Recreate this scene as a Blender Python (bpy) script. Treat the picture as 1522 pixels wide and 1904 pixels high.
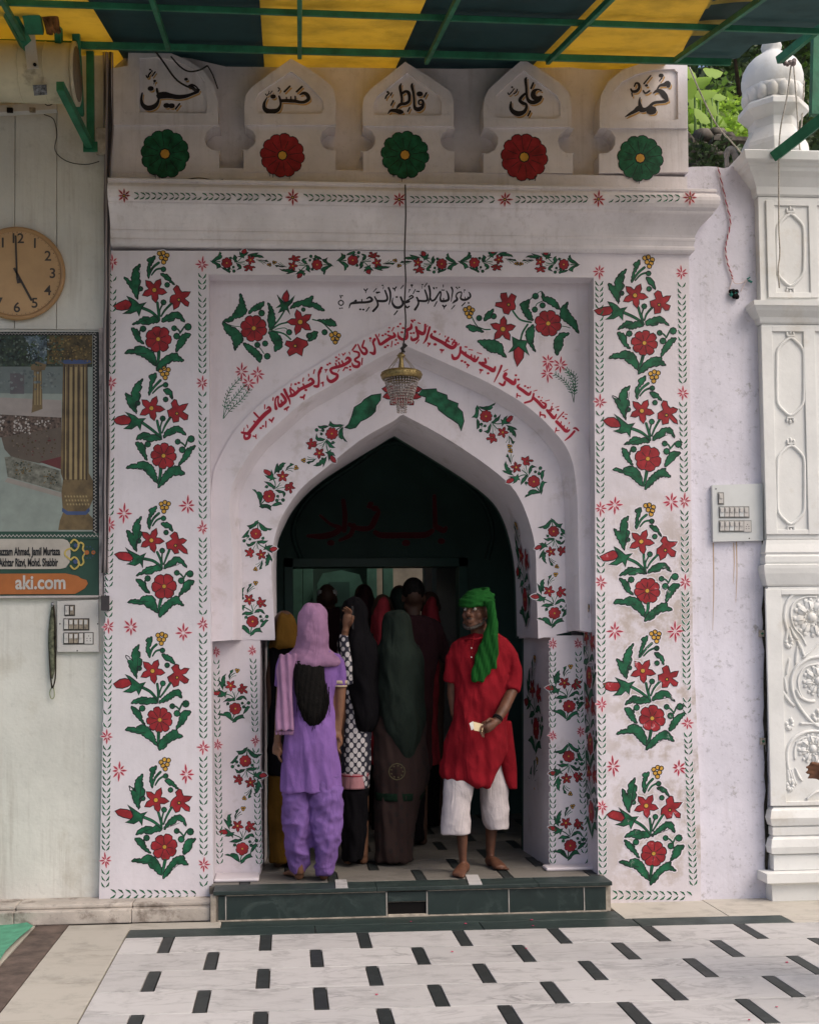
import bpy, bmesh, math, random
from mathutils import Vector, Matrix
from mathutils.geometry import tessellate_polygon
random.seed(7)
sc = bpy.context.scene
for _o in list(bpy.data.objects): bpy.data.objects.remove(_o)
col = sc.collection
R = math.radians

# ---------------------------------------------------------------- camera
FOC, CX, CY, HX, HY, ROLL, CAMH, DIST = 2200.0, 692.0, 1111.0, 530.0, 1210.0, 0.007, 1.5, 6.9
_Y = Vector((HX - CX, -(HY - CY), -FOC)).normalized()
_a = Vector((-ROLL, 1.0, 0.0)); _Z = (_a - _a.dot(_Y) * _Y).normalized(); _X = _Y.cross(_Z)
CAMM = Matrix((_X, _Y, _Z))
CAMP = Vector((0.0, -DIST, CAMH))
cd = bpy.data.cameras.new('camera'); cam = bpy.data.objects.new('camera', cd); col.objects.link(cam)
cd.sensor_fit = 'VERTICAL'; cd.sensor_height = 24.0; cd.lens = 24.0 * FOC / 1904.0
cd.shift_x = (761.0 - CX) / 1904.0; cd.shift_y = (CY - 952.0) / 1904.0
cd.clip_start = 0.05; cd.clip_end = 2000.0
m4 = CAMM.to_4x4(); m4.translation = CAMP; cam.matrix_world = m4
sc.camera = cam

# ---------------------------------------------------------------- light
w = bpy.data.worlds.new('World'); sc.world = w; w.use_nodes = True
nt = w.node_tree; bg = nt.nodes['Background']
sky = nt.nodes.new('ShaderNodeTexSky'); sky.sky_type = 'NISHITA'; sky.sun_disc = False
sky.sun_elevation = R(50); sky.sun_rotation = R(128); sky.air_density = 1.0; sky.dust_density = 6.0; sky.ozone_density = 0.4
nt.links.new(sky.outputs[0], bg.inputs[0]); bg.inputs[1].default_value = 0.15
sl = bpy.data.lights.new('sun', 'SUN'); sl.energy = 1.0; sl.angle = R(50); sl.color = (1.0, 0.975, 0.94)
so = bpy.data.objects.new('sun', sl); col.objects.link(so)
# sky rotation 0 = +Y, turning clockwise seen from above
_az = R(128); _el = R(50)
sdir = Vector((math.sin(_az) * math.cos(_el), math.cos(_az) * math.cos(_el), math.sin(_el)))
so.rotation_euler = sdir.to_track_quat('Z', 'Y').to_euler(); so.location = (6, -8, 9)
sc.view_settings.view_transform = 'Standard'; sc.view_settings.look = 'None'
sc.view_settings.gamma = 1.0; sc.view_settings.use_curve_mapping = False
sc.view_settings.exposure = 0.22

# ---------------------------------------------------------------- helpers
def ray(x, y): return CAMM @ Vector((x - CX, -(y - CY), -FOC))
def P(x, y, Y=0.0):
    r = ray(x, y); return CAMP + r * ((Y - CAMP.y) / r.y)
def PZ(x, y, Z=0.0):
    r = ray(x, y); return CAMP + r * ((Z - CAMP.z) / r.z)
def PN(x, y, p0, n):
    r = ray(x, y); return CAMP + r * ((p0 - CAMP).dot(n) / r.dot(n))

def tag(o, label=None, cat=None, group=None, kind=None):
    if label: o['label'] = label
    if cat: o['category'] = cat
    if group: o['group'] = group
    if kind: o['kind'] = kind
    return o
def thing(name, loc, label, cat, group=None, kind=None):
    o = bpy.data.objects.new(name, None); col.objects.link(o); o.location = loc; o.empty_display_size = 0.1
    return tag(o, label, cat, group, kind)
def wloc(o):
    v = Vector((0, 0, 0))
    while o is not None: v += Vector(o.location); o = o.parent
    return v

class MB:
    """collects geometry in world coordinates, builds ONE object"""
    def __init__(s): s.v = []; s.f = []; s.m = []; s.mats = []; s.sm = []
    def mi(s, mat):
        if mat not in s.mats: s.mats.append(mat)
        return s.mats.index(mat)
    def add(s, vs, fs, mat, smooth=False):
        b = len(s.v); k = s.mi(mat); s.v += [Vector(p) for p in vs]
        for f in fs: s.f.append([b + i for i in f]); s.m.append(k); s.sm.append(smooth)
    def box(s, a, b, mat):
        x0, y0, z0 = a; x1, y1, z1 = b
        s.add([(x0,y0,z0),(x1,y0,z0),(x1,y1,z0),(x0,y1,z0),(x0,y0,z1),(x1,y0,z1),(x1,y1,z1),(x0,y1,z1)],
              [(0,3,2,1),(4,5,6,7),(0,1,5,4),(1,2,6,5),(2,3,7,6),(3,0,4,7)], mat)
    def bar(s, p, q, w, h, mat, up=Vector((0,0,1))):
        p = Vector(p); q = Vector(q); d = (q - p).normalized(); sx = d.cross(up)
        if sx.length < 1e-4: sx = Vector((1,0,0))
        sx.normalize(); uz = sx.cross(d).normalized(); vs = []
        for c in (p, q):
            for a, b in ((-1,-1),(1,-1),(1,1),(-1,1)): vs.append(c + sx * a * w/2 + uz * b * h/2)
        s.add(vs, [(0,1,2,3),(7,6,5,4),(0,4,5,1),(1,5,6,2),(2,6,7,3),(3,7,4,0)], mat)
    def tube(s, pts, r, mat, seg=8, cap=True, closed=False):
        pts = [Vector(p) for p in pts]; n = len(pts)
        if not hasattr(r, '__len__'): r = [r] * n
        vs = []; up = None
        for i, p in enumerate(pts):
            d = (pts[(i+1) % n if closed else min(i+1, n-1)] - pts[(i-1) % n if closed else max(i-1, 0)]).normalized()
            if up is None:
                up = Vector((0,0,1)) if abs(d.z) < .9 else Vector((0,1,0))
            sx = d.cross(up)
            if sx.length < 1e-5: sx = d.orthogonal()
            sx.normalize(); up = sx.cross(d).normalized()
            rr = r[i]; ra, rb = rr if hasattr(rr, '__len__') else (rr, rr)
            for k in range(seg):
                t = 2 * math.pi * k / seg; vs.append(p + sx * math.cos(t) * ra + up * math.sin(t) * rb)
        fs = []
        for i in range(n if closed else n - 1):
            j = (i + 1) % n
            for k in range(seg): fs.append((i*seg+k, i*seg+(k+1)%seg, j*seg+(k+1)%seg, j*seg+k))
        if cap and not closed: fs.append(tuple(range(seg-1,-1,-1))); fs.append(tuple((n-1)*seg+k for k in range(seg)))
        s.add(vs, fs, mat, True)
    def lathe(s, prof, c, mat, seg=24, ang=0.0, smooth=True, axis='Z', lob=None):
        c = Vector(c); vs = []
        for (r, h) in prof:
            for k in range(seg):
                t = 2 * math.pi * k / seg + ang
                rr = r * (lob(t) if lob else 1)
                if axis == 'Z': vs.append(c + Vector((rr*math.cos(t), rr*math.sin(t), h)))
                elif axis == 'Y': vs.append(c + Vector((rr*math.cos(t), h, rr*math.sin(t))))
                else: vs.append(c + Vector((h, rr*math.cos(t), rr*math.sin(t))))
        fs = []
        for i in range(len(prof)-1):
            for k in range(seg): fs.append((i*seg+k, i*seg+(k+1)%seg, (i+1)*seg+(k+1)%seg, (i+1)*seg+k))
        if prof[0][0] > 1e-6: fs.append(tuple(range(seg-1,-1,-1)))
        if prof[-1][0] > 1e-6: fs.append(tuple((len(prof)-1)*seg+k for k in range(seg)))
        s.add(vs, fs, mat, smooth)
    def ball(s, c, r, mat, seg=10, rings=7):
        c = Vector(c); rx, ry, rz = r if hasattr(r, '__len__') else (r, r, r)
        vs = [c + Vector((0,0,-rz))]
        for i in range(1, rings):
            a = math.pi * i / rings - math.pi/2
            for k in range(seg):
                t = 2*math.pi*k/seg; vs.append(c + Vector((rx*math.cos(a)*math.cos(t), ry*math.cos(a)*math.sin(t), rz*math.sin(a))))
        vs.append(c + Vector((0,0,rz))); fs = []
        for k in range(seg): fs.append((0, 1+(k+1)%seg, 1+k)); e = len(vs)-1; fs.append((e, e-seg+k, e-seg+(k+1)%seg))
        for i in range(rings-2):
            for k in range(seg): fs.append((1+i*seg+k, 1+i*seg+(k+1)%seg, 1+(i+1)*seg+(k+1)%seg, 1+(i+1)*seg+k))
        s.add(vs, fs, mat, True)
    def plate(s, pts, Yf, Yb, mat, holes=()):
        """outline given in photo pixels on the upright plane Yf, real thickness back to Yb"""
        loops = [[P(x, y, Yf) for x, y in l] for l in [pts] + list(holes)]
        flat = [p for l in loops for p in l]
        tri = tessellate_polygon([[Vector((p.x, p.z, 0)) for p in l] for l in loops])
        n = len(flat); vs = flat + [Vector((p.x, Yb, p.z)) for p in flat]
        fs = [tuple(t) for t in tri] + [tuple(i + n for i in reversed(t)) for t in tri]
        s.add(vs, fs, mat); b = 0
        for l in loops:
            k = len(l); s.add([p for p in l] + [Vector((p.x, Yb, p.z)) for p in l],
                              [(i, (i+1)%k, k+(i+1)%k, k+i) for i in range(k)], mat)
    def build(s, name, parent=None, kind=None, bevel=0.0):
        me = bpy.data.meshes.new(name); off = wloc(parent) if parent else Vector((0,0,0))
        me.from_pydata([tuple(p - off) for p in s.v], [], s.f)
        for m in s.mats: me.materials.append(m)
        me.polygons.foreach_set('material_index', s.m); me.polygons.foreach_set('use_smooth', s.sm)
        me.update()
        o = bpy.data.objects.new(name, me); col.objects.link(o)
        if parent: o.parent = parent
        if kind: o['kind'] = kind
        if bevel:
            b = o.modifiers.new('bevel', 'BEVEL'); b.width = bevel; b.segments = 2; b.limit_method = 'ANGLE'
        return o

def fuse(mb, name, mat, parent, voxel=0.012, smooth=4, disp=None):
    """voxel-remesh overlapping closed shapes into one continuous surface"""
    o = mb.build(name, parent)
    r = o.modifiers.new('r', 'REMESH'); r.mode = 'VOXEL'; r.voxel_size = voxel; r.use_smooth_shade = True
    sm = o.modifiers.new('s', 'SMOOTH'); sm.iterations = smooth; sm.factor = .5
    dg = bpy.context.evaluated_depsgraph_get(); me = bpy.data.meshes.new_from_object(o.evaluated_get(dg))
    o.modifiers.clear(); old = o.data; o.data = me; bpy.data.meshes.remove(old)
    me.materials.clear(); me.materials.append(mat)
    for p in me.polygons: p.use_smooth = True; p.material_index = 0
    if disp:
        off = wloc(parent) if parent else Vector((0,0,0)); nn = [v.normal.copy() for v in me.vertices]
        for v, n in zip(me.vertices, nn): v.co += n * disp(v.co + off, n)
        me.update()
    return o

def smoothline(pts, n=4, closed=False):
    """Catmull-Rom through tuples of any dimension"""
    out = []; N = len(pts); rng = N if closed else N - 1
    for i in range(rng):
        p = [pts[(i+k) % N] if closed else pts[min(max(i+k, 0), N-1)] for k in (-1, 0, 1, 2)]
        for j in range(n):
            t = j / n
            out.append(tuple(0.5*((2*p[1][d]) + (p[2][d]-p[0][d])*t + (2*p[0][d]-5*p[1][d]+4*p[2][d]-p[3][d])*t*t
                       + (3*p[1][d]-p[0][d]-3*p[2][d]+p[3][d])*t**3) for d in range(len(p[0]))))
    if not closed: out.append(tuple(pts[-1]))
    return out

# ---------------------------------------------------------------- materials
_mats = {}
def mat(name, c, rough=.8, var=.06, scale=6.0, bump=.0, bscale=40.0, metal=0.0, spec=.3, streak=0.0, stain=None,
        stain_c=(.30,.24,.17), stain_amt=.5, stain_scale=3.0, stain_lo=.52, grime=0.0, sheen=0.0, zr=None):
    """principled paint with clouded colour, optional rain streaks / stain patches / fine relief; all in world space"""
    if name in _mats: return _mats[name]
    m = bpy.data.materials.new(name); m.use_nodes = True; t = m.node_tree; N = t.nodes; L = t.links
    b = N['Principled BSDF']; b.inputs['Roughness'].default_value = rough; b.inputs['Metallic'].default_value = metal
    b.inputs['Specular IOR Level'].default_value = spec
    if sheen: b.inputs['Sheen Weight'].default_value = sheen
    g = N.new('ShaderNodeNewGeometry')
    def noise(sc_, det=4, ro=.6, stretch=None):
        n = N.new('ShaderNodeTexNoise'); n.inputs['Scale'].default_value = sc_; n.inputs['Detail'].default_value = det
        n.inputs['Roughness'].default_value = ro
        if stretch:
            mp = N.new('ShaderNodeMapping'); mp.inputs['Scale'].default_value = stretch
            L.new(g.outputs['Position'], mp.inputs[0]); L.new(mp.outputs[0], n.inputs['Vector'])
        else: L.new(g.outputs['Position'], n.inputs['Vector'])
        return n
    def ramp(src, lo, hi, a=(0,0,0,1), bb=(1,1,1,1)):
        r = N.new('ShaderNodeValToRGB'); r.color_ramp.elements[0].position = lo; r.color_ramp.elements[1].position = hi
        r.color_ramp.elements[0].color = a; r.color_ramp.elements[1].color = bb; L.new(src, r.inputs[0]); return r
    def mix(fac, a, bb):
        x = N.new('ShaderNodeMix'); x.data_type = 'RGBA'
        if hasattr(fac, 'links'): L.new(fac, x.inputs[0])
        else: x.inputs[0].default_value = fac
        for k, v in ((6, a), (7, bb)):
            if hasattr(v, 'links'): L.new(v, x.inputs[k])
            else: x.inputs[k].default_value = (*v, 1) if len(v) == 3 else v
        return x.outputs[2]
    def mul(a, bb):
        x = N.new('ShaderNodeMath'); x.operation = 'MULTIPLY'
        for k, v in enumerate((a, bb)):
            if hasattr(v, 'links'): L.new(v, x.inputs[k])
            else: x.inputs[k].default_value = v
        return x.outputs[0]
    n1 = noise(scale); lo = tuple(max(0, v*(1-var*2.2)) for v in c); hi = tuple(min(1, v*(1+var)) for v in c)
    cur = mix(ramp(n1.outputs[0], .3, .7).outputs[0], lo, hi)
    if grime:
        n2 = noise(scale*9, 6, .75); cur = mix(mul(ramp(n2.outputs[0], .56, .74).outputs[0], grime), cur, tuple(v*.35 for v in c))
    if streak:
        n3 = noise(1.0, 5, .7, (26, 26, 1.3)); n4 = noise(1.6, 3)
        cur = mix(mul(mul(ramp(n3.outputs[0], .5, .72).outputs[0], ramp(n4.outputs[0], .38, .62).outputs[0]), streak), cur, (.22,.165,.12))
    if stain:
        n5 = noise(stain_scale, 7, .68); f = ramp(n5.outputs[0], stain_lo, stain_lo+.1).outputs[0]
        if zr:   # keep to a band of height (x0,x1,z0,z1)
            sx = N.new('ShaderNodeSeparateXYZ'); L.new(g.outputs['Position'], sx.inputs[0])
            def band(out, a, bb, e):
                r1 = N.new('ShaderNodeMapRange'); r1.inputs[1].default_value = a-e; r1.inputs[2].default_value = a+e; L.new(out, r1.inputs[0])
                r2 = N.new('ShaderNodeMapRange'); r2.inputs[1].default_value = bb+e; r2.inputs[2].default_value = bb-e; L.new(out, r2.inputs[0])
                return mul(r1.outputs[0], r2.outputs[0])
            f = mul(f, mul(band(sx.outputs[0], zr[0], zr[1], .12), band(sx.outputs[2], zr[2], zr[3], .25)))
        cur = mix(mul(f, stain_amt), cur, stain_c)
    L.new(cur, b.inputs['Base Color'])
    if bump:
        nb = noise(bscale, 6, .65); nb2 = noise(bscale*.12, 3)
        ad = N.new('ShaderNodeMath'); ad.operation = 'MULTIPLY_ADD'; L.new(nb2.outputs[0], ad.inputs[0]); ad.inputs[1].default_value = 3.0
        L.new(nb.outputs[0], ad.inputs[2])
        bn = N.new('ShaderNodeBump'); bn.inputs['Strength'].default_value = min(1, bump); bn.inputs['Distance'].default_value = .004 if bump <= 1 else .02
        L.new(ad.outputs[0], bn.inputs['Height']); L.new(bn.outputs[0], b.inputs['Normal'])
    m['b'] = 1; _mats[name] = m; return m

LAV = (.70, .645, .685)
M_wall = mat('lavender_whitewash', LAV, .85, .05, 3, .22, 60, streak=.12, stain=1, stain_c=(.42,.36,.33), stain_amt=.4, stain_scale=5, stain_lo=.56, grime=.12)
M_wallR = mat('whitewash_peeling', (.70,.655,.70), .85, .05, 3, .28, 50, streak=.1, stain=1, stain_c=(.42,.35,.30), stain_amt=.75, stain_scale=4.5, stain_lo=.47, grime=.2, zr=(1.9,3.2,.0,2.3))
M_parapet = mat('weathered_whitewash', (.76,.72,.745), .9, .08, 3, .3, 45, streak=.28, stain=1, stain_c=(.5,.44,.4), stain_amt=.2, stain_scale=2.5, stain_lo=.54, grime=.3)
M_right = mat('pale_lime_plaster', (.70,.68,.76), .88, .05, 2.5, .5, 40, streak=.15, stain=1, stain_c=(.26,.24,.21), stain_amt=.65, stain_scale=15, stain_lo=.605, grime=.65)
M_left = mat('cream_painted_wall', (.68,.67,.62), .8, .07, 2, .5, 50, streak=.3, stain=1, stain_c=(.48,.44,.36), stain_amt=.4, stain_scale=2.2, stain_lo=.58, grime=.25)
M_ledge = mat('dirty_marble_ledge', (.50,.45,.40), .75, .15, 5, .8, 30, stain=1, stain_c=(.12,.09,.07), stain_amt=.7, stain_scale=6, stain_lo=.55, grime=.6)
WORN = dict(stain=1, stain_c=LAV, stain_amt=.75, stain_scale=16, stain_lo=.60, zr=(1.9,3.2,.0,2.2))
P_red = mat('paint_red', (.33,.022,.030), .6, .22, 16, .3, 60, grime=.35, **WORN)
P_green = mat('paint_green', (.012,.12,.055), .6, .32, 18, .3, 60, grime=.3, **WORN)
P_black = mat('paint_dark_outline', (.012,.014,.018), .6, .1, **WORN)
P_gold = mat('paint_yellow', (.62,.34,.055), .6, .12, 12, .2, 60)
P_halo = mat('paint_white_halo', (.72,.67,.71), .8, .04, 8, .3, 60)
P_ink = mat('paint_ink', (.020,.017,.020), .6, .1)
P_ochre = mat('paint_ochre', (.56,.34,.12), .65, .12)
P_lred = mat('paint_letter_red', (.36,.012,.035), .6, .12, 9)
P_star = mat('paint_star_red', (.40,.035,.07), .6, .12, 9)
P_pink = mat('paint_pink_halo', (.75,.55,.58), .8, .04)

def veined(name, c, vein, rough=.25, vs=2.0, amt=.5, dirt=0.25, bump=.05):
    m = bpy.data.materials.new(name); m.use_nodes = True; t = m.node_tree; N = t.nodes; L = t.links; b = N['Principled BSDF']
    b.inputs['Roughness'].default_value = rough; b.inputs['Specular IOR Level'].default_value = .4
    oi = N.new('ShaderNodeObjectInfo'); g = N.new('ShaderNodeNewGeometry')
    va = N.new('ShaderNodeVectorMath'); va.operation = 'MULTIPLY_ADD'; cx = N.new('ShaderNodeCombineXYZ')
    mm = N.new('ShaderNodeMath'); mm.operation = 'MULTIPLY'; mm.inputs[1].default_value = 37.0; L.new(oi.outputs['Random'], mm.inputs[0])
    for k in range(3): L.new(mm.outputs[0], cx.inputs[k])
    va.inputs[1].default_value = (1, 2.6, 1); L.new(g.outputs['Position'], va.inputs[0]); L.new(cx.outputs[0], va.inputs[2])
    n = N.new('ShaderNodeTexNoise'); n.inputs['Scale'].default_value = vs; n.inputs['Detail'].default_value = 8; n.inputs['Roughness'].default_value = .6; n.inputs['Distortion'].default_value = 1.6
    L.new(va.outputs[0], n.inputs['Vector'])
    r = N.new('ShaderNodeValToRGB'); e = r.color_ramp.elements; e[0].position = .46; e[0].color = (0,0,0,1); e[1].position = .5; e[1].color = (1,1,1,1)
    e2 = r.color_ramp.elements.new(.56); e2.color = (0,0,0,1); L.new(n.outputs[0], r.inputs[0])
    n2 = N.new('ShaderNodeTexNoise'); n2.inputs['Scale'].default_value = vs*1.2; n2.inputs['Detail'].default_value = 5; L.new(va.outputs[0], n2.inputs['Vector'])
    r2 = N.new('ShaderNodeValToRGB'); r2.color_ramp.elements[0].position = .4; r2.color_ramp.elements[1].position = .7; L.new(n2.outputs[0], r2.inputs[0])
    f = N.new('ShaderNodeMath'); f.operation = 'MULTIPLY'; L.new(r.outputs[0], f.inputs[0]); L.new(r2.outputs[0], f.inputs[1])
    f2 = N.new('ShaderNodeMath'); f2.operation = 'MULTIPLY'; f2.inputs[1].default_value = amt; L.new(f.outputs[0], f2.inputs[0])
    x0 = N.new('ShaderNodeMix'); x0.data_type = 'RGBA'; L.new(oi.outputs['Random'], x0.inputs[0])
    x0.inputs[6].default_value = (*[v*.90 for v in c], 1); x0.inputs[7].default_value = (*[min(1, v*1.06) for v in c], 1)
    x = N.new('ShaderNodeMix'); x.data_type = 'RGBA'; L.new(f2.outputs[0], x.inputs[0]); L.new(x0.outputs[2], x.inputs[6]); x.inputs[7].default_value = (*vein, 1)
    n3 = N.new('ShaderNodeTexNoise'); n3.inputs['Scale'].default_value = 5; n3.inputs['Detail'].default_value = 8; n3.inputs['Roughness'].default_value = .7; L.new(g.outputs['Position'], n3.inputs['Vector'])
    r3 = N.new('ShaderNodeValToRGB'); r3.color_ramp.elements[0].position = .52; r3.color_ramp.elements[1].position = .68; L.new(n3.outputs[0], r3.inputs[0])
    f3 = N.new('ShaderNodeMath'); f3.operation = 'MULTIPLY'; f3.inputs[1].default_value = dirt; L.new(r3.outputs[0], f3.inputs[0])
    y = N.new('ShaderNodeMix'); y.data_type = 'RGBA'; L.new(f3.outputs[0], y.inputs[0]); L.new(x.outputs[2], y.inputs[6]); y.inputs[7].default_value = (*[v*.5 for v in c], 1)
    L.new(y.outputs[2], b.inputs['Base Color'])
    rr = N.new('ShaderNodeMapRange'); rr.inputs[3].default_value = rough*.8; rr.inputs[4].default_value = rough*1.9; L.new(n3.outputs[0], rr.inputs[0]); L.new(rr.outputs[0], b.inputs['Roughness'])
    bn = N.new('ShaderNodeBump'); bn.inputs['Strength'].default_value = bump; L.new(n3.outputs[0], bn.inputs['Height']); L.new(bn.outputs[0], b.inputs['Normal'])
    _mats[name] = m; return m
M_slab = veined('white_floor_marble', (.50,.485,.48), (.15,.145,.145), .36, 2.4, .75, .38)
M_slab2 = veined('cream_worn_marble', (.45,.42,.37), (.27,.24,.2), .5, 1.4, .6, .55)
M_dark = veined('dark_green_marble', (.022,.036,.034), (.09,.12,.11), .35, 3.5, .5, .5)
M_black = veined('green_black_inlay', (.020,.025,.025), (.07,.08,.08), .38, 5, .5, .4)
M_slab3 = veined('shaded_hall_marble', (.19,.175,.155), (.10,.09,.08), .4, 1.6, .6, .5)  # floor marble darkened, the hall's shade is put into its colour
M_grout = mat('floor_grout', (.13,.115,.10), .95, .2, 20)
M_mortar = mat('mortar', (.42,.37,.31), .95, .2, 20, .6, 60)
M_marb = mat('carved_white_marble', (.74,.745,.73), .5, .05, 3, .3, 30, stain=1, stain_c=(.50,.45,.36), stain_amt=.4, stain_scale=2.2, stain_lo=.55, grime=.15)
M_steel = mat('green_painted_steel', (.028,.185,.10), .5, .2, 8, .3, 60, grime=.5)
# ---------------------------------------------------------------- hand painting (flat paint lying on the walls)
class Paint:
    def __init__(s, fn, halo=P_halo, outline=P_black, ow=1.6, hw=3.2):
        s.fn = fn; s.mb = MB(); s.k = 0; s.halo = halo; s.out = outline; s.ow = ow; s.hw = hw
    def lift(s, layer):
        s.k = (s.k + 1) % 30; return (.0004, .0010, .0016)[layer] + s.k * .000012
    def fill(s, pts, m, layer=1):
        if len(pts) < 3: return
        l = s.lift(layer); tri = tessellate_polygon([[Vector((x, y, 0)) for x, y in pts]])
        s.mb.add([s.fn(x, y, l) for x, y in pts], [tuple(t) for t in tri], m)
    def ribbon(s, pts, wd, m, layer, closed=False, cap=False):
        n = len(pts)
        if n < 2: return
        ws = wd if hasattr(wd, '__len__') else [wd]*n; l = s.lift(layer); vs = []; nrm = []
        for i in range(n):
            a = pts[(i-1) % n] if (closed or i > 0) else pts[i]; b = pts[(i+1) % n] if (closed or i < n-1) else pts[i]
            dx, dy = b[0]-a[0], b[1]-a[1]; d = math.hypot(dx, dy) or 1; nrm.append((-dy/d, dx/d))
        for i, (p, q) in enumerate(zip(pts, nrm)):
            h = ws[i]/2; ll = l + i*.000004
            vs.append(s.fn(p[0]+q[0]*h, p[1]+q[1]*h, ll)); vs.append(s.fn(p[0]-q[0]*h, p[1]-q[1]*h, ll))
        fs = [(2*i, 2*i+1, (2*((i+1) % n))+1, 2*((i+1) % n)) for i in range(n if closed else n-1)]
        s.mb.add(vs, fs, m)
        if cap:
            for i, ll in ((0, l-.00001), (n-1, l + (n+3)*.000004)):
                r = ws[i]/2; c = pts[i]
                if r > .25: s.mb.add([s.fn(c[0]+r*math.cos(t*math.pi/4), c[1]+r*math.sin(t*math.pi/4), ll) for t in range(8)], [tuple(range(8))], m)
    def shape(s, pts, m, outline=True, sub=2):
        q = smoothline(pts, sub, True) if sub > 1 else list(pts)
        s.ribbon(q, s.hw*2, s.halo, 0, True); s.fill(q, m, 1)
        if outline: s.ribbon(q, s.ow, s.out, 2, True)
    def stroke(s, pts, m, halo=True, sub=4, hm=None, hw=None, outline=False):
        """pts = (x, y, width)"""
        q = smoothline(pts, sub) if len(pts) > 2 else list(pts); xy = [(a[0], a[1]) for a in q]; ws = [max(.4, a[2]) for a in q]
        if halo: s.ribbon(xy, [v + (hw or s.hw)*1.5 for v in ws], hm or s.halo, 0, cap=True)
        if outline: s.ribbon(xy, [v + s.ow for v in ws], s.out, 1, cap=True); s.ribbon(xy, ws, m, 2, cap=True)
        else: s.ribbon(xy, ws, m, 1, cap=True)
    def dot(s, x, y, r, m, n=8, halo=True, outline=True, sq=False):
        pts = [(x + r*math.cos(2*math.pi*k/n), y + r*math.sin(2*math.pi*k/n)) for k in range(n)]
        if halo: s.ribbon(pts, s.hw*1.6, s.halo, 0, True)
        s.fill(pts, m, 1)
        if outline: s.ribbon(pts, s.ow, s.out, 2, True)
    def flower(s, x, y, r, m, n=8, deep=.86, eye=.2, ang=0.0, lines=True, point=False, jit=.04):
        q = []
        for i in range(n):
            a0 = ang + 2*math.pi*i/n; st = 2*math.pi/n; j = 1 + random.uniform(-jit, jit)
            if point: q += [(a0 - st/2, deep), (a0 - st*.27, deep + (1-deep)*.48), (a0, 1.0*j), (a0 + st*.27, deep + (1-deep)*.48)]
            else: q += [(a0 - st/2, deep), (a0 - st*.3, .97*j), (a0, 1.0*j), (a0 + st*.3, .97*j)]
        pts = [(x + r*k*math.cos(a), y + r*k*math.sin(a)) for a, k in q]
        s.ribbon(pts, s.hw*2, s.halo, 0, True); s.fill(pts, m, 1); s.ribbon(pts, s.ow, s.out, 2, True)
        if lines:
            for i in range(n):
                a = ang + 2*math.pi*(i+.5)/n; k0, k1 = eye*1.3, deep*random.uniform(.75, 1)
                s.ribbon([(x+r*k0*math.cos(a), y+r*k0*math.sin(a)), (x+r*k1*math.cos(a), y+r*k1*math.sin(a))], s.ow*.7, s.out, 2)
        e = [(x + r*eye*math.cos(t*.785), y + r*eye*math.sin(t*.785)) for t in range(8)]; k = s.k
        l = .0024; s.mb.add([s.fn(a, b, l) for a, b in e], [tuple(range(8))], s.out)
        s.mb.add([s.fn(x+(a-x)*.78, y+(b-y)*.78, l+.0003) for a, b in e], [tuple(range(8))], P_gold); s.k = k
    def build(s, name, parent): return s.mb.build(name, parent) if s.mb.v else None

def plane(Y): return lambda x, y, l: P(x, y, Y - l)

# bouquet traced once, in its own units around the big flower's centre
def parse(t, ox, oy, sc_):
    return [((float(a)-ox)/sc_, (float(b)-oy)/sc_) for a, b in (q.split(',') for q in t.split())]
BO = lambda t: parse(t, 1135, 960, 3.805)
BQ_LEAVES = [BO(t) for t in (
 '1000,438 985,480 998,500 985,530 1000,560 985,590 968,610 965,680 925,620 900,560 890,525 915,545 938,560 935,520 955,470',
 '942,858 975,830 1020,805 1060,815 1100,810 1128,845 1080,850 1040,862 1000,850',
 '1140,835 1160,800 1190,775 1230,755 1270,760 1290,790 1302,828 1275,805 1240,790 1215,815 1180,820',
 '942,878 985,895 1005,930 1010,960 1030,1003 990,970 955,920',
 '1250,1035 1265,980 1290,930 1325,910 1362,918 1335,945 1310,985 1285,1010',
 '885,1050 920,1030 960,1035 975,1015 1015,1010 1060,1035 1085,1070 1100,1110 1100,1150 1050,1110 1020,1090 1000,1070 960,1060',
 '1108,1180 1120,1130 1150,1090 1190,1055 1235,1040 1258,1040 1262,1065 1295,1100 1250,1095 1215,1100 1180,1120 1160,1150',
 '1145,495 1190,500 1215,530 1227,570 1200,540 1165,525',
 '1050,405 1100,382 1090,420 1065,460 1052,540 1045,480 1060,430')]
BQ_BUD = BO('800,708 840,690 885,685 925,700 930,730 905,750 860,755 825,740')
BQ_CALYX = BO('885,655 920,675 955,695 980,715 1030,705 1000,740 985,800 968,765 930,785 872,780 915,755 930,725 910,690')
BQ_SIDE = BO('1240,570 1258,578 1265,605 1275,618 1300,612 1335,612 1312,645 1290,660 1330,690 1325,720 1300,718 1270,690 1260,725 1225,735 1215,700 1190,690 1187,650 1205,640 1225,625 1212,595')
BQ_STEMS = [[(*p, wd/3.805) for p, wd in zip(BO(t), ws)] for t, ws in (
 ('1000,740 1060,770 1100,800 1125,822', (12,12,10,8)), ('1108,712 1120,770 1128,830', (10,9,6)), ('1203,695 1165,750 1140,800', (9,7,4)),
 ('1148,705 1130,760 1132,800', (5,4,3)), ('1125,1050 1118,1100 1105,1150', (14,12,8)), ('1055,530 1085,470 1125,430', (5,9,10)),
 ('1078,520 1110,480 1152,462', (4,6,7)), ('1305,860 1290,890 1280,905', (4,5,3)), ('1240,865 1265,880 1285,905', (4,5,3)), ('990,600 965,640 965,680', (5,4,3)), ('1032,890 1002,900 1005,925', (6,5,4)))]
BQ_DOTS = [(*p, r/3.805) for p, r in zip(BO('985,608 1022,890 1262,925 1235,868 1330,862 1148,700 1178,570 1160,466'), (15,19,20,17,22,17,16,16))]
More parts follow.
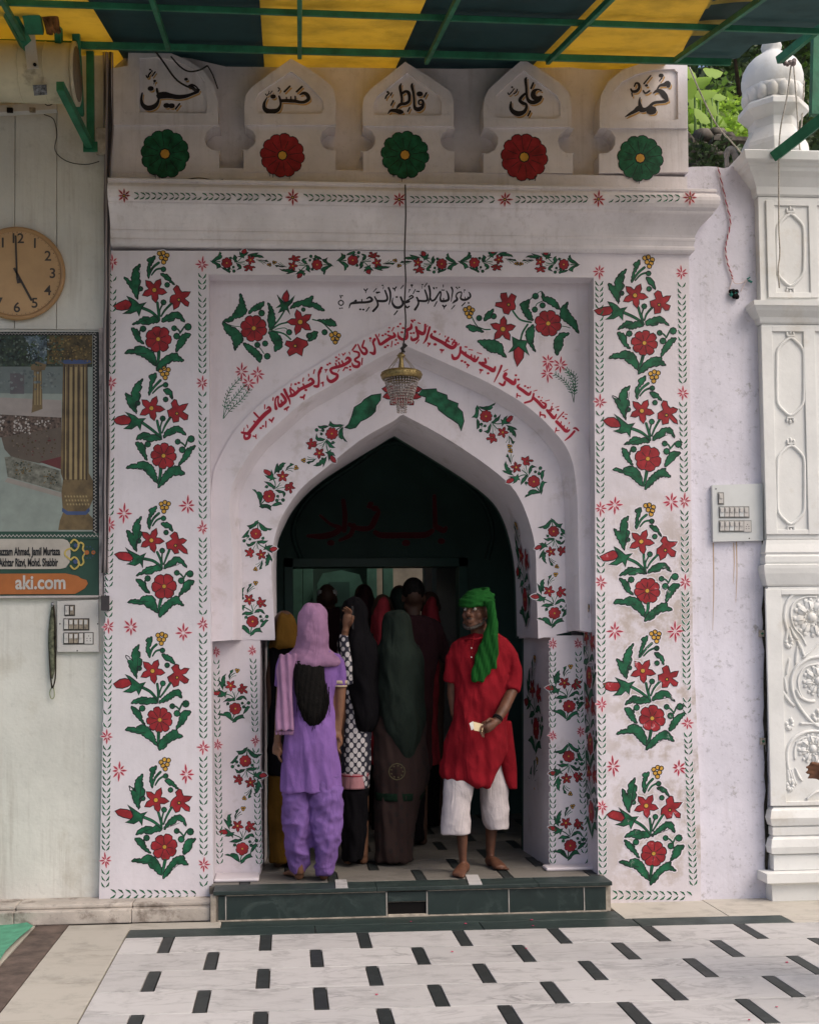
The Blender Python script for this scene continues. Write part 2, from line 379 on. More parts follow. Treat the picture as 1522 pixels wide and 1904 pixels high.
def serrate(q, tooth=1.7):
    ar = sum(a[0]*b_[1]-b_[0]*a[1] for a, b_ in zip(q, q[1:]+q[:1])); sg = 1 if ar > 0 else -1; out = []
    for a, b_ in zip(q, q[1:]+q[:1]):
        dx, dy = b_[0]-a[0], b_[1]-a[1]; d = math.hypot(dx, dy); out.append(a)
        if d > 7: n = 2 if d > 12 else 1
        else: n = 0
        for k in range(n):
            t0, t1 = (k+.15)/n, (k+.72)/n; ex = tooth*random.uniform(.6, 1.2)
            out.append((a[0]+dx*t0 + sg*dy/d*.2, a[1]+dy*t0 - sg*dx/d*.2)); out.append((a[0]+dx*t1 + sg*dy/d*ex, a[1]+dy*t1 - sg*dx/d*ex))
    return out
def bouquet(pt, ax, ay, s=1.0, rot=0.0, fx=1, fy=1, sx=None, sy=None, lite=False, berries=True, seed=0):
    random.seed(seed*13+5); rot += random.uniform(-2.2, 2.2); s *= random.uniform(.97, 1.03); sx = sx or s; sy = sy or s; c, si = math.cos(R(rot)), math.sin(R(rot))
    ph = [random.uniform(0, 6.3) for _ in range(4)]
    def T(p, j=0): 
        p = (p[0] + 2.6*math.sin(p[1]*.045+ph[0]) + 1.2*math.sin(p[1]*.11+ph[2]), p[1] + 2.6*math.sin(p[0]*.05+ph[1]) + 1.2*math.sin(p[0]*.12+ph[3]))
        u, v = p[0]*sx*fx, p[1]*sy*fy; return (ax + u*c - v*si + random.uniform(-j, j), ay + u*si + v*c + random.uniform(-j, j))
    j = 1.35*s if s > .8 else .5; g = (sx+sy)/2
    for q in BQ_STEMS: pt.stroke([(*T(p), p[2]*g*1.35) for p in q], P_green, sub=3, outline=not lite)
    for i, l in enumerate(BQ_LEAVES):
        if lite and i in (3, 7): continue
        pt.shape([T(p, j) for p in l] if lite else serrate([T(p, j) for p in l]), P_green, sub=1)
    if not lite:
        for i in (0, 5, 6, 1, 2):   # dark vein
            l = BQ_LEAVES[i]; a = T(l[0]); m_ = l[len(l)//2]; b_ = T(m_); pt.ribbon([(a[0]*.8+b_[0]*.2, a[1]*.8+b_[1]*.2), (a[0]*.25+b_[0]*.75, a[1]*.25+b_[1]*.75)], .9, P_black, 2)
    for x, y, r in BQ_DOTS[:(8 if not lite else 5)]:
        p = T((x, y)); pt.dot(p[0], p[1], r*g*1.12, P_green)
    pt.shape([T(p, j) for p in BQ_BUD], P_red, sub=1); pt.shape([T(p, j*.6) for p in BQ_CALYX], P_green, sub=1)
    p = T((-57/3.805, -335/3.805)); pt.flower(p[0], p[1], 24.5*g, P_red, 5, .42, .2, R(rot) - 1.05 + random.uniform(-.1,.1), False, True)
    pt.shape([T(p, j) for p in BQ_SIDE], P_red, sub=1); q = T((115/3.805, -290/3.805)); pt.dot(q[0], q[1], 2.8*g, P_gold, halo=False)
    q = T((0, 0)); pt.flower(q[0], q[1], 24.5*g, P_red, (7, 8, 6, 9)[seed % 4], random.uniform(.80,.87), .19, random.uniform(0, 1), not lite)
    if berries:
        for bx, by in ((-6,-6),(1,-9),(8,-6),(-3,1),(5,1),(1,8)) if not lite else ((-4,-3),(4,-3),(0,4)):
            q = T((5.5+bx, -151+by)); pt.dot(q[0], q[1], (4.3 if not lite else 5)*g, P_gold)

def star(pt, x, y, r, m=None, n=8):
    for i in range(n):
        a = 2*math.pi*i/n + random.uniform(-.12,.12) - math.pi/2; rr = r*random.uniform(.75, 1.15)*(1.15 if i % 4 == 0 else .9)
        c, s_ = math.cos(a), math.sin(a); pt.stroke([(x+c*r*.22, y+s_*r*.22, 1.2), (x+c*rr*.6, y+s_*rr*.6, r*.2+.6), (x+c*rr, y+s_*rr, .7)], m or P_star, sub=2, hm=P_pink, hw=1.6)
def chevrons(pt, a, b, step=12.0, wd=7.0, flip=False, m=None):
    """V shaped leaf strokes from a to b"""
    dx, dy = b[0]-a[0], b[1]-a[1]; L_ = math.hypot(dx, dy); dx /= L_; dy /= L_; n = max(1, int(L_/step))
    for i in range(n):
        t = (i+.5)*L_/n
        for sd in (-1, 1):
            if random.random() < .04: continue
            ox, oy = -dy*sd, dx*sd; j = random.uniform(-1.2, 1.2); k = -1 if flip else 1
            x0 = a[0]+dx*(t+j-k*step*.42)+ox*wd; y0 = a[1]+dy*(t+j-k*step*.42)+oy*wd; x1 = a[0]+dx*(t+j+k*step*.32)+ox*1.2; y1 = a[1]+dy*(t+j+k*step*.32)+oy*1.2
            xm, ym = (x0+x1)/2 + dx*k*1.0 + ox*.8, (y0+y1)/2 + dy*k*1.0 + oy*.8
            pt.stroke([(x0, y0, 1.5), (xm, ym, 3.3*wd/7), (x1, y1, 1.3)], m or P_green, sub=1, hw=1.6)

# ---------------------------------------------------------------- calligraphy, stroke by stroke:  "x,y,w x,y,w ..." in enlarged-photo units
def strokes(pt, data, ox, oy, k, m, shift=None, sm=None, hm=None, hw=1.3, wk=1.0):
    S = []
    for ln in data.strip().split('\n'):
        ln = ln.strip()
        if not ln: continue
        q = [tuple(float(v) for v in a.split(',')) for a in ln.split()]
        if len(q) == 1: x, y, r = q[0]; q = [(x-r*.28, y, r*1.6), (x+r*.28, y, r*1.6)]
        S.append([(ox+a/k, oy+b/k, c*wk/k) for a, b, c in q])
    if shift:
        for q in S: pt.stroke([(a+shift[0], b+shift[1], c*.9) for a, b, c in q], sm, halo=False)
        for q in S:
            xy = smoothline(q, 4) if len(q) > 2 else q; pt.ribbon([(a, b) for a, b, c in xy], [c+hw*1.1 for a, b, c in xy], pt.halo, 1, cap=True)
        for q in S:
            xy = smoothline(q, 4) if len(q) > 2 else q; pt.ribbon([(a, b) for a, b, c in xy], [max(.4, c) for a, b, c in xy], m, 2, cap=True)
    else:
        for q in S: pt.stroke(q, m, hm=hm, hw=hw)

N1 = '''235,600,25 220,700,40 240,800,60 310,860,82 390,860,82 470,820,70 520,740,42 525,650,38 500,570,40 495,525,35
540,645,105 640,635,105 740,650,80 860,670,72 1000,655,60 1120,615,45 1215,570,55
1235,545,40 1170,545,55 1110,490,50 1050,490,25
1050,475,20 1110,450,28 1180,480,28 1225,530,22
385,520,48
665,820,50
755,825,50
895,790,28 825,880,28
1010,355,30
455,385,24
450,405,16 440,440,12
375,185,18
405,210,16
465,225,22 410,300,22
385,235,28 350,280,28 345,310,28 320,318,26 305,285,18'''
N2 = '''350,580,15 300,680,42 300,770,62 360,825,82 450,830,82 540,800,60 585,720,38 585,640,38 560,560,30
590,640,52 680,638,55 760,642,60 850,648,55 930,665,48 1010,660,50 1080,610,60 1060,540,62 1000,505,50 930,530,25
690,580,22 692,640,26
770,570,22 772,640,26
845,565,26 850,640,30
750,385,30 655,480,32
965,390,30 870,480,32
455,565,44
545,410,22 570,435,22 545,475,16
320,520,16 345,545,18 380,510,16 385,470,14
400,520,14 440,470,16'''
N3 = '''825,330,15 812,380,45 835,480,40 850,600,36 855,720,40 880,780,62 940,790,70 1000,745,52 1010,660,40 975,625,30 935,650,30 940,700,25 1000,700,24
950,520,50
1070,500,28 1030,575,26
625,335,15 603,400,45 620,500,42 635,600,38 632,660,40
640,510,42 700,475,42 755,500,55 770,580,46 760,650,46 700,690,50 620,700,52 570,740,42 545,780,18
390,870,12 440,815,42 520,815,62 600,835,82 635,840,60
485,640,26 445,720,26
775,760,26 740,830,26
385,485,20
410,505,26 365,555,26 345,600,24
460,500,22 435,545,24'''
N4 = '''650,230,20 632,270,46 645,400,42 650,500,38 662,590,44 705,655,62 780,670,64 870,630,58 915,570,35
905,460,24 850,440,26 785,470,62 765,540,82 800,590,80 860,590,55 905,560,28
635,510,36 570,565,46 530,630,52 580,680,56 640,705,46 645,770,46 600,840,62 500,870,86 410,830,72 370,760,52 375,660,24
770,325,30 730,420,32
715,825,30 675,905,28
395,400,17
320,500,18 340,530,20 380,495,18 430,430,18
485,440,20 465,490,22 420,520,18'''
N5 = '''300,1020,12 380,970,42 470,920,62 540,870,90 600,895,85 660,890,62 720,850,50 780,790,46 840,765,46 940,755,46 1010,745,50
560,680,18 552,760,42 570,850,72
760,905,84
1045,730,48 1000,650,90 930,575,82 860,560,50 800,600,20
860,545,22 910,470,36 990,450,60 1050,430,92 1062,470,70
935,290,40
950,330,22 905,385,20
750,290,24 630,435,26
675,465,26
620,560,28 650,600,30 690,590,30 730,560,30
400,530,30 430,570,42 500,565,50 545,510,42 540,440,42 490,425,32 462,480,25
415,600,25 425,655,20'''
BIS_A = '''150,415,24 195,445,24 195,490,24 150,520,24 105,490,24 105,445,24 150,415,24
135,320,26 150,370,22
175,325,18
130,580,17
172,575,17
315,572,18 345,490,40 420,465,60 450,425,50
420,470,52 520,462,50 640,458,50 740,440,52 780,405,50 730,355,42 670,385,24
570,400,25 570,450,25
540,600,24
602,605,24
720,555,25 660,640,24
615,190,25 650,220,28 685,182,24
650,220,22 650,270,14
830,345,30 880,440,36 890,530,46 800,635,50
880,430,52 1040,430,52 1088,370,42 1040,220,36
1110,165,42 1145,260,42 1145,400,36 1118,500,18
865,180,22 805,245,18
880,262,28
920,255,22
990,115,18
1010,140,14 1000,190,12
1200,370,14 1185,460,36 1240,550,56 1330,560,56 1400,490,46 1360,350,30
1275,350,24
1290,630,28 1225,710,26
1200,170,28 1230,190,30 1268,145,24
1235,190,26 1238,230,18
1410,115,20 1355,180,18
1400,480,46 1500,430,44'''
BIS_B = '''45,350,30 85,430,42 140,460,44 215,440,52
225,350,30 270,320,30 300,350,34 250,385,30 170,430,30
150,530,34 180,565,36 222,540,32
275,112,26
275,135,22 275,155,14
232,205,18
225,220,14 210,260,12
345,200,22 300,285,20
378,235,18
412,238,22
375,360,36 410,430,38 400,510,42 340,605,50
400,425,46 560,430,46 590,370,42 540,210,34
620,130,44 642,240,42 640,370,36 600,485,18
490,100,18
480,130,14 480,180,10
580,70,22 530,145,18
655,380,28 680,425,42 740,400,42 800,310,36 850,240,36 862,300,30 850,370,36 870,430,52 950,430,52 1015,400,50 1010,310,42 975,230,28
915,380,26 915,430,30
715,165,19
772,165,19
725,185,16
910,105,22 910,150,18
880,210,24 930,212,24
780,445,25 730,540,24
900,520,34 930,548,36 965,518,30
930,560,24 928,595,12
1075,155,38 1100,220,34 1085,330,26 1068,440,16
1095,480,15 1140,440,46 1190,400,50 1170,330,30 1200,270,30 1270,250,30 1278,300,26 1260,370,36 1300,405,48 1380,400,48 1452,350,42 1450,290,36 1420,250,18
1350,350,20 1352,395,22
1405,345,20 1405,390,22
1175,155,19
1232,155,19
1195,182,16
1340,210,19
1335,235,14 1328,262,10
1350,465,25 1285,530,24
1420,470,21
1140,520,22 1075,595,20'''
ARC1 = '''165,965,34 240,980,46 290,1000,50 272,1050,46 220,1060,46 205,1005,30 240,975,36
270,980,60 360,870,62 450,760,66 540,670,66 610,612,55 590,562,30 562,590,22
360,655,30 430,730,30
358,790,28 392,812,30
250,850,18 262,890,16
205,895,14 195,950,12
465,895,21
500,865,19
545,790,22 545,880,20
600,760,28 635,782,30 665,735,26
640,785,24 640,808,14
345,1020,22 382,1028,22 390,1000,18
385,1030,18 395,1062,14
525,530,18 525,595,16
835,290,44 870,370,46 910,450,36 925,520,18
790,360,40 832,410,46 855,470,50 800,520,60 760,550,50 735,480,26 738,400,30 700,430,26 690,510,30 705,590,52
785,460,24 800,520,26
660,420,20 655,460,18
840,600,32 875,582,34 900,562,28
875,590,24 877,625,14
930,390,50 990,372,50 1080,290,52 1160,250,56 1240,212,55 1290,170,50 1250,118,36 1212,150,22
930,262,30 930,320,30 960,375,34 992,330,30 932,275,26
1050,262,26 1062,300,28
1130,205,26 1150,250,28
1172,298,22
1010,205,21
1060,185,21
1135,110,20 1125,160,16
945,200,18 940,235,14
1215,50,18 1218,82,14
1090,410,30 1130,412,34 1152,375,28
1140,415,24 1142,445,14
1400,0,40 1375,60,32 1377,180,30 1360,240,42 1308,240,32
1415,190,22 1440,178,22
1440,185,20 1440,238,14'''
ARC2 = '''205,740,22 228,742,24 240,735,18
225,745,18 212,780,12
145,950,22 178,935,22
175,945,20 178,995,14
40,740,20 25,800,18
150,710,42 105,790,32 105,920,26 95,995,46 35,995,32
240,830,14 248,890,38 300,925,56 380,880,52 395,820,46 320,790,42 292,740,42 330,712,46 420,690,52 520,652,52 600,590,50 560,550,42 528,580,22
370,640,24 390,690,28
420,622,24 440,670,28
470,602,24 490,650,28
245,660,19
280,640,19
380,545,19
420,570,19
385,600,18
475,490,18 498,502,20 522,475,16
490,505,16 492,525,10
425,495,14 430,520,10
525,700,22 490,755,20
550,710,18
600,690,18
600,740,18
425,740,15 405,775,12
655,450,28 730,470,36 735,530,36 680,570,36 682,600,36 742,632,42 720,690,50 650,680,42 628,628,14
690,350,28 635,430,26
585,465,18 595,495,12
790,560,22 780,660,18
820,280,24 790,380,32 832,400,36 860,450,42 830,490,52 780,460,36 720,340,18
985,260,46 960,312,36 985,400,30 975,485,52 912,465,24
915,245,20
915,265,12 915,295,10
1000,190,24 1040,270,32 1070,340,46 1140,300,52 1230,240,52 1300,210,50 1280,160,24
1240,215,34 1190,195,26
1160,262,22 1170,290,24
1110,200,19
1155,180,19
1200,140,19
1215,80,15
1285,75,18 1255,130,16
1055,180,18 1045,220,14
1150,385,21
1190,360,19
1260,290,18 1245,380,16
1310,345,17
1350,320,19
1320,270,19
1350,150,12 1362,230,38 1420,260,46 1488,240,42 1500,150,30
1410,150,21
1350,60,18
1385,22,15
1428,85,19
1470,30,16 1480,60,12'''
ARC3 = '''0,380,40 60,430,46 120,410,42 140,330,36 132,292,50 200,250,52 205,190,28
60,320,22
80,255,21
35,185,15
120,185,15 118,215,12
215,135,19
255,130,17
228,155,16
205,390,20 220,440,46 290,420,46 312,370,42 282,240,42
300,300,60 380,342,60 420,300,42 425,200,34
200,335,18
245,330,19
312,172,20 345,182,20
325,440,20 280,495,16
495,240,36 470,330,36 440,430,36 395,495,14
460,215,16 455,235,12
530,340,24 520,385,52 600,430,52 700,482,56 790,540,60 860,560,60 912,500,46 870,470,30 850,510,28
790,400,30 745,480,30
750,440,24 795,465,30
845,430,16
882,445,16
575,310,24
580,300,14 575,330,12
655,345,20 645,360,14
740,380,22 735,395,14
580,510,25
470,490,26 490,512,28 500,490,20
480,515,20 465,545,12
665,595,30 700,602,32 715,595,20
685,610,22 680,645,12
955,500,20 940,525,12
845,670,24 870,730,52 930,720,46 970,650,36 980,555,36
985,620,52 1080,690,52 1150,730,52 1210,770,50 1260,710,24
1060,630,24 1062,672,28
1150,672,24 1150,720,28
1200,690,24 1200,740,28
1000,770,21
1050,790,21
1080,825,30 1110,840,28
1100,840,22 1080,880,12
1050,548,22 1078,552,22
1110,590,14 1170,600,14
1240,640,14 1310,660,14
1280,800,46 1340,840,52 1420,880,56 1500,920,56
1365,740,34 1375,800,36 1320,792,24
1415,720,14 1418,740,10
1285,910,32 1325,915,26
1300,920,24 1288,965,12
1412,965,21'''
ARC4 = '''0,50,52 60,82,52 85,20,30
185,0,34 150,90,32 70,255,14
280,60,15 220,90,12
250,130,60 228,180,50 300,230,62 380,280,62 402,215,34
240,250,36 210,305,42 150,275,24
410,150,19
450,218,20
470,290,15 438,330,42 520,390,52 610,452,52 646,408,24
555,320,18
600,345,18
640,330,14 630,350,10
740,385,14 690,400,10
430,440,24 425,500,16
430,465,20 480,478,20
690,440,30 680,490,32 650,550,36 550,582,30
680,500,46 760,572,52 850,660,52 880,605,36 825,575,24
770,490,17
825,498,14 820,510,10
805,550,18
935,540,14 870,555,10
795,730,28 790,795,18
805,770,24 860,780,28 868,812,24
900,700,42 960,772,52 1010,822,50 1046,765,22
975,640,24 960,712,30
1000,680,20 930,700,26
1070,695,20
990,590,15 980,605,10
1085,640,14 1030,655,10
1160,730,20 1060,840,20
1050,880,52 1120,950,52 1200,1030,52 1250,1010,28
1122,880,18 1110,930,22
1172,940,18 1158,985,22
1222,970,16 1205,1015,20
1155,800,18
1195,830,18
1215,765,15 1175,760,10
1250,895,16 1240,912,12
1045,980,24 1028,1048,12
1040,1020,20 1090,1018,14
1330,1030,36 1260,1110,36 1180,1175,14
1310,985,14 1350,982,34 1395,1022,22'''
SIGN = '''935,190,22 938,290,26 940,360,28
940,360,30 985,385,32 1000,370,22
600,395,26 640,412,34 760,412,34 880,410,34 925,385,26
775,455,22
975,445,20
600,260,20
575,235,16
560,250,18 620,270,18 600,320,34 570,370,30 500,372,28 455,350,24
420,215,24 430,300,28 425,385,28
480,355,26 460,410,26 400,440,18
220,415,18 300,418,34 370,400,34 400,370,28 350,350,18 290,300,14
350,455,20'''
# ================================================================= the painted gateway
GATE = thing('painted_gateway', P(745, 1680, 0), 'arched white gateway painted with red flower bouquets and green leaves, five merlons on top', 'gateway')
GP = GATE
def part(mb, name, parent=None, **k): return mb.build(name, parent or GATE, **k)

# outer frame, three sides of the doorway recess
mb = MB()
mb.plate([(207,466),(1280,468),(1287,1180),(1300,1470),(1303,1676),(1112,1691),(1107,1180),(1103,516),(388,510),(392,1180),(397,1692),(184,1690),(196,1180)], 0.0, .60, M_wallR)
part(mb, 'outer_wall')
# recessed panel and the raised band round the arch
BAND_OUT = smoothline([(391,1193),(391,1050),(392,930),(397,880),(405,857),(432.6,807),(474.6,759.6),(527,719),(603,670),(669,631),(729.5,602)], 3) + smoothline([(757,588),(819,615),(871,641),(924,667.6),(976.5,703),(1029,744),(1068.5,783),(1089,817),(1096,854),(1099,950),(1102,1177)], 3)
BAND_IN = smoothline([(432.5,1190),(432.5,1035),(426,956),(428.6,917),(436.5,891),(459,851),(485,817),(511,793.5),(564,746.5),(616.5,716),(695,670),(740,648)], 3) + smoothline([(752,642),(805.7,665),(858,688.6),(908,712),(963,744),(1003,775),(1029,801.6),(1052,831),(1065.6,867),(1072,919.6),(1073.5,956),(1077.5,1172)], 3)
YC, YD, YR = .11, .24, .85
mb = MB()   # panel above the band
mb.plate([(380,500),(1110,505),(1110,1178)] + [p for p in reversed(BAND_OUT)][:-0 or None] + [(380,1193)], YC + .012, YC + .30, M_wall)
part(mb, 'recessed_panel')
mb = MB(); mb.plate(BAND_OUT + list(reversed(BAND_IN)), YC, YC + .12, M_wall); part(mb, 'inscription_band')
# arched front leaf, cove between band and leaf
ARCH_F = smoothline([(511.3,1187),(506,1088),(504.7,1048),(508.7,1009),(519,972),(537.6,938),(564,904),(603,872),(669,818.5),(729,784),(742,774)], 3) + smoothline([(749,771),(805.7,801),(858,833),(910.7,869.7),(950,904),(971,938),(987,982.6),(994.7,1022),(997,1087.6),(1000,1187.4)], 3)
ARCH_B = smoothline([(515,1183),(514,1088),(514,1048),(516.5,1009),(527,982),(543,951),(569,919.6),(603,890.7),(656,856.6),(708,825),(727,813)], 3) + smoothline([(733,810.6),(792.5,847),(845,880),(887,909),(918.6,938),(937,972),(950,1017),(956.6,1061),(959,1114),(960.6,1183)], 3)
cin = []; base = [P(x, y, YC) for x, y in BAND_IN]; apex = P(748, 800, YC)
mbc = MB(); rows = []
for j, (dep, ins) in enumerate(((0,0),(.02,.012),(.05,.022),(.09,.032),(.128,.05))):
    row = []
    for i, p in enumerate(base):
        a = base[max(i-1,0)]; b_ = base[min(i+1,len(base)-1)]; t = (b_-a); n = Vector((t.z, 0, -t.x)).normalized()
        if i in (0, len(base)-1): n = Vector((1 if i == 0 else -1, 0, 0))
        row.append(p + n*ins + Vector((0, dep, 0)))
    rows.append(row)
vs = [p for r in rows for p in r]; n = len(base)
mbc.add(vs, [(j*n+i, j*n+i+1, (j+1)*n+i+1, (j+1)*n+i) for j in range(4) for i in range(n-1)], M_wall, True)
part(mbc, 'arch_cove')
def unproj(p):
    c = CAMM.transposed() @ (p - CAMP); return (CX - FOC*c.x/c.z, CY + FOC*c.y/c.z)
leafout = [unproj(Vector((p.x, YD, p.z))) for p in base]
mb = MB(); mb.plate(leafout + list(reversed(ARCH_F)), YD, YD + .05, M_wall); part(mb, 'arch_face')
# soffit of the arch: front edge to back edge
def resample(c, n):
    pts = [Vector(p) for p in c]; L_ = [0]
    for a, b_ in zip(pts, pts[1:]): L_.append(L_[-1] + (b_-a).length)
    out = []; 
    for k in range(n):
        t = L_[-1]*k/(n-1); i = max(j for j in range(len(L_)) if L_[j] <= t + 1e-9); i = min(i, len(pts)-2)
        f = (t - L_[i])/max(1e-9, L_[i+1]-L_[i]); out.append(pts[i].lerp(pts[i+1], min(1, f)))
    return out
def halves(c, Y):
    w3 = [P(x, y, Y) for x, y in c]; k = max(range(len(w3)), key=lambda i: w3[i].z)
    return resample(w3[:k+1], 40) + resample(w3[k:], 40)[1:]
AF = halves(ARCH_F, YD + .002); AB = halves(ARCH_B, YR)
mb = MB(); n = len(AF); mb.add(AF + AB, [(i, i+1, n+i+1, n+i) for i in range(n-1)], M_wall, True); part(mb, 'archway_soffit')
# jamb walls below the springing
zs = .17
def jamb(xf0, xf1, xb, ytop, ybot, side):
    mb = MB(); a = P(xf0, ytop, YD+.004); b_ = P(xf1, ytop, YD+.004); c = P(xb, ytop, YR)
    a2 = P(xf0, ybot, YD+.004); b2 = P(xf1, ybot, YD+.004); c2 = P(xb, ybot, YR)
    zt = a.z + .02
    o0 = a if side < 0 else b_; i0 = b_ if side < 0 else a; i1 = b2 if side < 0 else a2; ob = Vector((o0.x, YR, 0))
    q = [(o0.x, YD+.004), (i0.x, YD+.004), (c.x, YR), (o0.x, YR)]; qb = [(o0.x, YD+.004), (i1.x, YD+.004), (c2.x, YR), (o0.x, YR)]
    mb.add([(x, y, zs-.02) for x, y in qb] + [(x, y, zt) for x, y in q], [(0,1,5,4),(1,2,6,5),(2,3,7,6),(3,0,4,7),(4,5,6,7),(0,3,2,1)], M_wall)
    part(mb, 'jamb_wall'); return q, qb, zt
JL = jamb(378, 484, 497, 1190, 1632, -1); JR = jamb(1023, 1115, 973, 1188, 1632, 1)
mb = MB(); zz = P(505, 1190, YD).z   # underside of the arch leaf where it oversails the jambs
for xa, xb in ((470, 511), (1000, 1034)):
    a = P(xa, 1189, YD); b_ = P(xb, 1189, YD); mb.box((a.x, YD+.001, zz), (b_.x, YR-.01, zz+.02), M_wall)
part(mb, 'impost_ledge')

# cornice
def moulding(mb, x0, x1, Yf, Yb, prof, m, left=True, right=True):
    vs = []; 
    for d, z in prof:
        xl = x0 - (d if left else 0); xr = x1 + (d if right else 0); vs += [(xl, Yb, z), (xl, Yf-d, z), (xr, Yf-d, z), (xr, Yb, z)]
    fs = []
    for i in range(len(prof)-1):
        for k in range(3): fs.append((i*4+k, i*4+k+1, (i+1)*4+k+1, (i+1)*4+k))
    fs += [(0,3,2,1), tuple((len(prof)-1)*4+k for k in range(4))]; mb.add(vs, fs, m)
zb_ = P(750, 466, 0).z; zt_ = P(750, 340, -.13).z; hh = zt_ - zb_
prof = [(0,0),(.012,.0),(.022,.02),(.03,.05),(.03,.09),(.024,.12),(.026,.15),(.03,.19),(.034,.21),(.034,.24),(.03,.255),(.034,.30),(.044,.36),(.056,.42),(.072,.48),(.092,.535),(.114,.58),(.118,.60),(.118,.625),(.124,.64),(.138,.67),(.146,.72),(.150,.78),(.148,.84),(.140,.885),(.128,.91),(.126,.94),(.134,.945),(.134,.985),(.124,1.0)]
mb = MB(); moulding(mb, P(207,400,0).x, P(1277,400,0).x, -.002, .40, [(d, zb_ + t*hh) for d, t in prof], M_parapet, False, True)
o = part(mb, 'cornice')
# parapet with five merlons
zpar = zt_ - .01
mb = MB(); x0 = P(207,330,0).x; x1 = P(1277,330,0).x; mb.box((x0, 0.004, zpar-.02), (x1, .36, P(750,318,0).z), M_parapet); part(mb, 'parapet_base')
def lobe(cx, cy, r, a0, a1, n=7): return [(cx + r*math.cos(R(a0+(a1-a0)*i/(n-1))), cy + r*math.sin(R(a0+(a1-a0)*i/(n-1)))) for i in range(n)]
def L_(x, s=1): return x
MER = [
 dict(low=[(207,320),(208,232),(407,232)] + lobe(403,258,23,-75,-285) + [(408,283),(408,320)],
      top=[(208,232),(206,128),(238,122),(239,91),(280,93),(318,99),(350,112),(380,133),(399,160),(405,190),(406,232)],
      niche=[(260,108),(290,106),(330,113),(360,127),(380,150),(385,180),(385,205),(382,211),(260,209)]),
 dict(low=[(453,320),(453,281)] + lobe(455,258,21,105,-75)[::1] + [(455,232),(623,232)] + lobe(618,258,23,-75,-285) + [(624,281),(624,320)],
      top=[(455,232),(454,200),(456,178),(466,164),(500,138),(541,109),(575,128),(605,150),(619,163),(624,185),(624,232)],
      niche=[(474.7,187),(481,173),(502,158),(541,132.6),(561,147),(586,170),(600,187),(602,203),(595.6,212),(481,211),(476,204)]),
 dict(low=[(675,321),(675,283)] + lobe(676,260,22,105,-75) + [(675,234),(843,234)] + lobe(840,260,22,-75,-285) + [(844,285),(844,321)],
      top=[(675,234),(674,200),(676,182),(688,166),(720,141),(753,115),(790,138),(820,158),(837,170),(843,188),(843,234)],
      niche=[(694.7,193.6),(701,179),(727,159),(757,135),(785,154.7),(815.6,177),(820,190),(821,212),(816,214.6),(696,213.6)]),
 dict(low=[(898,322),(898,286)] + lobe(902,262,24,105,-75) + [(899,236),(1061,236)] + lobe(1060,262,24,-75,-285) + [(1064,286),(1064,322)],
      top=[(899,236),(898,204),(900,183),(908,166),(938,138),(972,110),(1005,129),(1040,154),(1056,172),(1062,192),(1061,236)],
      niche=[(918.4,190),(922.6,177),(936,163),(973,130.5),(1004.6,154),(1034,176),(1041.4,190),(1041,214),(1034,221),(923.7,219),(919.5,214.6)]),
 dict(low=[(1113,322),(1113,288)] + lobe(1120,262,24,105,-75) + [(1114,238),(1278,238),(1279,320)],
      top=[(1114,238),(1114,200),(1117,176),(1130,152),(1156,130),(1196,116),(1257,109),(1270,112),(1277,122),(1278,238)],
      niche=[(1136,186),(1141.6,169),(1156,152),(1182.6,138),(1214,130),(1252,128),(1259,134),(1260,221),(1252,224),(1140.5,222.5),(1136,215)])]
NAMES = [(N1,240,110),(N2,460,120),(N3,680,120),(N4,910,120),(N5,1130,110)]
MED = [(307,286,46,P_green),(525,289,41.5,P_red),(752.6,288,44.5,P_green),(974,292,44,P_red),(1189.5,294,43.5,P_green)]
for k, d in enumerate(MER):
    mb = MB(); mb.plate(d['low'], .0, .13, M_parapet); o = part(mb, 'merlon')
    mb = MB(); mb.plate(smoothline(d['niche'], 1, True) and d['top'], -.014, .13, M_parapet, holes=[d['niche']]); q = mb.build('merlon_cap', o)
    mb = MB(); cx = sum(p[0] for p in d['niche'])/len(d['niche']); cy = sum(p[1] for p in d['niche'])/len(d['niche'])
    mb.plate([(cx+(x-cx)*1.08, cy+(y-cy)*1.08) for x, y in d['niche']], .002, .05, M_parapet); mb.build('name_panel', o)
    t, ox, oy = NAMES[k]; pt = Paint(plane(.002), ow=1, hw=1.0)
    strokes(pt, t, ox, oy, 9.5125, P_ink, shift=(2.6, 3.6), sm=P_ochre, hw=1.1, wk=1.12); pt.build('painted_name', o)
    x, y, r, m = MED[k]; pt = Paint(plane(0), hw=1.5, ow=1.5); pt.flower(x, y, r, m, 12, .9, .24, .13, True, jit=.02)
    for _ in range(3):
        dx = random.uniform(-r*.6, r*.6); yy = y + math.sqrt(max(0, r*r*.86-dx*dx)); pt.stroke([(x+dx, yy, 1.4), (x+dx, yy+random.uniform(4,10), .8)], P_black, halo=False)
    pt.build('painted_medallion', o)
mb = MB(); mb.plate([(209,345),(209,128),(240,100),(320,100),(420,124),(640,126),(860,128),(1130,124),(1277,120),(1277,345)], .126, .36, M_parapet); part(mb, 'parapet_backing')

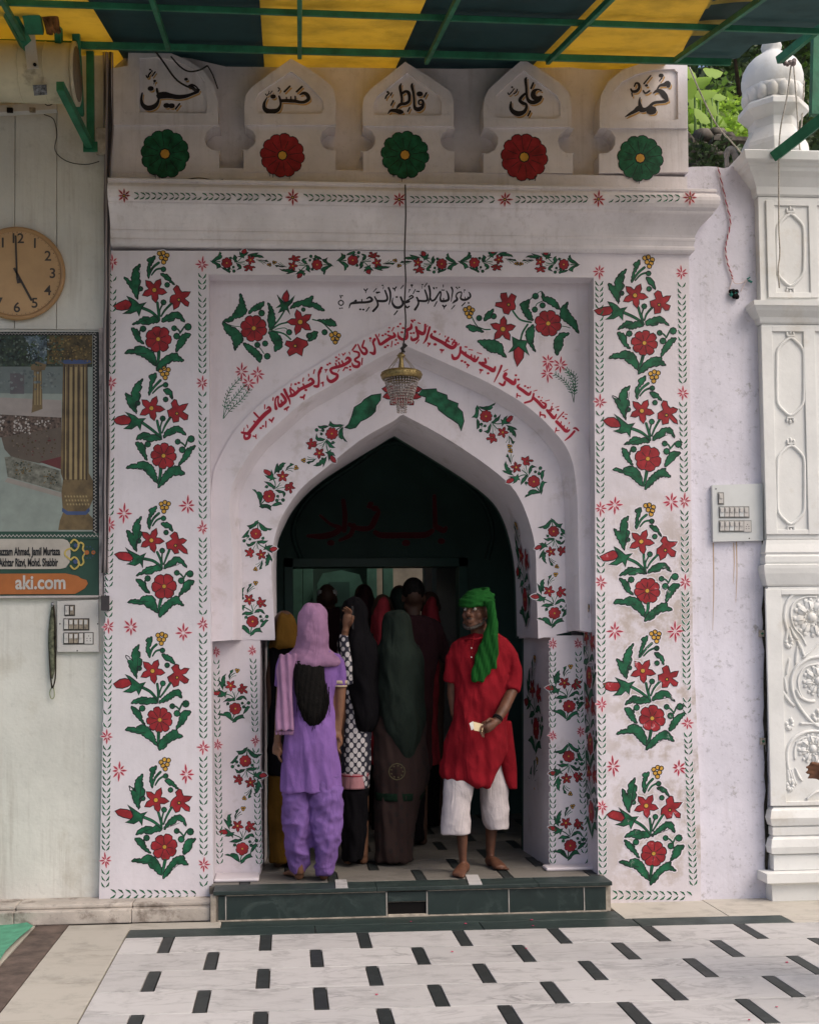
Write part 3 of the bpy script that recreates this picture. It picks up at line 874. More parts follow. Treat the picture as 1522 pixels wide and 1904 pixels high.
# ------------------------------------------------ painting on the gateway
F0, FC, FP, FD, FE = plane(0), plane(YC), plane(YC+.012), plane(YD), plane(YD+.004)
for k, (x, y) in enumerate([(298,632),(302,845),(303,1092),(298,1336),(306,1574)]):
    pt = Paint(F0); bouquet(pt, x, y, 1.0, seed=k); pt.build('painted_bouquet', GATE)
for k, (x, y) in enumerate([(1196,640),(1206,852),(1204,1098),(1210,1337),(1213,1584)]):
    pt = Paint(F0); bouquet(pt, x, y, 1.0, seed=k+9); pt.build('painted_bouquet', GATE)
def border(fn, segs, stars, r=10, wd=7, step=11, name='leaf_border'):
    pt = Paint(fn)
    for a, b_ in segs: chevrons(pt, a, b_, step, wd)
    o = pt.build(name, GATE)
    for x, y in stars:
        p2 = Paint(fn); star(p2, x, y, r); p2.build('painted_star', GATE)
def run(fn, xs, ys, skip=16, **k):
    """xs: function y->x ; ys: star heights, first and last are ends"""
    segs = [((xs(a+skip), a+skip), (xs(b_-skip), b_-skip)) for a, b_ in zip(ys, ys[1:])]; return segs
def lin(x0, y0, x1, y1): return lambda y: x0 + (x1-x0)*(y-y0)/(y1-y0)
fL = lin(210,480,196,1655); fI = lin(376,490,379,1655); fR = lin(1113,500,1120,1650); fRo = lambda y: 1266 + (y-500)*.012 + max(0, y-1300)*.025
for f, stars, e in ((fL,[487,712,976,1165,1370,1600],1652),(fI,[492,712,982,1160,1390,1608],1650),(fR,[505,748,945,1083,1310,1500],1650),(fRo,[508,731,932,1082,1345],1648)):
    border(F0, run(F0, f, stars) + [((f(stars[-1]+16), stars[-1]+16), (f(e), e))], [(f(y), y) for y in stars], 12)
pt = Paint(F0); chevrons(pt, (205,1662), (366,1664), 12.5, 8); pt.build('leaf_border', GATE)
pt = Paint(F0); chevrons(pt, (1136,1664), (1288,1666), 12, 8); pt.build('leaf_border', GATE)
for x, y in [(231,955),(349,940),(244,1166),(341,1177),(222,1433),(347,1440),(1142,939),(1247,933),(1142,1173),(1254,1174),(1139,1425),(1261,1428)]:
    pt = Paint(F0); star(pt, x, y, 16); pt.build('painted_star', GATE)
# cornice band
def cband(x, y, l): return P(x, y, -.152 - l)
pt = Paint(cband); st = [(231,364),(544,367),(742,371),(938,371),(1112,370),(1282,368)]
for (a, ya), (b_, yb) in zip(st, st[1:]): chevrons(pt, (a+19,ya), (b_-18,yb), 10.5, 6.0)
pt.build('leaf_border', GATE)
for x, y in st: p2 = Paint(cband); star(p2, x, y, 14, P_red); p2.dot(x, y, 2.5, P_gold, halo=False); p2.build('painted_star', GATE)
# frieze over the recess
for k, (x, y, d, fy) in enumerate([(421,488,1,1),(590,492,-1,1),(654,484,1,-1),(821,491,-1,-1),(882,488,1,1),(1047,492,-1,-1)]):
    pt = Paint(F0, hw=2.2, ow=1.2); bouquet(pt, x, y, .5, rot=90*d, fx=fy, sx=.30, sy=.52, lite=True, seed=k+20); pt.build('painted_spray', GATE)
# two big sprays on the recessed panel
def spray(pt, data, ox, oy, k, wk=1.0):
    g = lambda t: [(ox+float(a)/k, oy+float(b)/k) for a, b in (q.split(',') for q in t.split())]
    for t, wd in data['stems']: q = g(t); pt.stroke([(x, y, wd*1.2) for x, y in q], P_green)
    for t in data['leaves']: pt.shape(serrate(g(t)), P_green, sub=1)
    for x, y, r in data['dots']: pt.dot(ox+x/k, oy+y/k, r/k, P_green)
    pt.shape(g(data['bud']), P_red, sub=1); pt.shape(g(data['calyx']), P_green, sub=1); pt.shape(g(data['side']), P_red, sub=1)
    x, y = data['sc']; pt.dot(ox+x/k, oy+y/k, 3, P_gold, halo=False)
    x, y, a = data['star']; pt.flower(ox+x/k, oy+y/k, 25, P_red, 5, .42, .22, a, False, True)
    x, y = data['big']; pt.flower(ox+x/k, oy+y/k, 25, P_red, 8, .85, .2, .3)
    x, y = data['ber']
    for bx, by in ((-6,-4),(1,-7),(7,-3),(-3,3),(4,3),(1,9)): pt.dot(ox+x/k+bx, oy+y/k+by, 4.4, P_gold)
SPL = dict(stems=[('130,530 200,555 250,560',1.2),('460,585 520,520 565,450',2.6),('470,585 530,545 592,530',2.6),('480,590 560,610 610,650',2.6),('500,580 570,570 600,600',1.4),('765,510 830,530 880,575 905,600',2.0),('370,690 400,720 420,750',1.4)],
 leaves=['130,525 195,490 225,440 250,400 255,325 275,370 290,420 300,455 265,490 215,500 190,525','130,530 190,560 230,580 265,620 275,660 240,690 215,730 205,670 190,630 155,600 140,565','310,468 340,425 380,400 425,385 410,420 385,440 345,450','450,390 480,430 495,480 500,540 465,585 455,545 450,500 460,450',
 '605,432 640,390 700,375 770,345 755,390 800,400 850,450 800,440 770,420 730,420 690,405 650,420','455,595 500,600 540,635 550,680 545,710 495,735 500,690 475,650','275,675 320,690 370,725 410,770 390,815 365,780 330,750 295,715','800,512 850,515 900,508 930,540 935,555 880,555 840,530','740,665 790,640 800,595 765,600 730,620'],
 dots=[(405,465,22),(375,690,20),(430,680,20),(445,770,22),(600,600,20),(850,600,20),(740,625,20),(700,440,14)], bud='585,300 600,340 595,380 570,388 548,360 560,330', calyx='515,335 545,370 565,390 600,380 640,340 620,390 590,420 605,475 580,440 520,465 545,420 505,430 540,400',
 side='655,635 690,650 725,660 735,690 700,715 690,770 650,745 600,770 585,740 605,710 570,690 580,660 620,665', sc=(642,697), star=(678,528,-.6), big=(350,572), ber=(922,635))
SPR = dict(stems=[('520,490 545,540 580,580',1.6),('570,565 610,580 650,580',2.0),('810,450 860,510 940,530',2.8),('915,545 880,600 865,655',3.0),('1140,555 1180,560 1215,570',1.2),('955,345 930,370 880,400',1.6),('1020,380 980,400 965,440',1.4),('1010,310 990,320 970,345',1.2)],
 leaves=['560,660 620,655 690,660 735,690 745,740 765,780 700,745 650,740 600,700','480,555 520,550 570,570 605,600 560,590 520,595','605,520 620,470 675,435 660,480 640,505','860,400 900,380 930,370 915,430 940,470 950,520 910,500 880,450','1015,310 1035,350 1090,360 1130,400 1140,440 1085,410 1020,370',
 '1200,385 1190,430 1220,480 1260,530 1275,610 1230,560 1190,530 1145,490 1150,430','1210,610 1165,640 1160,700 1120,765 1100,700 1105,650 1150,605','955,545 960,600 950,680 970,740 930,690 905,640 905,590'],
 dots=[(675,487,20),(970,345,22),(1020,410,20),(965,440,20),(572,500,20)], bud='840,845 818,780 815,725 850,700 890,730 885,780', calyx='805,630 850,655 915,660 900,700 925,765 885,730 850,700 815,730 778,745 812,700',
 side='725,325 765,320 775,360 800,325 835,345 820,385 830,415 825,440 795,445 780,475 745,465 735,430 685,415 690,390 735,385 722,350', sc=(780,405), star=(740,578,-1.5), big=(1060,538), ber=(498,455))
pt = Paint(FP); spray(pt, SPL, 380, 460, 3.805); pt.build('painted_spray', GATE)
pt = Paint(FP); spray(pt, SPR, 740, 460, 3.805); pt.build('painted_spray', GATE)
def sprig(stars, stems):
    pt = Paint(FP, hw=1.6)
    for q in stems:
        sm_ = smoothline(q, 8); pt.stroke([(a, b_, 1.3) for a, b_ in q], P_green, hw=1)
        for i in range(2, len(sm_)-6):
            if i % 2: continue
            (x, y), (x2, y2) = sm_[i], sm_[i+1]; d = math.hypot(x2-x, y2-y) or 1; ux, uy = (x2-x)/d, (y2-y)/d
            for sd in (-1, 1): pt.stroke([(x, y, 1), (x - ux*4 - uy*sd*4.5, y - uy*4 + ux*sd*4.5, 1.6)], P_green, hw=.8)
    for x, y in stars: star(pt, x, y, 14)
    pt.build('painted_sprig', GATE)
sprig([(449,691),(479,695),(462,712)], [[(447,703),(428,725),(419,750),(415,778)],[(456,715),(440,735),(424,755),(415,778)],[(465,722),(450,742),(430,760),(416,778)]])
sprig([(1018,672),(1041,679),(1017,694)], [[(1050,685),(1062,705),(1067,728),(1066,748)],[(1030,695),(1048,708),(1060,725),(1066,748)],[(1055,690),(1068,700),(1068,722),(1066,748)]])
# lettering
pt = Paint(FP, hw=1); strokes(pt, BIS_A, 620, 520, 10.871, P_ink, hw=1.1); strokes(pt, BIS_B, 740, 520, 10.871, P_ink, hw=1.1); pt.build('painted_lettering', GATE)
pt = Paint(FC, hw=1)
for t, ox, oy in ((ARC1,430,690),(ARC2,580,600),(ARC3,740,580),(ARC4,910,680)): strokes(pt, t, ox, oy, 8.4556, P_lred, hm=P_pink, hw=1.2)
pt.build('painted_lettering', GATE)
# arch face: big leaves, lotus, sprays
pt = Paint(FD, hw=2.4)
g = lambda t, ox, oy, k: [(ox+float(a)/k, oy+float(b)/k) for a, b in (q.split(',') for q in t.split())]
pt.shape(g('990,1275 1020,1250 1040,1200 1060,1130 1110,1100 1130,1075 1180,1045 1250,1035 1245,1080 1215,1120 1210,1160 1180,1190 1140,1215 1105,1230 1070,1275 1030,1285',380,460,3.805), P_green, sub=1); pt.build('painted_leaf', GATE)
pt = Paint(FD, hw=2.4)
pt.shape(g('140,1045 170,1005 270,1000 275,1020 345,1045 350,1075 425,1105 420,1130 455,1165 465,1230 445,1300 425,1250 375,1215 350,1200 285,1150 275,1125 190,1090 195,1060',740,460,3.805), P_green, sub=1); pt.build('painted_leaf', GATE)
pt = Paint(FD, hw=2)
for a in (20, 55, 90, 125, 160, -10, 190):
    c, s_ = math.cos(R(a)), math.sin(R(a)); x, y = 747, 728; pt.shape([(x, y), (x+c*20-s_*8, y+s_*20+c*8), (x+c*38, y+s_*38*.8), (x+c*20+s_*8, y+s_*20-c*8)], P_red)
pt.build('painted_lotus', GATE)
for k, (x, y, s, rot, fx, fy) in enumerate([(470,1157,.46,0,1,1),(477,993,.45,180,1,1),(501,923,.48,42,1,1),(616,808,.48,-138,1,1),
        (1029,1140,.47,0,1,1),(1029,989,.44,180,-1,1),(992,896,.47,-38,1,1),(903,776,.47,142,1,1)]):
    pt = Paint(FD, hw=1.9, ow=1.1); bouquet(pt, x, y, s, rot, fx, fy, lite=True, seed=k+40); pt.build('painted_spray', GATE)
for k, (x, y, s, rot, fx) in enumerate([(437,1318,.46,0,1),(457,1414,.46,180,1),(451,1578,.48,0,1),(1056,1312,.48,0,1),(1058,1408,.46,180,-1),(1059,1572,.48,0,1)]):
    pt = Paint(FE, hw=1.7, ow=1.1); bouquet(pt, x, y, s, rot, fx, 1, lite=True, seed=k+60); pt.build('painted_spray', GATE)
random.seed(3)
for f, ys in ((lin(402,1212,409,1610),[1212,1385]),(lin(470,1210,482,1610),[1210,1377]),(lin(1027,1197,1027,1605),[1197,1368]),(lin(1074,1197,1086,1590),[1197,1360])):
    border(FE, run(0, f, ys, 14) + [((f(ys[-1]+14), ys[-1]+14), (f(1608), 1608))], [(f(y), y) for y in ys], 9, 5.5, 10)
# reveals: painting on the side faces of the recess, seen at a slant
def side_map(X, sgn, Y0, Y1):   # u 0..1 across depth, v = metres up
    return lambda u, v, l: Vector((X + sgn*l, Y0 + (Y1-Y0)*u, v))
X1 = P(1107, 1400, 0).x
for zc in (1.32, .92, .52):
    fn = (lambda u, v, l, zc=zc: Vector((X1 - l, .12 - u*.0028, zc - v*.00285)))
    pt = Paint(fn, hw=3); bouquet(pt, 0, 0, .95, lite=True, seed=int(zc*50)); pt.build('painted_spray', GATE)
def jmap(zc):   # splayed right jamb
    q, qb, zt = JR; a = Vector((q[1][0], q[1][1], 0)) if False else Vector((P(1023,1400,YD).x, YD+.004, 0)); b_ = Vector((P(973,1400,YR).x, YR, 0)); d = (b_-a); nrm = Vector((-d.y, d.x, 0)).normalized()
    if nrm.x > 0: nrm = -nrm
    return lambda u, v, l: a + d*(.5 - u*.0048) + nrm*(l+.002) + Vector((0,0,zc - v*.0030))
for zc in (.98, .33):
    pt = Paint(jmap(zc), hw=3); bouquet(pt, 0, 0, 1, lite=True, seed=int(zc*30)); pt.build('painted_spray', GATE)
def smap(zc):   # curved soffit, right side
    RF = [p for p in AF if p.x > .9]; RB = AB[-len(RF):]
    def at(c, z):
        for a, b_ in zip(c, c[1:]):
            if min(a.z, b_.z) <= z <= max(a.z, b_.z): return a.lerp(b_, (z-a.z)/((b_.z-a.z) or 1))
        return min(c, key=lambda p: abs(p.z-z))
    def f(u, v, l):
        z = zc - v*.0032; a = at(RF, z); b_ = at(RB, z); p = a.lerp(b_, .5 - u*.0045); return p + Vector((-(l*1.5+.006), 0, 0))
    return f
pt = Paint(smap(P(985,1115,.5).z), hw=3); bouquet(pt, 0, 0, 1, lite=True, seed=77); pt.build('painted_spray', GATE)
# ================================================================= setting: ground and floor
def Zp(x, y): return PZ(x, y, 0)
mb = MB(); mb.box((-700, -700, -.30), (700, 700, -.034), mat('beaten_earth', (.20,.18,.15), .95, .2, 2)); GROUND = mb.build('ground', kind='structure')
FLOOR = thing('floor', (0, 0, 0), None, None, kind='structure')
mb = MB(); mb.box((-8, -9.5, -.032), (9, .5, -.012), M_grout); mb.build('floor_bed', FLOOR)
def slab(name, x0, x1, y0, y1, m, parent=FLOOR, z=0.0, sk=-.02, gap=.0022, th=.014):
    g = gap*1.3; dz = random.uniform(-.0005, .0005); mb = MB(); c = .0015
    q = [(x0+g, y0+g), (x1-g, y0+g), (x1-g, y1-g), (x0+g, y1-g)]
    sk3 = lambda x, y, zz: (x - sk*0*(y), y + sk*(x+.4), zz)
    vs = [sk3(x, y, z-th+dz) for x, y in q] + [sk3(x, y, z-c+dz) for x, y in q] + [sk3(x + (c if i in (0,3) else -c), y + (c if i < 2 else -c), z+dz) for i, (x, y) in enumerate(q)]
    mb.add(vs, [(0,1,5,4),(1,2,6,5),(2,3,7,6),(3,0,4,7),(4,5,9,8),(5,6,10,9),(6,7,11,10),(7,4,8,11),(8,9,10,11)], m)
    return mb.build(name, parent)
pitch = .3335; y0 = -.535
for r in range(11):
    yt = y0 - r*pitch; yb = yt - pitch; off = -.648 if r % 2 == 0 else -.395
    xs = [off + .5085*k for k in range(-12, 13)]; xs = [x for x in xs if x > -.846 and x < 5.2]
    x = -.848
    for s in xs:
        if s - x > .03: slab('floor_slab', x, s, yb, yt, M_slab)
        slab('floor_inlay', s, s + .058, yb, yt, M_black); x = s + .058
    slab('floor_slab', x, x+.45, yb, yt, M_slab)
for a, b_ in ((-.848,.15),(.15,1.05),(1.05,1.9),(1.9,2.74)): slab('floor_border', a, b_, -.535, -.352, M_dark)
slab('floor_slab', 2.74, 4.2, -.535, -.352, M_slab2)
for a, b_ in ((-.44,-.9+.05),): pass
slab('floor_slab', -.86, -.36, -.35, -.20, M_slab2); slab('floor_slab', -.36, 1.86, -.35, -.16, M_dark)
for a, b_ in ((1.86,2.45),(2.45,3.3),(3.3,4.2)): slab('floor_slab', a, b_, -.35, .14, M_slab2)
for k in range(4): slab('floor_slab', -1.2, -.85, -1.35 - k*1.15, -.2 - k*1.15, M_slab2, sk=0)
slab('floor_border', -1.378, -1.2, -4.5, -.12, mat('brown_stone_strip', (.13,.095,.08), .7, .25, 9, .4, 50, grime=.5), sk=0)
for k in range(4): slab('floor_slab', -2.6, -1.38, -1.2 - k*1.1, -.1 - k*1.1, M_slab2, sk=0)
for k in range(4):   # the court carries on to the right and behind the camera
    slab('floor_slab', -1.2 + k*1.6, .4 + k*1.6, -6.6, -4.26, M_slab); slab('floor_slab', -1.2 + k*1.6, .4 + k*1.6, -9, -6.6, M_slab)
# green matting at the left
mb = MB(); n = 14; vs = []; rows = 16
for j in range(rows):
    y = -.03 - j*.26
    for i in range(n):
        u = i/(n-1); xr = -1.385 + .015*math.sin(j*1.7) - (.10 if j == 0 else 0); x = xr - u*1.1
        yy = y + (.04*math.sin(u*9) - .05*(1-u) if j == 0 else 0); vs.append((x, yy, .006 + .006*abs(math.sin(i*1.3+j*.9)) + (.012 if i == 0 else 0)))
mb.add(vs, [(j*n+i, j*n+i+1, (j+1)*n+i+1, (j+1)*n+i) for j in range(rows-1) for i in range(n-1)], mat('green_matting', (.10,.33,.21), .9, .12, 14, .5, 90, grime=.4), True)
o = mb.build('floor_mat'); tag(o, 'faded green mat lying on the floor at the foot of the cream wall', 'mat')

# unseen wall added behind the camera to block low light, pale for bounce
CWL = thing('added_shade_wall', (1, -15, 0), 'plain cream wall added unseen behind the viewer to cut low light into the doorway', 'wall')
mb = MB(); mb.box((-14, -15.4, 0), (16, -15, 2.6), mat('shade_wall_cream', (.62,.60,.57), .9, .1, 1)); mb.build('wall_body', CWL)
mb = MB(); mb.box((-14, -15.5, 2.6), (16, -14.9, 2.75), M_mortar); mb.build('coping', CWL)

# step in front of the door
A = Zp(395, 1715); B_ = Zp(1135, 1693); sx0, sx1, sy = A.x, B_.x, -.205
ST = thing('entrance_step', (.7, sy, 0), 'dark green marble step below the painted archway with a drain hole in its face', 'step')
mb = MB(); mb.box((sx0, sy+.012, 0), (sx1, .22, .145), M_mortar); mb.build('step_core', ST)
TX = lambda x: P(x, 1690, sy).x
def rz(y): return P(745, y, sy).z
def box_part(name, a, b_, m, parent, bev=.002): mb = MB(); mb.box(a, b_, m); return mb.build(name, parent, bevel=bev)
for a, b_ in ((406,419),(421,717),(795,944),(947,1084),(1087,1126)):
    box_part('riser_panel', (TX(a), sy-.004, .008), (TX(b_), sy+.011, .139), M_dark, ST)
box_part('riser_panel', (TX(721), sy-.004, .085), (TX(792), sy+.011, .139), M_dark, ST)
box_part('drain_hole', (TX(721), sy+.008, .012), (TX(792), sy+.0115, .078), mat('hole_black', (.006,.005,.005), 1), ST, 0)
box_part('drain_sill', (TX(721), sy-.006, .004), (TX(792), sy+.011, .014), M_mortar, ST)
for a, b_ in ((397,700),(700,1000),(1000,1137)):
    box_part('tread_slab', (TX(a)+.001, sy-.022, .1475), (TX(b_)-.001, -.045, .170), M_dark, ST, .003)
for a, b_, yb, yt in ((625,648,1656,1637),(868,900,1651,1628)):
    q = [PZ(x, y, .171) for x, y in (((a,yb),(b_,yb),(b_-4,yt),(a-2,yt)) if a < 700 else ((a+8,yb),(b_+1,yb),(b_-12,yt),(a-3,yt)))]
    q = [Vector((p.x, max(p.y, sy-.021), 0)) for p in q]
    mb = MB(); mb.add([(p.x, p.y, .1705) for p in q] + [(p.x, p.y, .1765) for p in q], [(0,1,5,4),(1,2,6,5),(2,3,7,6),(3,0,4,7),(4,5,6,7)], M_slab); mb.build('marble_marker', ST)
for a, b_ in ((sx0-.001, sx0+.02),): box_part('mortar_edge', (a-.01, sy-.008, 0), (b_-.002, sy+.02, .1465), M_mortar, ST)
for a, b_ in ((421,717),(795,1126)): box_part('mortar_line', (TX(a), sy-.008, .1395), (TX(b_), sy+.012, .1465), M_mortar, ST, .001)
for x in (420,718.5,793.5,945.5,1085.5): box_part('mortar_line', (TX(x)-.003, sy-.006, .008), (TX(x)+.003, sy+.010, .1385), mat('pale_mortar', (.50,.47,.43), .9, .15, 20), ST, .0005)
box_part('mortar_line', (TX(405), sy-.012, 0), (TX(1127), sy+.011, .0075), M_mortar, ST, .001)

# low ledge at the foot of the left wall
LG = thing('wall_ledge', (-1.2, -.18, 0), 'dirty pale stone ledge at the foot of the cream wall left of the step', 'ledge')
xs = [-2.9, -1.5, -.86, -.425]
for a, b_ in zip(xs, xs[1:]): box_part('ledge_block', (a+.001, -.185, 0), (b_-.001, .16, .075), M_ledge, LG, .006)
for a, b_ in zip(xs, xs[1:]): box_part('ledge_cap', (a+.001, -.135, .0755), (b_-.001, .16, .10), M_ledge, LG, .008)
# left wall
LW = thing('cream_wall', (-1.9, .06, 0), 'cream painted wall with vertical board joints behind the clock and the poster', 'wall')
xe = P(196, 800, .06).x; ztop = 5.25; zmid = P(60, 612, .06).z
mb = MB(); mb.box((-3.4, .075, .09), (xe, .40, ztop), M_left); mb.build('wall_core', LW)
jx = [-3.4, -2.6, -2.05, P(28,400,.06).x, P(106,400,.06).x, xe]
for a, b_ in zip(jx, jx[1:]): box_part('wall_board', (a+.002, .060, zmid), (b_-.002, .0745, ztop), M_left, LW, .002)
mb = MB(); mb.box((-3.4, .060, .09), (xe, .0745, zmid-.004), M_left); mb.build('lower_plaster', LW)
# right wall
RW = thing('right_plaster_wall', (2.6, .03, 0), 'pale lavender plaster wall with flaking paint between the gateway and the marble pilaster', 'wall')
xa = P(1278, 900, .03).x - .10; xb = P(1455, 900, .03).x
mb = MB(); pts = [(1272,1688),(1272,308)]
for i in range(13): pts.append((1272 + i*14.5, 311 + random.uniform(-2.2, 2.2) + (3 if i > 8 else 0)))
pts += [(1455,1688)]
mb.plate(pts, .03, .38, M_right); mb.build('wall_face', RW)
for x, y in ((1414,1178),(1416,1378)):
    mb = MB(); p = P(x, y, .02); mb.box((p.x-.012, .006, p.z-.02), (p.x+.014, .03, p.z+.02), M_mortar); mb.tube([(p.x, -.004, p.z), (p.x, .006, p.z)], .007, M_steel); mb.build('hinge_pin', RW)
random.seed(41)
for k in range(2):
    mb = MB(); q = [(1414 + (y-600)*.0095 + random.uniform(-1.6, 1.6) + k*2, y) for y in range(330 if k else 612, 1660, 26) if not (k and 555 < y < 612)]
    mb.tube([P(x, y, .022) for x, y in q], [random.uniform(.003, .010) for _ in q], mat('joint_dark', (.035,.032,.024), 1, .4, 30, .5, 60), 6); mb.build('open_joint', RW)  # dark uneven strip drawn along the seam of wall and marble
# rust runs under the switch board
for x, y0_, y1_ in ((1325,1010,1172),(1363,1010,1085),(1368,1008,1120)):
    pt = Paint(plane(.03)); pt.stroke([(x, y0_, 2.2), (x+1, (y0_+y1_)/2, 1.6), (x-1, y1_, .6)], mat('rust_run', (.50,.36,.25), .9), halo=False); pt.build('rust_stain', RW)

# ================================================================= dark hall behind the arch
HALL = thing('inner_hall', (.7, 1.5, .17), 'dark green painted hall seen through the archway with red lettering over its inner door', 'hall')
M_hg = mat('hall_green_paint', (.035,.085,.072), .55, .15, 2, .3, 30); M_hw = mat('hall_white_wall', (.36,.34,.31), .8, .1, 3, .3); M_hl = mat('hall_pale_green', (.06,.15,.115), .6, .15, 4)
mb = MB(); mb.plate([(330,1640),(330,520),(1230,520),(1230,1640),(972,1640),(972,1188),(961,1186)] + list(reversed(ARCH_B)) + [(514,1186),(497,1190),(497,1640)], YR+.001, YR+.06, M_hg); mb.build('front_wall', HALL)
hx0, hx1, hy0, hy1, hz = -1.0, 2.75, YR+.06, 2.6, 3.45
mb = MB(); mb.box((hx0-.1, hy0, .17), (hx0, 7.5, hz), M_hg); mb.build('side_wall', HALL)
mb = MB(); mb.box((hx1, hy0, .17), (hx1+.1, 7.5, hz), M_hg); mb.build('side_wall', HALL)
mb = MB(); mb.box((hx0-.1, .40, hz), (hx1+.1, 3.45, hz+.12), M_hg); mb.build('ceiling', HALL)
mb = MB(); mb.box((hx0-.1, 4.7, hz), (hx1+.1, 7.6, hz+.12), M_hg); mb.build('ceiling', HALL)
mb = MB(); mb.box((hx0-.1, 3.45, hz), (.6, 4.7, hz+.12), M_hg); mb.build('ceiling', HALL)  # ceiling left open beside this piece, an added gap letting sky light in
BW = P(545,1055,hy1); BE = P(852,1055,hy1)
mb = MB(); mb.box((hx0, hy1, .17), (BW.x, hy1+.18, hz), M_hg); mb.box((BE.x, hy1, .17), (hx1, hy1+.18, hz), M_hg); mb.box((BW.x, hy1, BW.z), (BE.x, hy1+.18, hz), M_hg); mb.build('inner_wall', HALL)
for a, b_, c, d in ((BW.x-.07, BW.x, .17, BW.z+.07), (BE.x, BE.x+.07, .17, BW.z+.07), (BW.x-.07, BE.x+.07, BW.z, BW.z+.07)): box_part('door_frame', (a, hy1-.03, c), (b_, hy1-.001, d), mat('frame_green', (.03,.09,.075), .35), HALL)
# relief arch line on the inner wall
cur = smoothline([(560,1040),(545,985),(575,925),(650,870),(735,822),(820,868),(890,925),(915,985),(905,1040)], 5); mb = MB(); mb.tube([P(x, y, hy1-.01) for x, y in cur], .02, M_hg, 6); mb.build('arch_rib', HALL)
pt = Paint(plane(hy1-.004), hw=.5); strokes(pt, SIGN, 500, 860, 3.044, mat('sign_red', (.13,.015,.02), .7), hw=.1); pt.build('painted_lettering', HALL)
mb = MB(); mb.box((hx0, 7.4, .17), (hx1, 7.5, hz), M_hw); mb.build('far_wall', HALL)
a = P(695,1100,4.95); b_ = P(880,1100,4.95); box_part('pale_partition', (a.x, 4.95, .17), (b_.x, 5.05, hz), mat('grey_beige_wall', (.30,.265,.22), .8, .2, 3), HALL)
a = P(500,1100,4.98); b_ = P(694,1100,4.98); box_part('green_partition', (a.x-.3, 4.95, .17), (b_.x, 5.05, hz), mat('dull_green_wall', (.02,.055,.042), .7, .2, 3), HALL)
# pale pillar and green niche beyond the door
p = P(808,1100,3.6); q = P(850,1100,3.6); box_part('pale_pillar', (p.x, 3.5, .17), (q.x+.25, 3.8, hz), M_hw, HALL, .01)
p = P(790,1100,3.9); q = P(806,1100,3.9); box_part('pale_pillar', (p.x, 3.9, .17), (q.x, 4.1, hz), M_hw, HALL, .01)
nz = [(590,1150),(590,1085),(600,1066),(635,1060),(668,1068),(676,1090),(676,1150)]
mb = MB(); mb.plate(nz, 4.6, 4.7, M_hl); mb.build('green_niche', HALL)
mb = MB(); mb.plate([(612,1128),(612,1082),(650,1082),(650,1128)], 4.58, 4.6, M_hg); mb.build('niche_panel', HALL)
for x in (552, 572, 690, 720): a = P(x, 1100, 4.8); box_part('green_post', (a.x-.05, 4.7, .17), (a.x+.05, 4.8, hz), M_hl, HALL, .005)
# hall floor
IF = thing('hall_floor', (0, 0, 0), None, None, kind='structure')
mb = MB(); mb.box((-.44, -.04, .12), (1.85, .61, .158), M_grout); mb.build('floor_bed', IF); mb = MB(); mb.box((hx0, .612, .12), (hx1, 7.4, .158), M_grout); mb.build('floor_bed', IF)
for xa_, xb_ in ((397,483),(1023,1109)):
    mb = MB(); mb.box((P(xa_,1600,0).x, .02 if xa_ < 500 else .12, .1705), (P(xb_,1600,.24).x, YD+.003, .19), M_wall); mb.build('jamb_foot', GATE, bevel=.012)
for r in range(9):
    yb = -.043 + r*.333; yt = yb + .333; off = -.52 if r % 2 else -.27; x = -.9
    if r < 2: x = -.43
    for k in range(8):
        s = off + .5085*k
        if s < x + .02: continue
        if s > (1.80 if r < 2 else 2.6): break
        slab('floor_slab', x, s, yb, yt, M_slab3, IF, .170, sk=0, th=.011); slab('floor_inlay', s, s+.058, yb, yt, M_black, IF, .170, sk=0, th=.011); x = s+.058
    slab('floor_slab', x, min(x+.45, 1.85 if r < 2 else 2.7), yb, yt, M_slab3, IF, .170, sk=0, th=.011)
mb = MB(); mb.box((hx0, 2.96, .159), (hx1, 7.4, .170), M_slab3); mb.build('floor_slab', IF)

# ================================================================= canopy
U0 = P(300,88,-.3); U1 = P(1250,109,-.3); cu = (U1-U0).normalized(); cv = Vector((0,1,.28)).normalized(); cn = cu.cross(cv).normalized()
if cn.z < 0: cn = -cn
def CP(x, y, lift=0.0): return PN(x, y, U0 + cn*lift, cn)
CAN = thing('striped_canopy', (.7, -.3, U0.z), 'green steel frame canopy with yellow and dark green cloth stripes over the gateway top', 'canopy')
def cloth(name, c, tr):
    m = bpy.data.materials.new(name); m.use_nodes = True; t = m.node_tree; N = t.nodes; L = t.links; b = N['Principled BSDF']; out = N['Material Output']
    g = N.new('ShaderNodeNewGeometry'); n = N.new('ShaderNodeTexNoise'); n.inputs['Scale'].default_value = 3; n.inputs['Detail'].default_value = 8; n.inputs['Roughness'].default_value = .7; L.new(g.outputs['Position'], n.inputs['Vector'])
    x = N.new('ShaderNodeMix'); x.data_type = 'RGBA'; r = N.new('ShaderNodeMapRange'); r.inputs[1].default_value = .45; r.inputs[2].default_value = .8; L.new(n.outputs[0], r.inputs[0]); L.new(r.outputs[0], x.inputs[0])
    x.inputs[6].default_value = (*c, 1); x.inputs[7].default_value = (*[v*.55 for v in c], 1); L.new(x.outputs[2], b.inputs['Base Color']); b.inputs['Roughness'].default_value = .75
    tl = N.new('ShaderNodeBsdfTranslucent'); L.new(x.outputs[2], tl.inputs[0]); ms = N.new('ShaderNodeMixShader'); ms.inputs[0].default_value = tr
    L.new(b.outputs[0], ms.inputs[1]); L.new(tl.outputs[0], ms.inputs[2]); L.new(ms.outputs[0], out.inputs[0]); return m
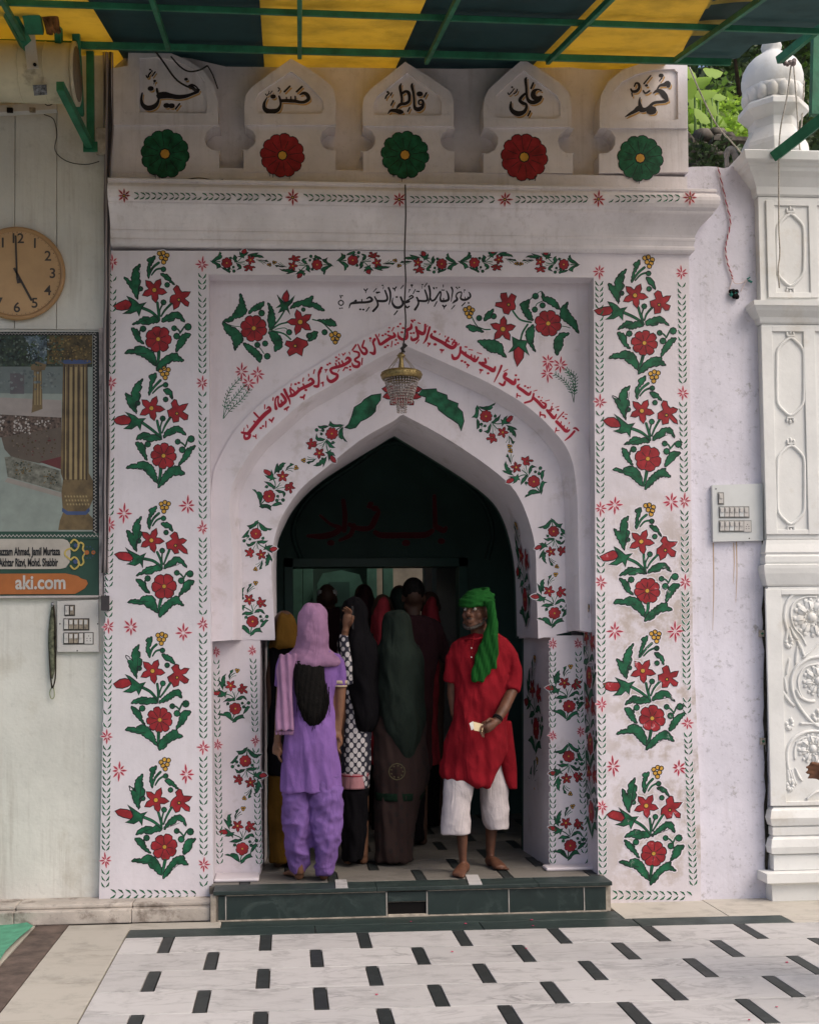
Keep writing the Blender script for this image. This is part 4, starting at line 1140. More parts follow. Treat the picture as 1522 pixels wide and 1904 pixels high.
C_y = cloth('yellow_cloth', (.74,.56,.12), .52); C_g = cloth('dark_green_cloth', (.030,.085,.092), .4); C_gg = cloth('grey_green_cloth', (.10,.17,.17), .6)
def along(p, Y):   # slide in the canopy plane along the slope until y == Y
    return p + cv*((Y-p.y)/cv.y)
bnd = [(-330,None),(-70,C_g),(200,C_y),(487,C_g),(765,C_y),(1050,C_g),(1325,C_y)]
for (xa_, _), (xb_, m) in zip(bnd, bnd[1:]):
    a = CP(xa_, 60, .03); b_ = CP(xb_, 60, .03); nn_ = 26; mm_ = 8; mb = MB(); vs = []
    for j in range(nn_):
        Y = .30 - (j/(nn_-1))*2.15
        for i in range(mm_):
            u = i/(mm_-1); p = along(a.lerp(b_, u), Y + (random.uniform(-.03, .05) if j == 0 else 0))
            p = p + cn*(.012*math.sin(i*1.1 + xa_) * math.sin(j*.8) * math.sin(math.pi*u) - (.03 if j == 0 else 0)); vs.append(p)
    mb.add(vs, [(j*mm_+i, j*mm_+i+1, (j+1)*mm_+i+1, (j+1)*mm_+i) for j in range(nn_-1) for i in range(mm_-1)], m, True)
    o = mb.build('cloth_stripe', CAN, bevel=0); so_ = o.modifiers.new('t', 'SOLIDIFY'); so_.thickness = .004
q = [(1325,-10),(1262,106),(1352,112),(1372,108),(1398,84),(1440,80),(1482,72),(1522,44),(1640,30),(1640,-10)]
mb = MB(); top = [CP(x, y, .03) for x, y in q]; far = [along(CP(1640,-10,.03), -1.85), along(CP(1325,-10,.03), -1.85)]
allp = top + far; tri = tessellate_polygon([[Vector((p.x, p.y, 0)) for p in allp]]); mb.add(allp, [tuple(t) for t in tri], C_gg); o = mb.build('cloth_stripe', CAN); so_ = o.modifiers.new('t', 'SOLIDIFY'); so_.thickness = .004
# steel: cross bars
def cbar(name, a, b_, w_=.04, h_=.04, lift=-.012, ext=(0,0)):
    p = CP(*a, lift); r = CP(*b_, lift); d = (r-p).normalized(); mb = MB(); mb.bar(p - d*ext[0], r + d*ext[1], w_, h_, M_steel, cn); return mb.build(name, CAN, bevel=.003)
cbar('cross_bar', (-40,79), (1357,116), .036, .036)
cbar('cross_bar', (-60,2), (1560,60), .028, .028, ext=(.4,.1))
for Y in (-1.78,):
    a = along(CP(-60,60,-.012), Y); b_ = along(CP(1500,60,-.012), Y); mb = MB(); mb.bar(a, b_, .036, .034, M_steel, cn); mb.build('cross_bar', CAN, bevel=.003)
for a, b_ in (((283,0),(313,88)),((557,5),(557,104)),((849,0),(793,114)),((1133,0),(1019,114)),((1412,0),(1257,110)),((-30,-60),(52,86))):
    p = CP(*a, -.048); q_ = CP(*b_, -.048); d = (q_-p).normalized(); p2_ = q_ - d*((q_.y+1.8)/max(.05, d.y)); mb = MB(); mb.bar(p2_, q_ + d*.02, .024, .03, M_steel, cn); mb.build('rafter', CAN, bevel=.003)
# brackets at the left wall
def sbar(name, a, b_, w_=.05, h_=.03, parent=None, m=None):
    mb = MB(); mb.bar(a, b_, w_, h_, m or M_steel, Vector((0,1,0))); return mb.build(name, parent or CAN, bevel=.002)
sbar('bracket_post', P(169,270,-.02), P(168,76,-.02), .042, .04)
sbar('bracket_brace', P(166,268,-.04), P(112,160,-.75), .05, .04); sbar('bracket_post', P(150,215,-.15), P(139,6,-.55), .04, .035)
sbar('bracket_arm', P(168,84,-.06), P(138,12,-.60), .04, .035); sbar('bracket_arm', P(110,82,-.5), P(106,-20,-.8), .036, .035)
sbar('bracket_arm', P(52,88,-.55), P(0,-8,-.95), .06, .05); sbar('bracket_arm', P(66,60,-.7), P(50,-20,-.9), .09, .05)
sbar('bracket_foot', P(155,273,-.03), P(182,273,-.03), .06, .012)
# brackets at the right
sbar('bracket_post', P(1512,215,-.35), P(1516,50,-.35), .045, .04)
sbar('bracket_brace', P(1438,291,-.15), P(1560,195,-.55), .062, .045); sbar('bracket_arm', P(1447,112,-.20), P(1560,20,-.70), .045, .04)
# wad of faded cloth and wire tied to the frame at the left
mb = MB(); random.seed(5)
for k in range(9):
    x = 82 + k*3.4; mb.tube(smoothline([tuple(P(x-14+random.uniform(-4,4), -6, -.8)), tuple(P(x-4, 18+k*2, -.78)), tuple(P(x+2+random.uniform(-3,3), 42+k*2, -.76)), tuple(P(min(112, x+8), 60+random.uniform(-3,5), -.75))], 4), [.014-.0005*i for i in range(13)], mat('faded_orange_rag', (.20,.10,.045), .95, .4, 20), 6)
o = mb.build('bundled_rag'); tag(o, 'faded brown rag bundled on the green frame above the cream drum', 'rag')
# ================================================================= marble pilaster at the right
MP = thing('marble_pilaster', P(1480, 1680, -.03), 'carved white marble pilaster with scroll panel, long cartouches and a ribbed onion finial', 'pilaster')
YM = -.03; mx0 = P(1427, 1100, YM).x; mx1 = mx0 + .95
mz = lambda y, Y=YM-.04: P(1460, y, Y).z
def seg(name, pr): mb = MB(); moulding(mb, mx0, mx1, YM, .34, [(d, mz(y)) for y, d in pr], M_marb, True, True); return mb.build(name, MP)
seg('plinth', [(1684,.035),(1646,.035),(1641,.06),(1639,.085),(1622,.085),(1621,.005)])
seg('lower_moulding', [(1620,.012),(1592,.012),(1590,.004),(1588,.028),(1576,.034),(1562,.024),(1556,.006),(1554,.016),(1540,.016),(1538,.006),(1536,.022),(1522,.034),(1508,.022),(1502,.002)])
seg('lower_shaft', [(1501,0),(1090,0)])
seg('middle_moulding', [(1089,.004),(1086,.012),(1080,.018),(1066,.03),(1056,.034),(1050,.034),(1048,.016),(1044,.022),(1034,.022),(1030,.012),(1026,.02),(1010,.008),(1002,.004)])
seg('upper_shaft', [(1001,0),(600,0)])
seg('band_cornice', [(599,.004),(596,.012),(588,.02),(578,.05),(572,.062),(570,.07),(561,.072),(559,.0)])
seg('top_shaft', [(558,0),(362,0)])
seg('capital', [(361,.004),(358,.014),(345,.02),(330,.05),(322,.075),(316,.082),(313,.095),(309,.10),(306,.12),(292,.13),(290,.125)])
def strip(x0, x1, y0_, y1_, t=.012):
    t += random.uniform(-.0012, .0012); a = P(x0, y1_, YM); b_ = P(x1, y0_, YM); box_part('raised_border', (a.x, YM-t, a.z), (b_.x, YM, b_.z), M_marb, MP, .003)
for (yt, yb) in ((374,554),(608,994)):
    xo = P(1427, 1100, YM).x; xl = 1421 if yt > 500 else 1425
    strip(xl+1, xl+12, yt, yb); strip(xl+80, xl+91, yt, yb); strip(xl+12, xl+80, yt, yt+9); strip(xl+12, xl+80, yb-9, yb)
    strip(xl+140, xl+150, yt, yb); strip(xl+91, xl+140, yt, yt+9)
strip(1430, 1449, 1095, 1498, .016); strip(1449, 1600, 1095, 1106, .016); strip(1449, 1600, 1487, 1498, .016)
def cart(xc, y0_, y1_, hw_=25, nm='cartouche'):
    mb = MB(); pts = [(xc, y0_), (xc+hw_*.5, y0_+9), (xc+hw_*.92, y0_+22), (xc+hw_, y0_+42), (xc+hw_, y1_-42), (xc+hw_*.92, y1_-22), (xc+hw_*.5, y1_-9), (xc, y1_), (xc-hw_*.5, y1_-9), (xc-hw_*.92, y1_-22), (xc-hw_, y1_-42), (xc-hw_, y0_+42), (xc-hw_*.92, y0_+22), (xc-hw_*.5, y0_+9)]
    mb.tube([P(x, y, YM-.001) for x, y in smoothline(pts, 2, True)], (.0105), M_marb, 8, False, True)
    for yy, s in ((y0_-8, 1), (y1_+9, -1)):
        for k in (-1, 0, 1): p = P(xc + k*6, yy - (2*s if k == 0 else -1*s), YM-.004); mb.ball(p, (.009, .008, .016), M_marb, 6, 5)
        mb.box((P(xc-7, yy, YM).x, YM-.012, P(xc, yy+5*s+1.5, YM).z), (P(xc+7, yy, YM).x, YM, P(xc, yy+5*s-1.5, YM).z), M_marb)
    mb.build(nm, MP)
cart(1468, 628, 773); cart(1469, 828, 975); cart(1468, 398, 532)
def fl(x, y, r, n=8):
    mb = MB(); c = P(x, y, YM-.002); rr = r/320
    for k in range(n):
        a = 2*math.pi*k/n+.2; d = Vector((math.cos(a), 0, math.sin(a)))
        mb.ball(c + d*rr*.62, (rr*.27, .009, rr*.27), M_marb, 8, 6); mb.ball(c + d*rr*.88 + Vector((d.z,0,-d.x))*rr*.14, (rr*.13, .007, rr*.13), M_marb, 6, 4); mb.ball(c + d*rr*.88 - Vector((d.z,0,-d.x))*rr*.14, (rr*.13, .007, rr*.13), M_marb, 6, 4); mb.tube([c + d*rr*.4 + Vector((0,-.012,0)), c + d*rr*.85 + Vector((0,-.011,0))], .003, M_marb, 5)
    mb.ball(c, (rr*.26, .018, rr*.26), M_marb, 10, 6)
    for k in range(12): a = 2*math.pi*k/12; mb.ball(c + Vector((math.cos(a)*rr*.38, -.008, math.sin(a)*rr*.38)), .006, M_marb, 5, 4)
    mb.build('carved_flower', MP)
fl(1508,1148,38); fl(1520,1266,31); fl(1510,1392,30); fl(1596,1210,36); fl(1600,1340,36)
def scroll(t, r):
    q = smoothline([(1440+float(a)/4.33, 1080+float(b)/4.33) for a, b in (z.split(',') for z in t.split())], 4); n = len(q)
    mb = MB(); mb.tube([P(x, y, YM-.003) for x, y in q], [(r*.85*(1-.45*i/n), r*.6) for i in range(n)], M_marb, 8); mb.build('carved_scroll', MP)
for t, r in (('470,110 355,82 250,75 150,105 92,180 75,290 100,400 135,480',.016),('330,130 240,130 150,180 125,260 150,370 210,440 250,520',.010),('500,590 355,610 260,630 170,700 130,800 150,930 220,1050 300,1140 400,1200',.017),('355,670 250,690 190,770 190,870 230,960',.009),
    ('470,1205 355,1210 250,1215 150,1270 100,1360 105,1500 160,1640',.016),('330,1260 220,1265 160,1340 160,1440',.009),('220,620 290,560 370,480',.011),('200,1150 300,1150 400,1170',.012),('250,1760 330,1700 420,1690',.012)): scroll(t, r)
def leaf(x, y, ang, l, w_):
    mb = MB(); a = R(ang); n = 7; pts = []; rs = []
    for i in range(n):
        u = i/(n-1); px = x + math.cos(a)*l*(u-.5); py = y + math.sin(a)*l*(u-.5) + math.sin(u*3.1)*l*.12; pts.append(P(px, py, YM-.002)); rs.append((max(.002, w_*math.sin(math.pi*min(1, u*.85+.1))), .010))
    mb.tube(pts, rs, M_marb, 8); mb.build('carved_leaf', MP)
for x, y, a, l in ((170,600,95,150),(100,690,100,140),(85,840,80,130),(110,950,50,150),(220,560,70,120),(330,600,-25,120),(200,520,60,90),(90,440,100,120),(120,440,80,120),(190,910,60,90),(260,950,15,130),(150,420,60,120),(110,1580,80,120),(150,1580,70,130),(190,1560,60,120),(230,240,150,100),(210,1290,160,100)):
    leaf(1440+x/4.33, 1080+y/4.33, a, l/4.33, .011)
for cx_, cy_ in ((110,490),(115,1150),(120,1640),(330,1080)):
    mb = MB()
    for k in range(7):
        a = R(-60+k*40); p = P(1440+(cx_+38*math.cos(a)*.6)/4.33, 1080+(cy_+40*math.sin(a))/4.33, YM-.003); mb.ball(p, (.012,.012,.014), M_marb, 7, 5)
    mb.build('carved_bell_flower', MP)
# finial
fx = P(1437, 250, .12).x; fy = .12; fz = lambda y: P(1437, y, fy).z
FN = MB(); FN.lathe([(.205,fz(290)-.03),(.205,fz(284)),(.200,fz(276)),(.165,fz(256)),(.150,fz(248)),(.150,fz(232)),(.165,fz(229)),(.200,fz(219)),(.212,fz(216)),(.208,fz(206)),(.16,fz(196)),(.10,fz(196))], (fx, fy, 0), M_marb, 8, R(22.5), False); fo = FN.build('finial_base', MP, bevel=.003)
FN = MB(); FN.lathe([(.14,fz(200)),(.155,fz(192)),(.172,fz(178)),(.178,fz(172)),(.16,fz(170))], (fx, fy, 0), M_marb, 96, 0, True, lob=lambda t: 1+.035*abs(math.sin(t*8))); 
for k in range(16):
    a = 2*math.pi*k/16; FN.ball((fx+.150*math.cos(a), fy+.150*math.sin(a), fz(183)), (.038,.038,.060), M_marb, 12, 8)
fo2 = FN.build('petal_ring', MP)
FN = MB(); FN.lathe([(.15,fz(186)),(.172,fz(172)),(.182,fz(158)),(.182,fz(148)),(.172,fz(134)),(.15,fz(122)),(.12,fz(113)),(.085,fz(106)),(.062,fz(101)),(.05,fz(97)),(.058,fz(93)),(.062,fz(88)),(.055,fz(82)),(.03,fz(78)),(.0,fz(77))], (fx, fy, 0), M_marb, 96, 0, True, lob=lambda t: 1+.018*abs(math.sin(t*4))); FN.build('onion_dome', MP)

# ================================================================= chandelier on its wire
M_brass = mat('aged_brass', (.36,.27,.12), .4, .2, 60, .3, 200, metal=.9, grime=.6)
M_cry = mat('clouded_crystal', (.50,.42,.38), .10, .35, 130, spec=1.0, grime=.8); M_wire = mat('dark_wire', (.035,.03,.028), .6)
YH = -.20; cc = P(746, 700, YH); S = 1/318
CH = thing('crystal_chandelier', cc, 'small brass and crystal bead chandelier hanging in front of the arch point', 'chandelier')
def cz(y): return P(746, y, YH).z
mb = MB(); mb.lathe([(0,cz(656)),(.012,cz(656)),(.020,cz(660)),(.026,cz(661)),(.014,cz(664)),(.012,cz(668)),(.013,cz(674)),(.018,cz(684)),(.020,cz(687)),(.026,cz(688)),(.0,cz(690))], (cc.x, cc.y, 0), M_brass, 18); mb.build('stem', CH)
mb = MB(); mb.lathe([(.104,cz(691)),(.116,cz(693)),(.117,cz(702)),(.108,cz(706)),(.100,cz(706)),(.098,cz(693)),(.104,cz(691))], (cc.x, cc.y, 0), M_brass, 40)
for k in range(36):
    a = 2*math.pi*k/36; mb.ball((cc.x+.117*math.cos(a), cc.y+.117*math.sin(a), cz(697.5)), .0045, M_brass, 6, 4)
for a in range(4): c, s_ = math.cos(a*math.pi/2), math.sin(a*math.pi/2); mb.tube([(cc.x, cc.y, cz(692)), (cc.x+.1*c, cc.y+.1*s_, cz(695))], .004, M_brass, 5)
mb.build('brass_ring', CH)
mb = MB()
for a in (R(20), R(140), R(260), R(200), R(-10)):
    for i in range(14): u = i/13; r = .02+.072*u; mb.ball((cc.x+r*math.cos(a), cc.y+r*math.sin(a), cz(664)*(1-u)+cz(692)*u), .0035, M_brass, 5, 4)
mb.build('support_chains', CH, kind='stuff')
for r, yt, yb, n in ((.096,707,733,36),(.068,733,748,26),(.030,748,766,12),(.052,707,735,18)):
    mb = MB()
    for k in range(n):
        a = 2*math.pi*k/n; m_ = max(2, int((yb-yt)/4.3))
        for i in range(m_+1): z = cz(yt + (yb-yt)*i/m_); mb.ball((cc.x+r*(1-.04*i)*math.cos(a), cc.y+r*(1-.04*i)*math.sin(a), z), (.0046,.0046,.0056), M_cry, 6, 4)
    mb.build('bead_tier', CH, kind='stuff')
mb = MB(); q = [(753,344),(754,400),(752,470),(754,520),(752,560),(754,600),(750,640),(748,655)]
mb.tube([P(x, y, -.16 if y < 350 else YH) for x, y in smoothline(q, 3)], .0045, M_wire, 6); mb.build('hanging_wire', CH)
mb = MB(); random.seed(9)
for k in range(5): mb.tube([P(746+random.uniform(-5,8), 655, YH), P(750+random.uniform(-5,6), 648, YH), P(752+random.uniform(-4,8), 638+k, YH-.01)], .005, M_wire, 5)
mb.build('wire_knot', CH)

# ================================================================= clock
YL = .06; M_tan = mat('tan_clock_face', (.52,.33,.17), .5, .06, 5, grime=.15); M_tanr = mat('tan_clock_rim', (.42,.25,.12), .35, .08)
c = P(32, 508, YL-.03); rr = P(122,508,YL-.03).x - c.x
CK = thing('wall_clock', (c.x, YL, c.z), 'round tan wall clock showing five o clock on the cream wall', 'clock')
mb = MB(); mb.lathe([(0,0),(rr*.93,0),(rr*.97,-.012),(rr,-.022),(rr*.985,-.034),(rr*.95,-.038),(rr*.91,-.034),(rr*.90,-.026),(rr*.88,-.026)], (c.x, YL-.001, c.z), M_tanr, 64, axis='Y'); mb.build('rim', CK)
mb = MB(); mb.lathe([(rr*.895,-.015),(rr*.895,-.029)], (c.x, YL, c.z), M_tan, 64, axis='Y', smooth=False); mb.build('dial', CK)
def text(s, loc, size, m, name, parent, sxx=1.0, bold=0.0, align='CENTER', ext=.0):
    cu_ = bpy.data.curves.new(name, 'FONT'); cu_.body = s; cu_.size = size; cu_.align_x = align; cu_.align_y = 'CENTER'; cu_.offset = bold; cu_.extrude = ext
    t = bpy.data.objects.new('tmp', cu_); col.objects.link(t); dg = bpy.context.evaluated_depsgraph_get(); me = bpy.data.meshes.new_from_object(t.evaluated_get(dg)); bpy.data.objects.remove(t)
    off = wloc(parent)
    for v in me.vertices: x, y, z = v.co; v.co = Vector((x*sxx + loc[0], loc[1] - z, y + loc[2])) - off
    me.materials.clear(); me.materials.append(m); me.name = name
    o = bpy.data.objects.new(name, me); col.objects.link(o); o.parent = parent; return o
M_num = mat('numeral_grey', (.07,.06,.055), .6)
for h in range(1, 13):
    a = R(90 - 30*h); text(str(h), (c.x + rr*.735*math.cos(a), YL-.0300, c.z + rr*.735*math.sin(a)), .082, M_num, 'numeral', CK, 1.0, .0012)
mb = MB()
for h in range(60):
    a = R(6*h); d = Vector((math.cos(a), 0, math.sin(a))); p = Vector((c.x, YL-.0300, c.z)); w_ = Vector((-math.sin(a),0,math.cos(a)))*(.0022 if h % 5 == 0 else .001); mb.add([p+d*rr*.86-w_, p+d*rr*.885-w_, p+d*rr*.885+w_, p+d*rr*.86+w_], [(0,1,2,3)], M_num)
mb.build('minute_marks', CK, kind='stuff')
for ang, l, w_ in ((92, .80, .010), (-62, .66, .013), (102, -.22, .02)):
    a = R(ang); d = Vector((math.cos(a), 0, math.sin(a))); p = Vector((c.x, YL-.034, c.z)); mb = MB(); mb.bar(p - d*rr*.12, p + d*rr*l, w_, .002, M_num, Vector((0,1,0))); mb.build('clock_hand', CK)

# ================================================================= poster
PO = thing('shrine_poster', P(90, 1100, YL-.01), 'large framed poster of a marble court with gold columns and green caption band', 'poster')
Yp = YL-.022; x1p = 183
mb = MB(); mb.plate([(-160,617),(x1p,617),(184,1108),(-160,1108)], Yp+.001, YL-.001, mat('poster_board', (.03,.075,.055), .5)); mb.build('board', PO)
_pk = [0]
def pp(t, m, name='printed_shape', k=None, ox=0, oy=600, s=6.8, sub=0):
    _pk[0] += 1; l = .0001 + _pk[0]*.00006; pt = Paint(plane(Yp)); q = [(ox+float(a)/s, oy+float(b)/s) for a, b in (z.split(',') for z in t.split())]
    if sub: q = smoothline(q, sub, True)
    tri = tessellate_polygon([[Vector((x, y, 0)) for x, y in q]]); pt.mb.add([P(x, y, Yp-l) for x, y in q], [tuple(z) for z in tri], m); return pt.build(name, PO)
PR = lambda n, c: mat('print_'+n, c, .45, .07, 12, spec=.4, grime=.15)
pp('-1000,150 1225,150 1225,2640 -1000,2640', PR('sage', (.27,.31,.28)), 'printed_picture')
pp('-1000,150 1170,150 1170,560 -1000,560', mat('print_tree', (.035,.05,.035), .45, .6, 30, spec=.4, grime=.8))
pp('600,160 1170,160 1170,520 600,520', mat('print_gilt', (.11,.08,.03), .45, .4, 40, spec=.4, grime=.6))
pp('300,170 600,170 590,560 420,560 380,300', mat('print_sky', (.10,.14,.17), .45, .5, 40, spec=.4, grime=.5))
pp('-1000,555 800,555 800,900 -1000,880', PR('wall_blue', (.15,.18,.175)))
pp('130,640 310,640 310,900 130,900', PR('doorway', (.12,.11,.12)))
pp('-1000,900 780,980 780,1210 -1000,1100', PR('pale_floor', (.33,.29,.27)))
pp('-1000,1110 780,1200 780,1330 20,1450 -1000,1500', mat('print_railing', (.13,.09,.07), .45, .5, 60, spec=.4, grime=.9))
random.seed(11)
for cx0, cy0, cx1, cy1, n in ((170,1180,380,1400,44),(0,1150,60,1380,12),(450,1240,640,1320,14)):
    pt = Paint(plane(Yp)); pt.k = 0
    for _ in range(n):
        x = random.uniform(cx0, cx1)/6.8; y = 600+random.uniform(cy0, cy1)/6.8; r = random.uniform(1.0, 2.3); l = .0012 + random.uniform(0, .0003)
        pt.mb.add([P(x+r*math.cos(k), y+r*math.sin(k), Yp-l) for k in range(6)], [tuple(range(6))], PR('white_lattice', (.42,.38,.35)))
    o = pt.build('printed_lattice', PO, ); o['kind'] = 'stuff'
pp('20,1450 780,1320 780,1700 500,1780 150,1700 60,1600', PR('brown_court', (.115,.09,.07)))
pp('500,1760 780,1690 790,1860', PR('maroon', (.12,.03,.03)))
pp('60,1700 150,1690 760,1870 800,2150 560,2080 100,1950', mat('print_marble_rail', (.20,.20,.165), .45, .3, 30, grime=.7))
pp('100,1960 800,2160 780,2210 60,2010', PR('rail_foot', (.30,.27,.24)))
G1 = mat('print_gold', (.155,.105,.045), .4, .25, 12, spec=.5); G2 = PR('gold_light', (.33,.25,.12)); G3 = PR('gold_dark', (.045,.027,.015)); BL = PR('blue', (.055,.085,.19))
pp('430,600 530,600 540,1090 400,1140 410,1060', G1); pp('380,520 470,490 590,530 570,600 400,600', G1)
for x in (440,475,510): pp(f'{x},620 {x+12},620 {x+12},1040 {x},1040', G2)
pp('800,500 1110,500 1125,1900 1180,2000 1190,2200 1110,2400 1180,2480 1180,2620 740,2620 760,2500 800,2400 780,2150 800,1980 770,1900', G1)
for x, w_ in ((830,10),(885,30),(950,28),(1020,28),(1070,12)): pp(f'{x},560 {x+w_},560 {x+w_-4},1980 {x-6},1980', G2)
for x in (812,862,928,992,1050,1098): pp(f'{x},530 {x+14},530 {x+8},1990 {x-8},1990', G3)
pp('760,480 900,465 1140,475 1160,500 1080,520 820,520', BL)
pp('790,2340 860,2385 1080,2385 1130,2335 1140,2380 1090,2430 850,2430 785,2385', BL)
for j in range(3):
    for i in range(8): pp(f'{820+i*38+j*14},{2180+j*50} {840+i*38+j*14},{2190+j*50} {838+i*38+j*14},{2212+j*50} {818+i*38+j*14},{2205+j*50}', G2)
# foliage, gilt and lattice flecks of the printed picture
random.seed(19)
def flecks(x0, y0_, x1, y1_, n, cols, r0, r1, nm, z=.0030):
    pt = Paint(plane(Yp))
    for _ in range(n):
        x = random.uniform(x0, x1); y = random.uniform(y0_, y1_); r = random.uniform(r0, r1); a0 = random.random()*6; l = z + random.uniform(0, .0004)
        pt.mb.add([P(x+r*math.cos(a0+k*1.05)*random.uniform(.6,1.1), y+r*.8*math.sin(a0+k*1.05), Yp-l) for k in range(6)], [tuple(range(6))], random.choice(cols))
    o = pt.build(nm, PO); o['kind'] = 'stuff'
tr = [PR('leaf_a', (.05,.085,.035)), PR('leaf_b', (.02,.035,.025)), PR('leaf_c', (.10,.13,.10)), PR('leaf_d', (.03,.06,.05))]
flecks(-5, 624, 118, 680, 260, tr, 1, 3.2, 'printed_foliage'); flecks(50, 624, 92, 668, 60, [PR('sky_a', (.16,.22,.26)), PR('sky_b', (.28,.33,.35))], .8, 2.2, 'printed_sky')
flecks(95, 625, 171, 672, 160, [PR('gilt_a', (.16,.10,.03)), PR('gilt_b', (.07,.05,.02)), PR('gilt_c', (.24,.17,.06))], .8, 2.6, 'printed_gilt')
flecks(27, 858, 60, 884, 50, [PR('leaf_b', (0,0,0)), PR('gilt_a', (0,0,0))], .8, 2.0, 'printed_lattice'); flecks(82, 876, 108, 902, 40, [PR('leaf_b', (0,0,0)), PR('gilt_a', (0,0,0))], .8, 1.8, 'printed_lattice')
flecks(20, 800, 110, 850, 70, [PR('gilt_b', (0,0,0)), PR('maroon', (0,0,0)), PR('brown_lit', (.17,.13,.10))], .8, 2.4, 'printed_foliage'); flecks(0, 690, 112, 725, 60, [PR('wall_lit', (.19,.22,.215)), PR('wall_dim', (.11,.13,.13))], 1, 4, 'printed_wall')
# zigzag borders
pt = Paint(plane(Yp-.0045)); mB = PR('black', (.01,.012,.012)); mW = PR('white', (.46,.43,.40)); k = 0
pt.mb.plate([(173,620),(183,620),(183.6,992),(173,992)], Yp-.0035, Yp-.001, mB); pt.mb.plate([(-160,617.5),(183,617.5),(183,623),(-160,623)], Yp-.0036, Yp-.001, mB); pt.mb.plate([(-160,991),(184,991),(184,1003),(-160,1003)], Yp-.0037, Yp-.001, mat('poster_board', (0,0,0)))
pt.build('printed_border', PO)
pt = Paint(plane(Yp-.0042)); yy = 624
zz = [];
while yy < 990: zz += [(174.5, yy), (179.5, yy+3.2)]; yy += 6.4
pt.ribbon(zz, 1.8, mW, 0); zz = []; xx = -10
while xx < 182: zz += [(xx, 994.2), (xx+3.5, 998.2)]; xx += 7
pt.ribbon(zz, 1.8, mW, 1); zz = []; xx = -10
while xx < 180: zz += [(xx, 618.8), (xx+3, 621.6)]; xx += 6
pt.ribbon(zz, 1.0, mW, 2); pt.build('printed_zigzag', PO)
# caption band; enlarged-photo units 7.325 from (0,860)
cap = lambda t, m, **k_: pp(t, m, ox=0, oy=860, s=7.325, **k_)
_pk[0] = 60
cap('-1200,1040 860,1040 920,1060 955,1110 965,1240 950,1360 900,1430 820,1450 -1200,1455', PR('caption_cream', (.46,.42,.37)), name='caption_panel')
cap('-1200,1520 900,1510 1060,1545 1110,1580 1180,1600 1200,1650 1160,1710 1100,1750 1020,1790 -1200,1800', PR('caption_orange', (.40,.13,.035)), name='caption_panel')
pt = Paint(plane(Yp-.0062)); gg = lambda x, y: (x/7.325, 860+y/7.325)
for t in ('960,1100 1010,1050 1060,1080 1075,1130 1050,1180 1010,1200 960,1160', '960,1400 1010,1450 1060,1420 1080,1370 1050,1310 1010,1290 960,1330', '1060,1130 1100,1090 1140,1120 1130,1180 1160,1230 1130,1290 1140,1360 1100,1400 1060,1350', '960,1170 900,1200 890,1260 960,1320'):
    q = [gg(float(a), float(b)) for a, b in (z.split(',') for z in t.split())]; pt.ribbon(smoothline(q, 4), 3.2, PR('ornament_yellow', (.50,.38,.10)), 0)
for x, y, r in ((1035,1130,4),(1030,1350,4.5)): x, y = gg(x, y); pt.dot(x, y, r, BL, halo=False, outline=False)
for x, y, r in ((1185,1225,4.5),(1275,1225,4)): x, y = gg(x, y); pt.dot(x, y, r, PR('caption_orange', (0,0,0)), halo=False, outline=False)
for k in range(10): a = k*.628; x, y = gg(1210+70*math.cos(a), 1225+80*math.sin(a)); pt.dot(x, y, 1.2, BL, halo=False, outline=False)
pt.build('printed_ornament', PO)
kx = lambda x, y: P(x/7.325, 860+y/7.325, Yp)
p = kx(825,1215); text('Moazzam Ahmad, Jamil Murtaza', (p.x, Yp-.0066, p.z), .064, PR('text_black', (.012,.012,.014)), 'caption_text', PO, .46, .0022, 'RIGHT')
p = kx(795,1365); text('Akhtar Rizvi, Mohd. Shabbir', (p.x, Yp-.0066, p.z), .064, PR('text_black', (0,0,0)), 'caption_text', PO, .46, .0022, 'RIGHT')
p = kx(905,1640); text('aki.com', (p.x, Yp-.0066, p.z), .110, PR('text_grey', (.50,.47,.44)), 'caption_text', PO, .84, .003, 'RIGHT')
a = P(-160,1110,YL); b_ = P(185,1110,YL); box_part('bottom_rail', (a.x, YL-.035, a.z-.012), (b_.x, YL-.001, a.z+.001), mat('poster_rail', (.50,.45,.44), .7, .15), PO)
a = P(186,1110,YL); b_ = P(193,612,YL); box_part('side_batten', (a.x, YL-.03, a.z), (b_.x, YL-.001, b_.z), mat('side_batten_pale', (.50,.43,.42), .8, .25, 12, grime=.7), PO)

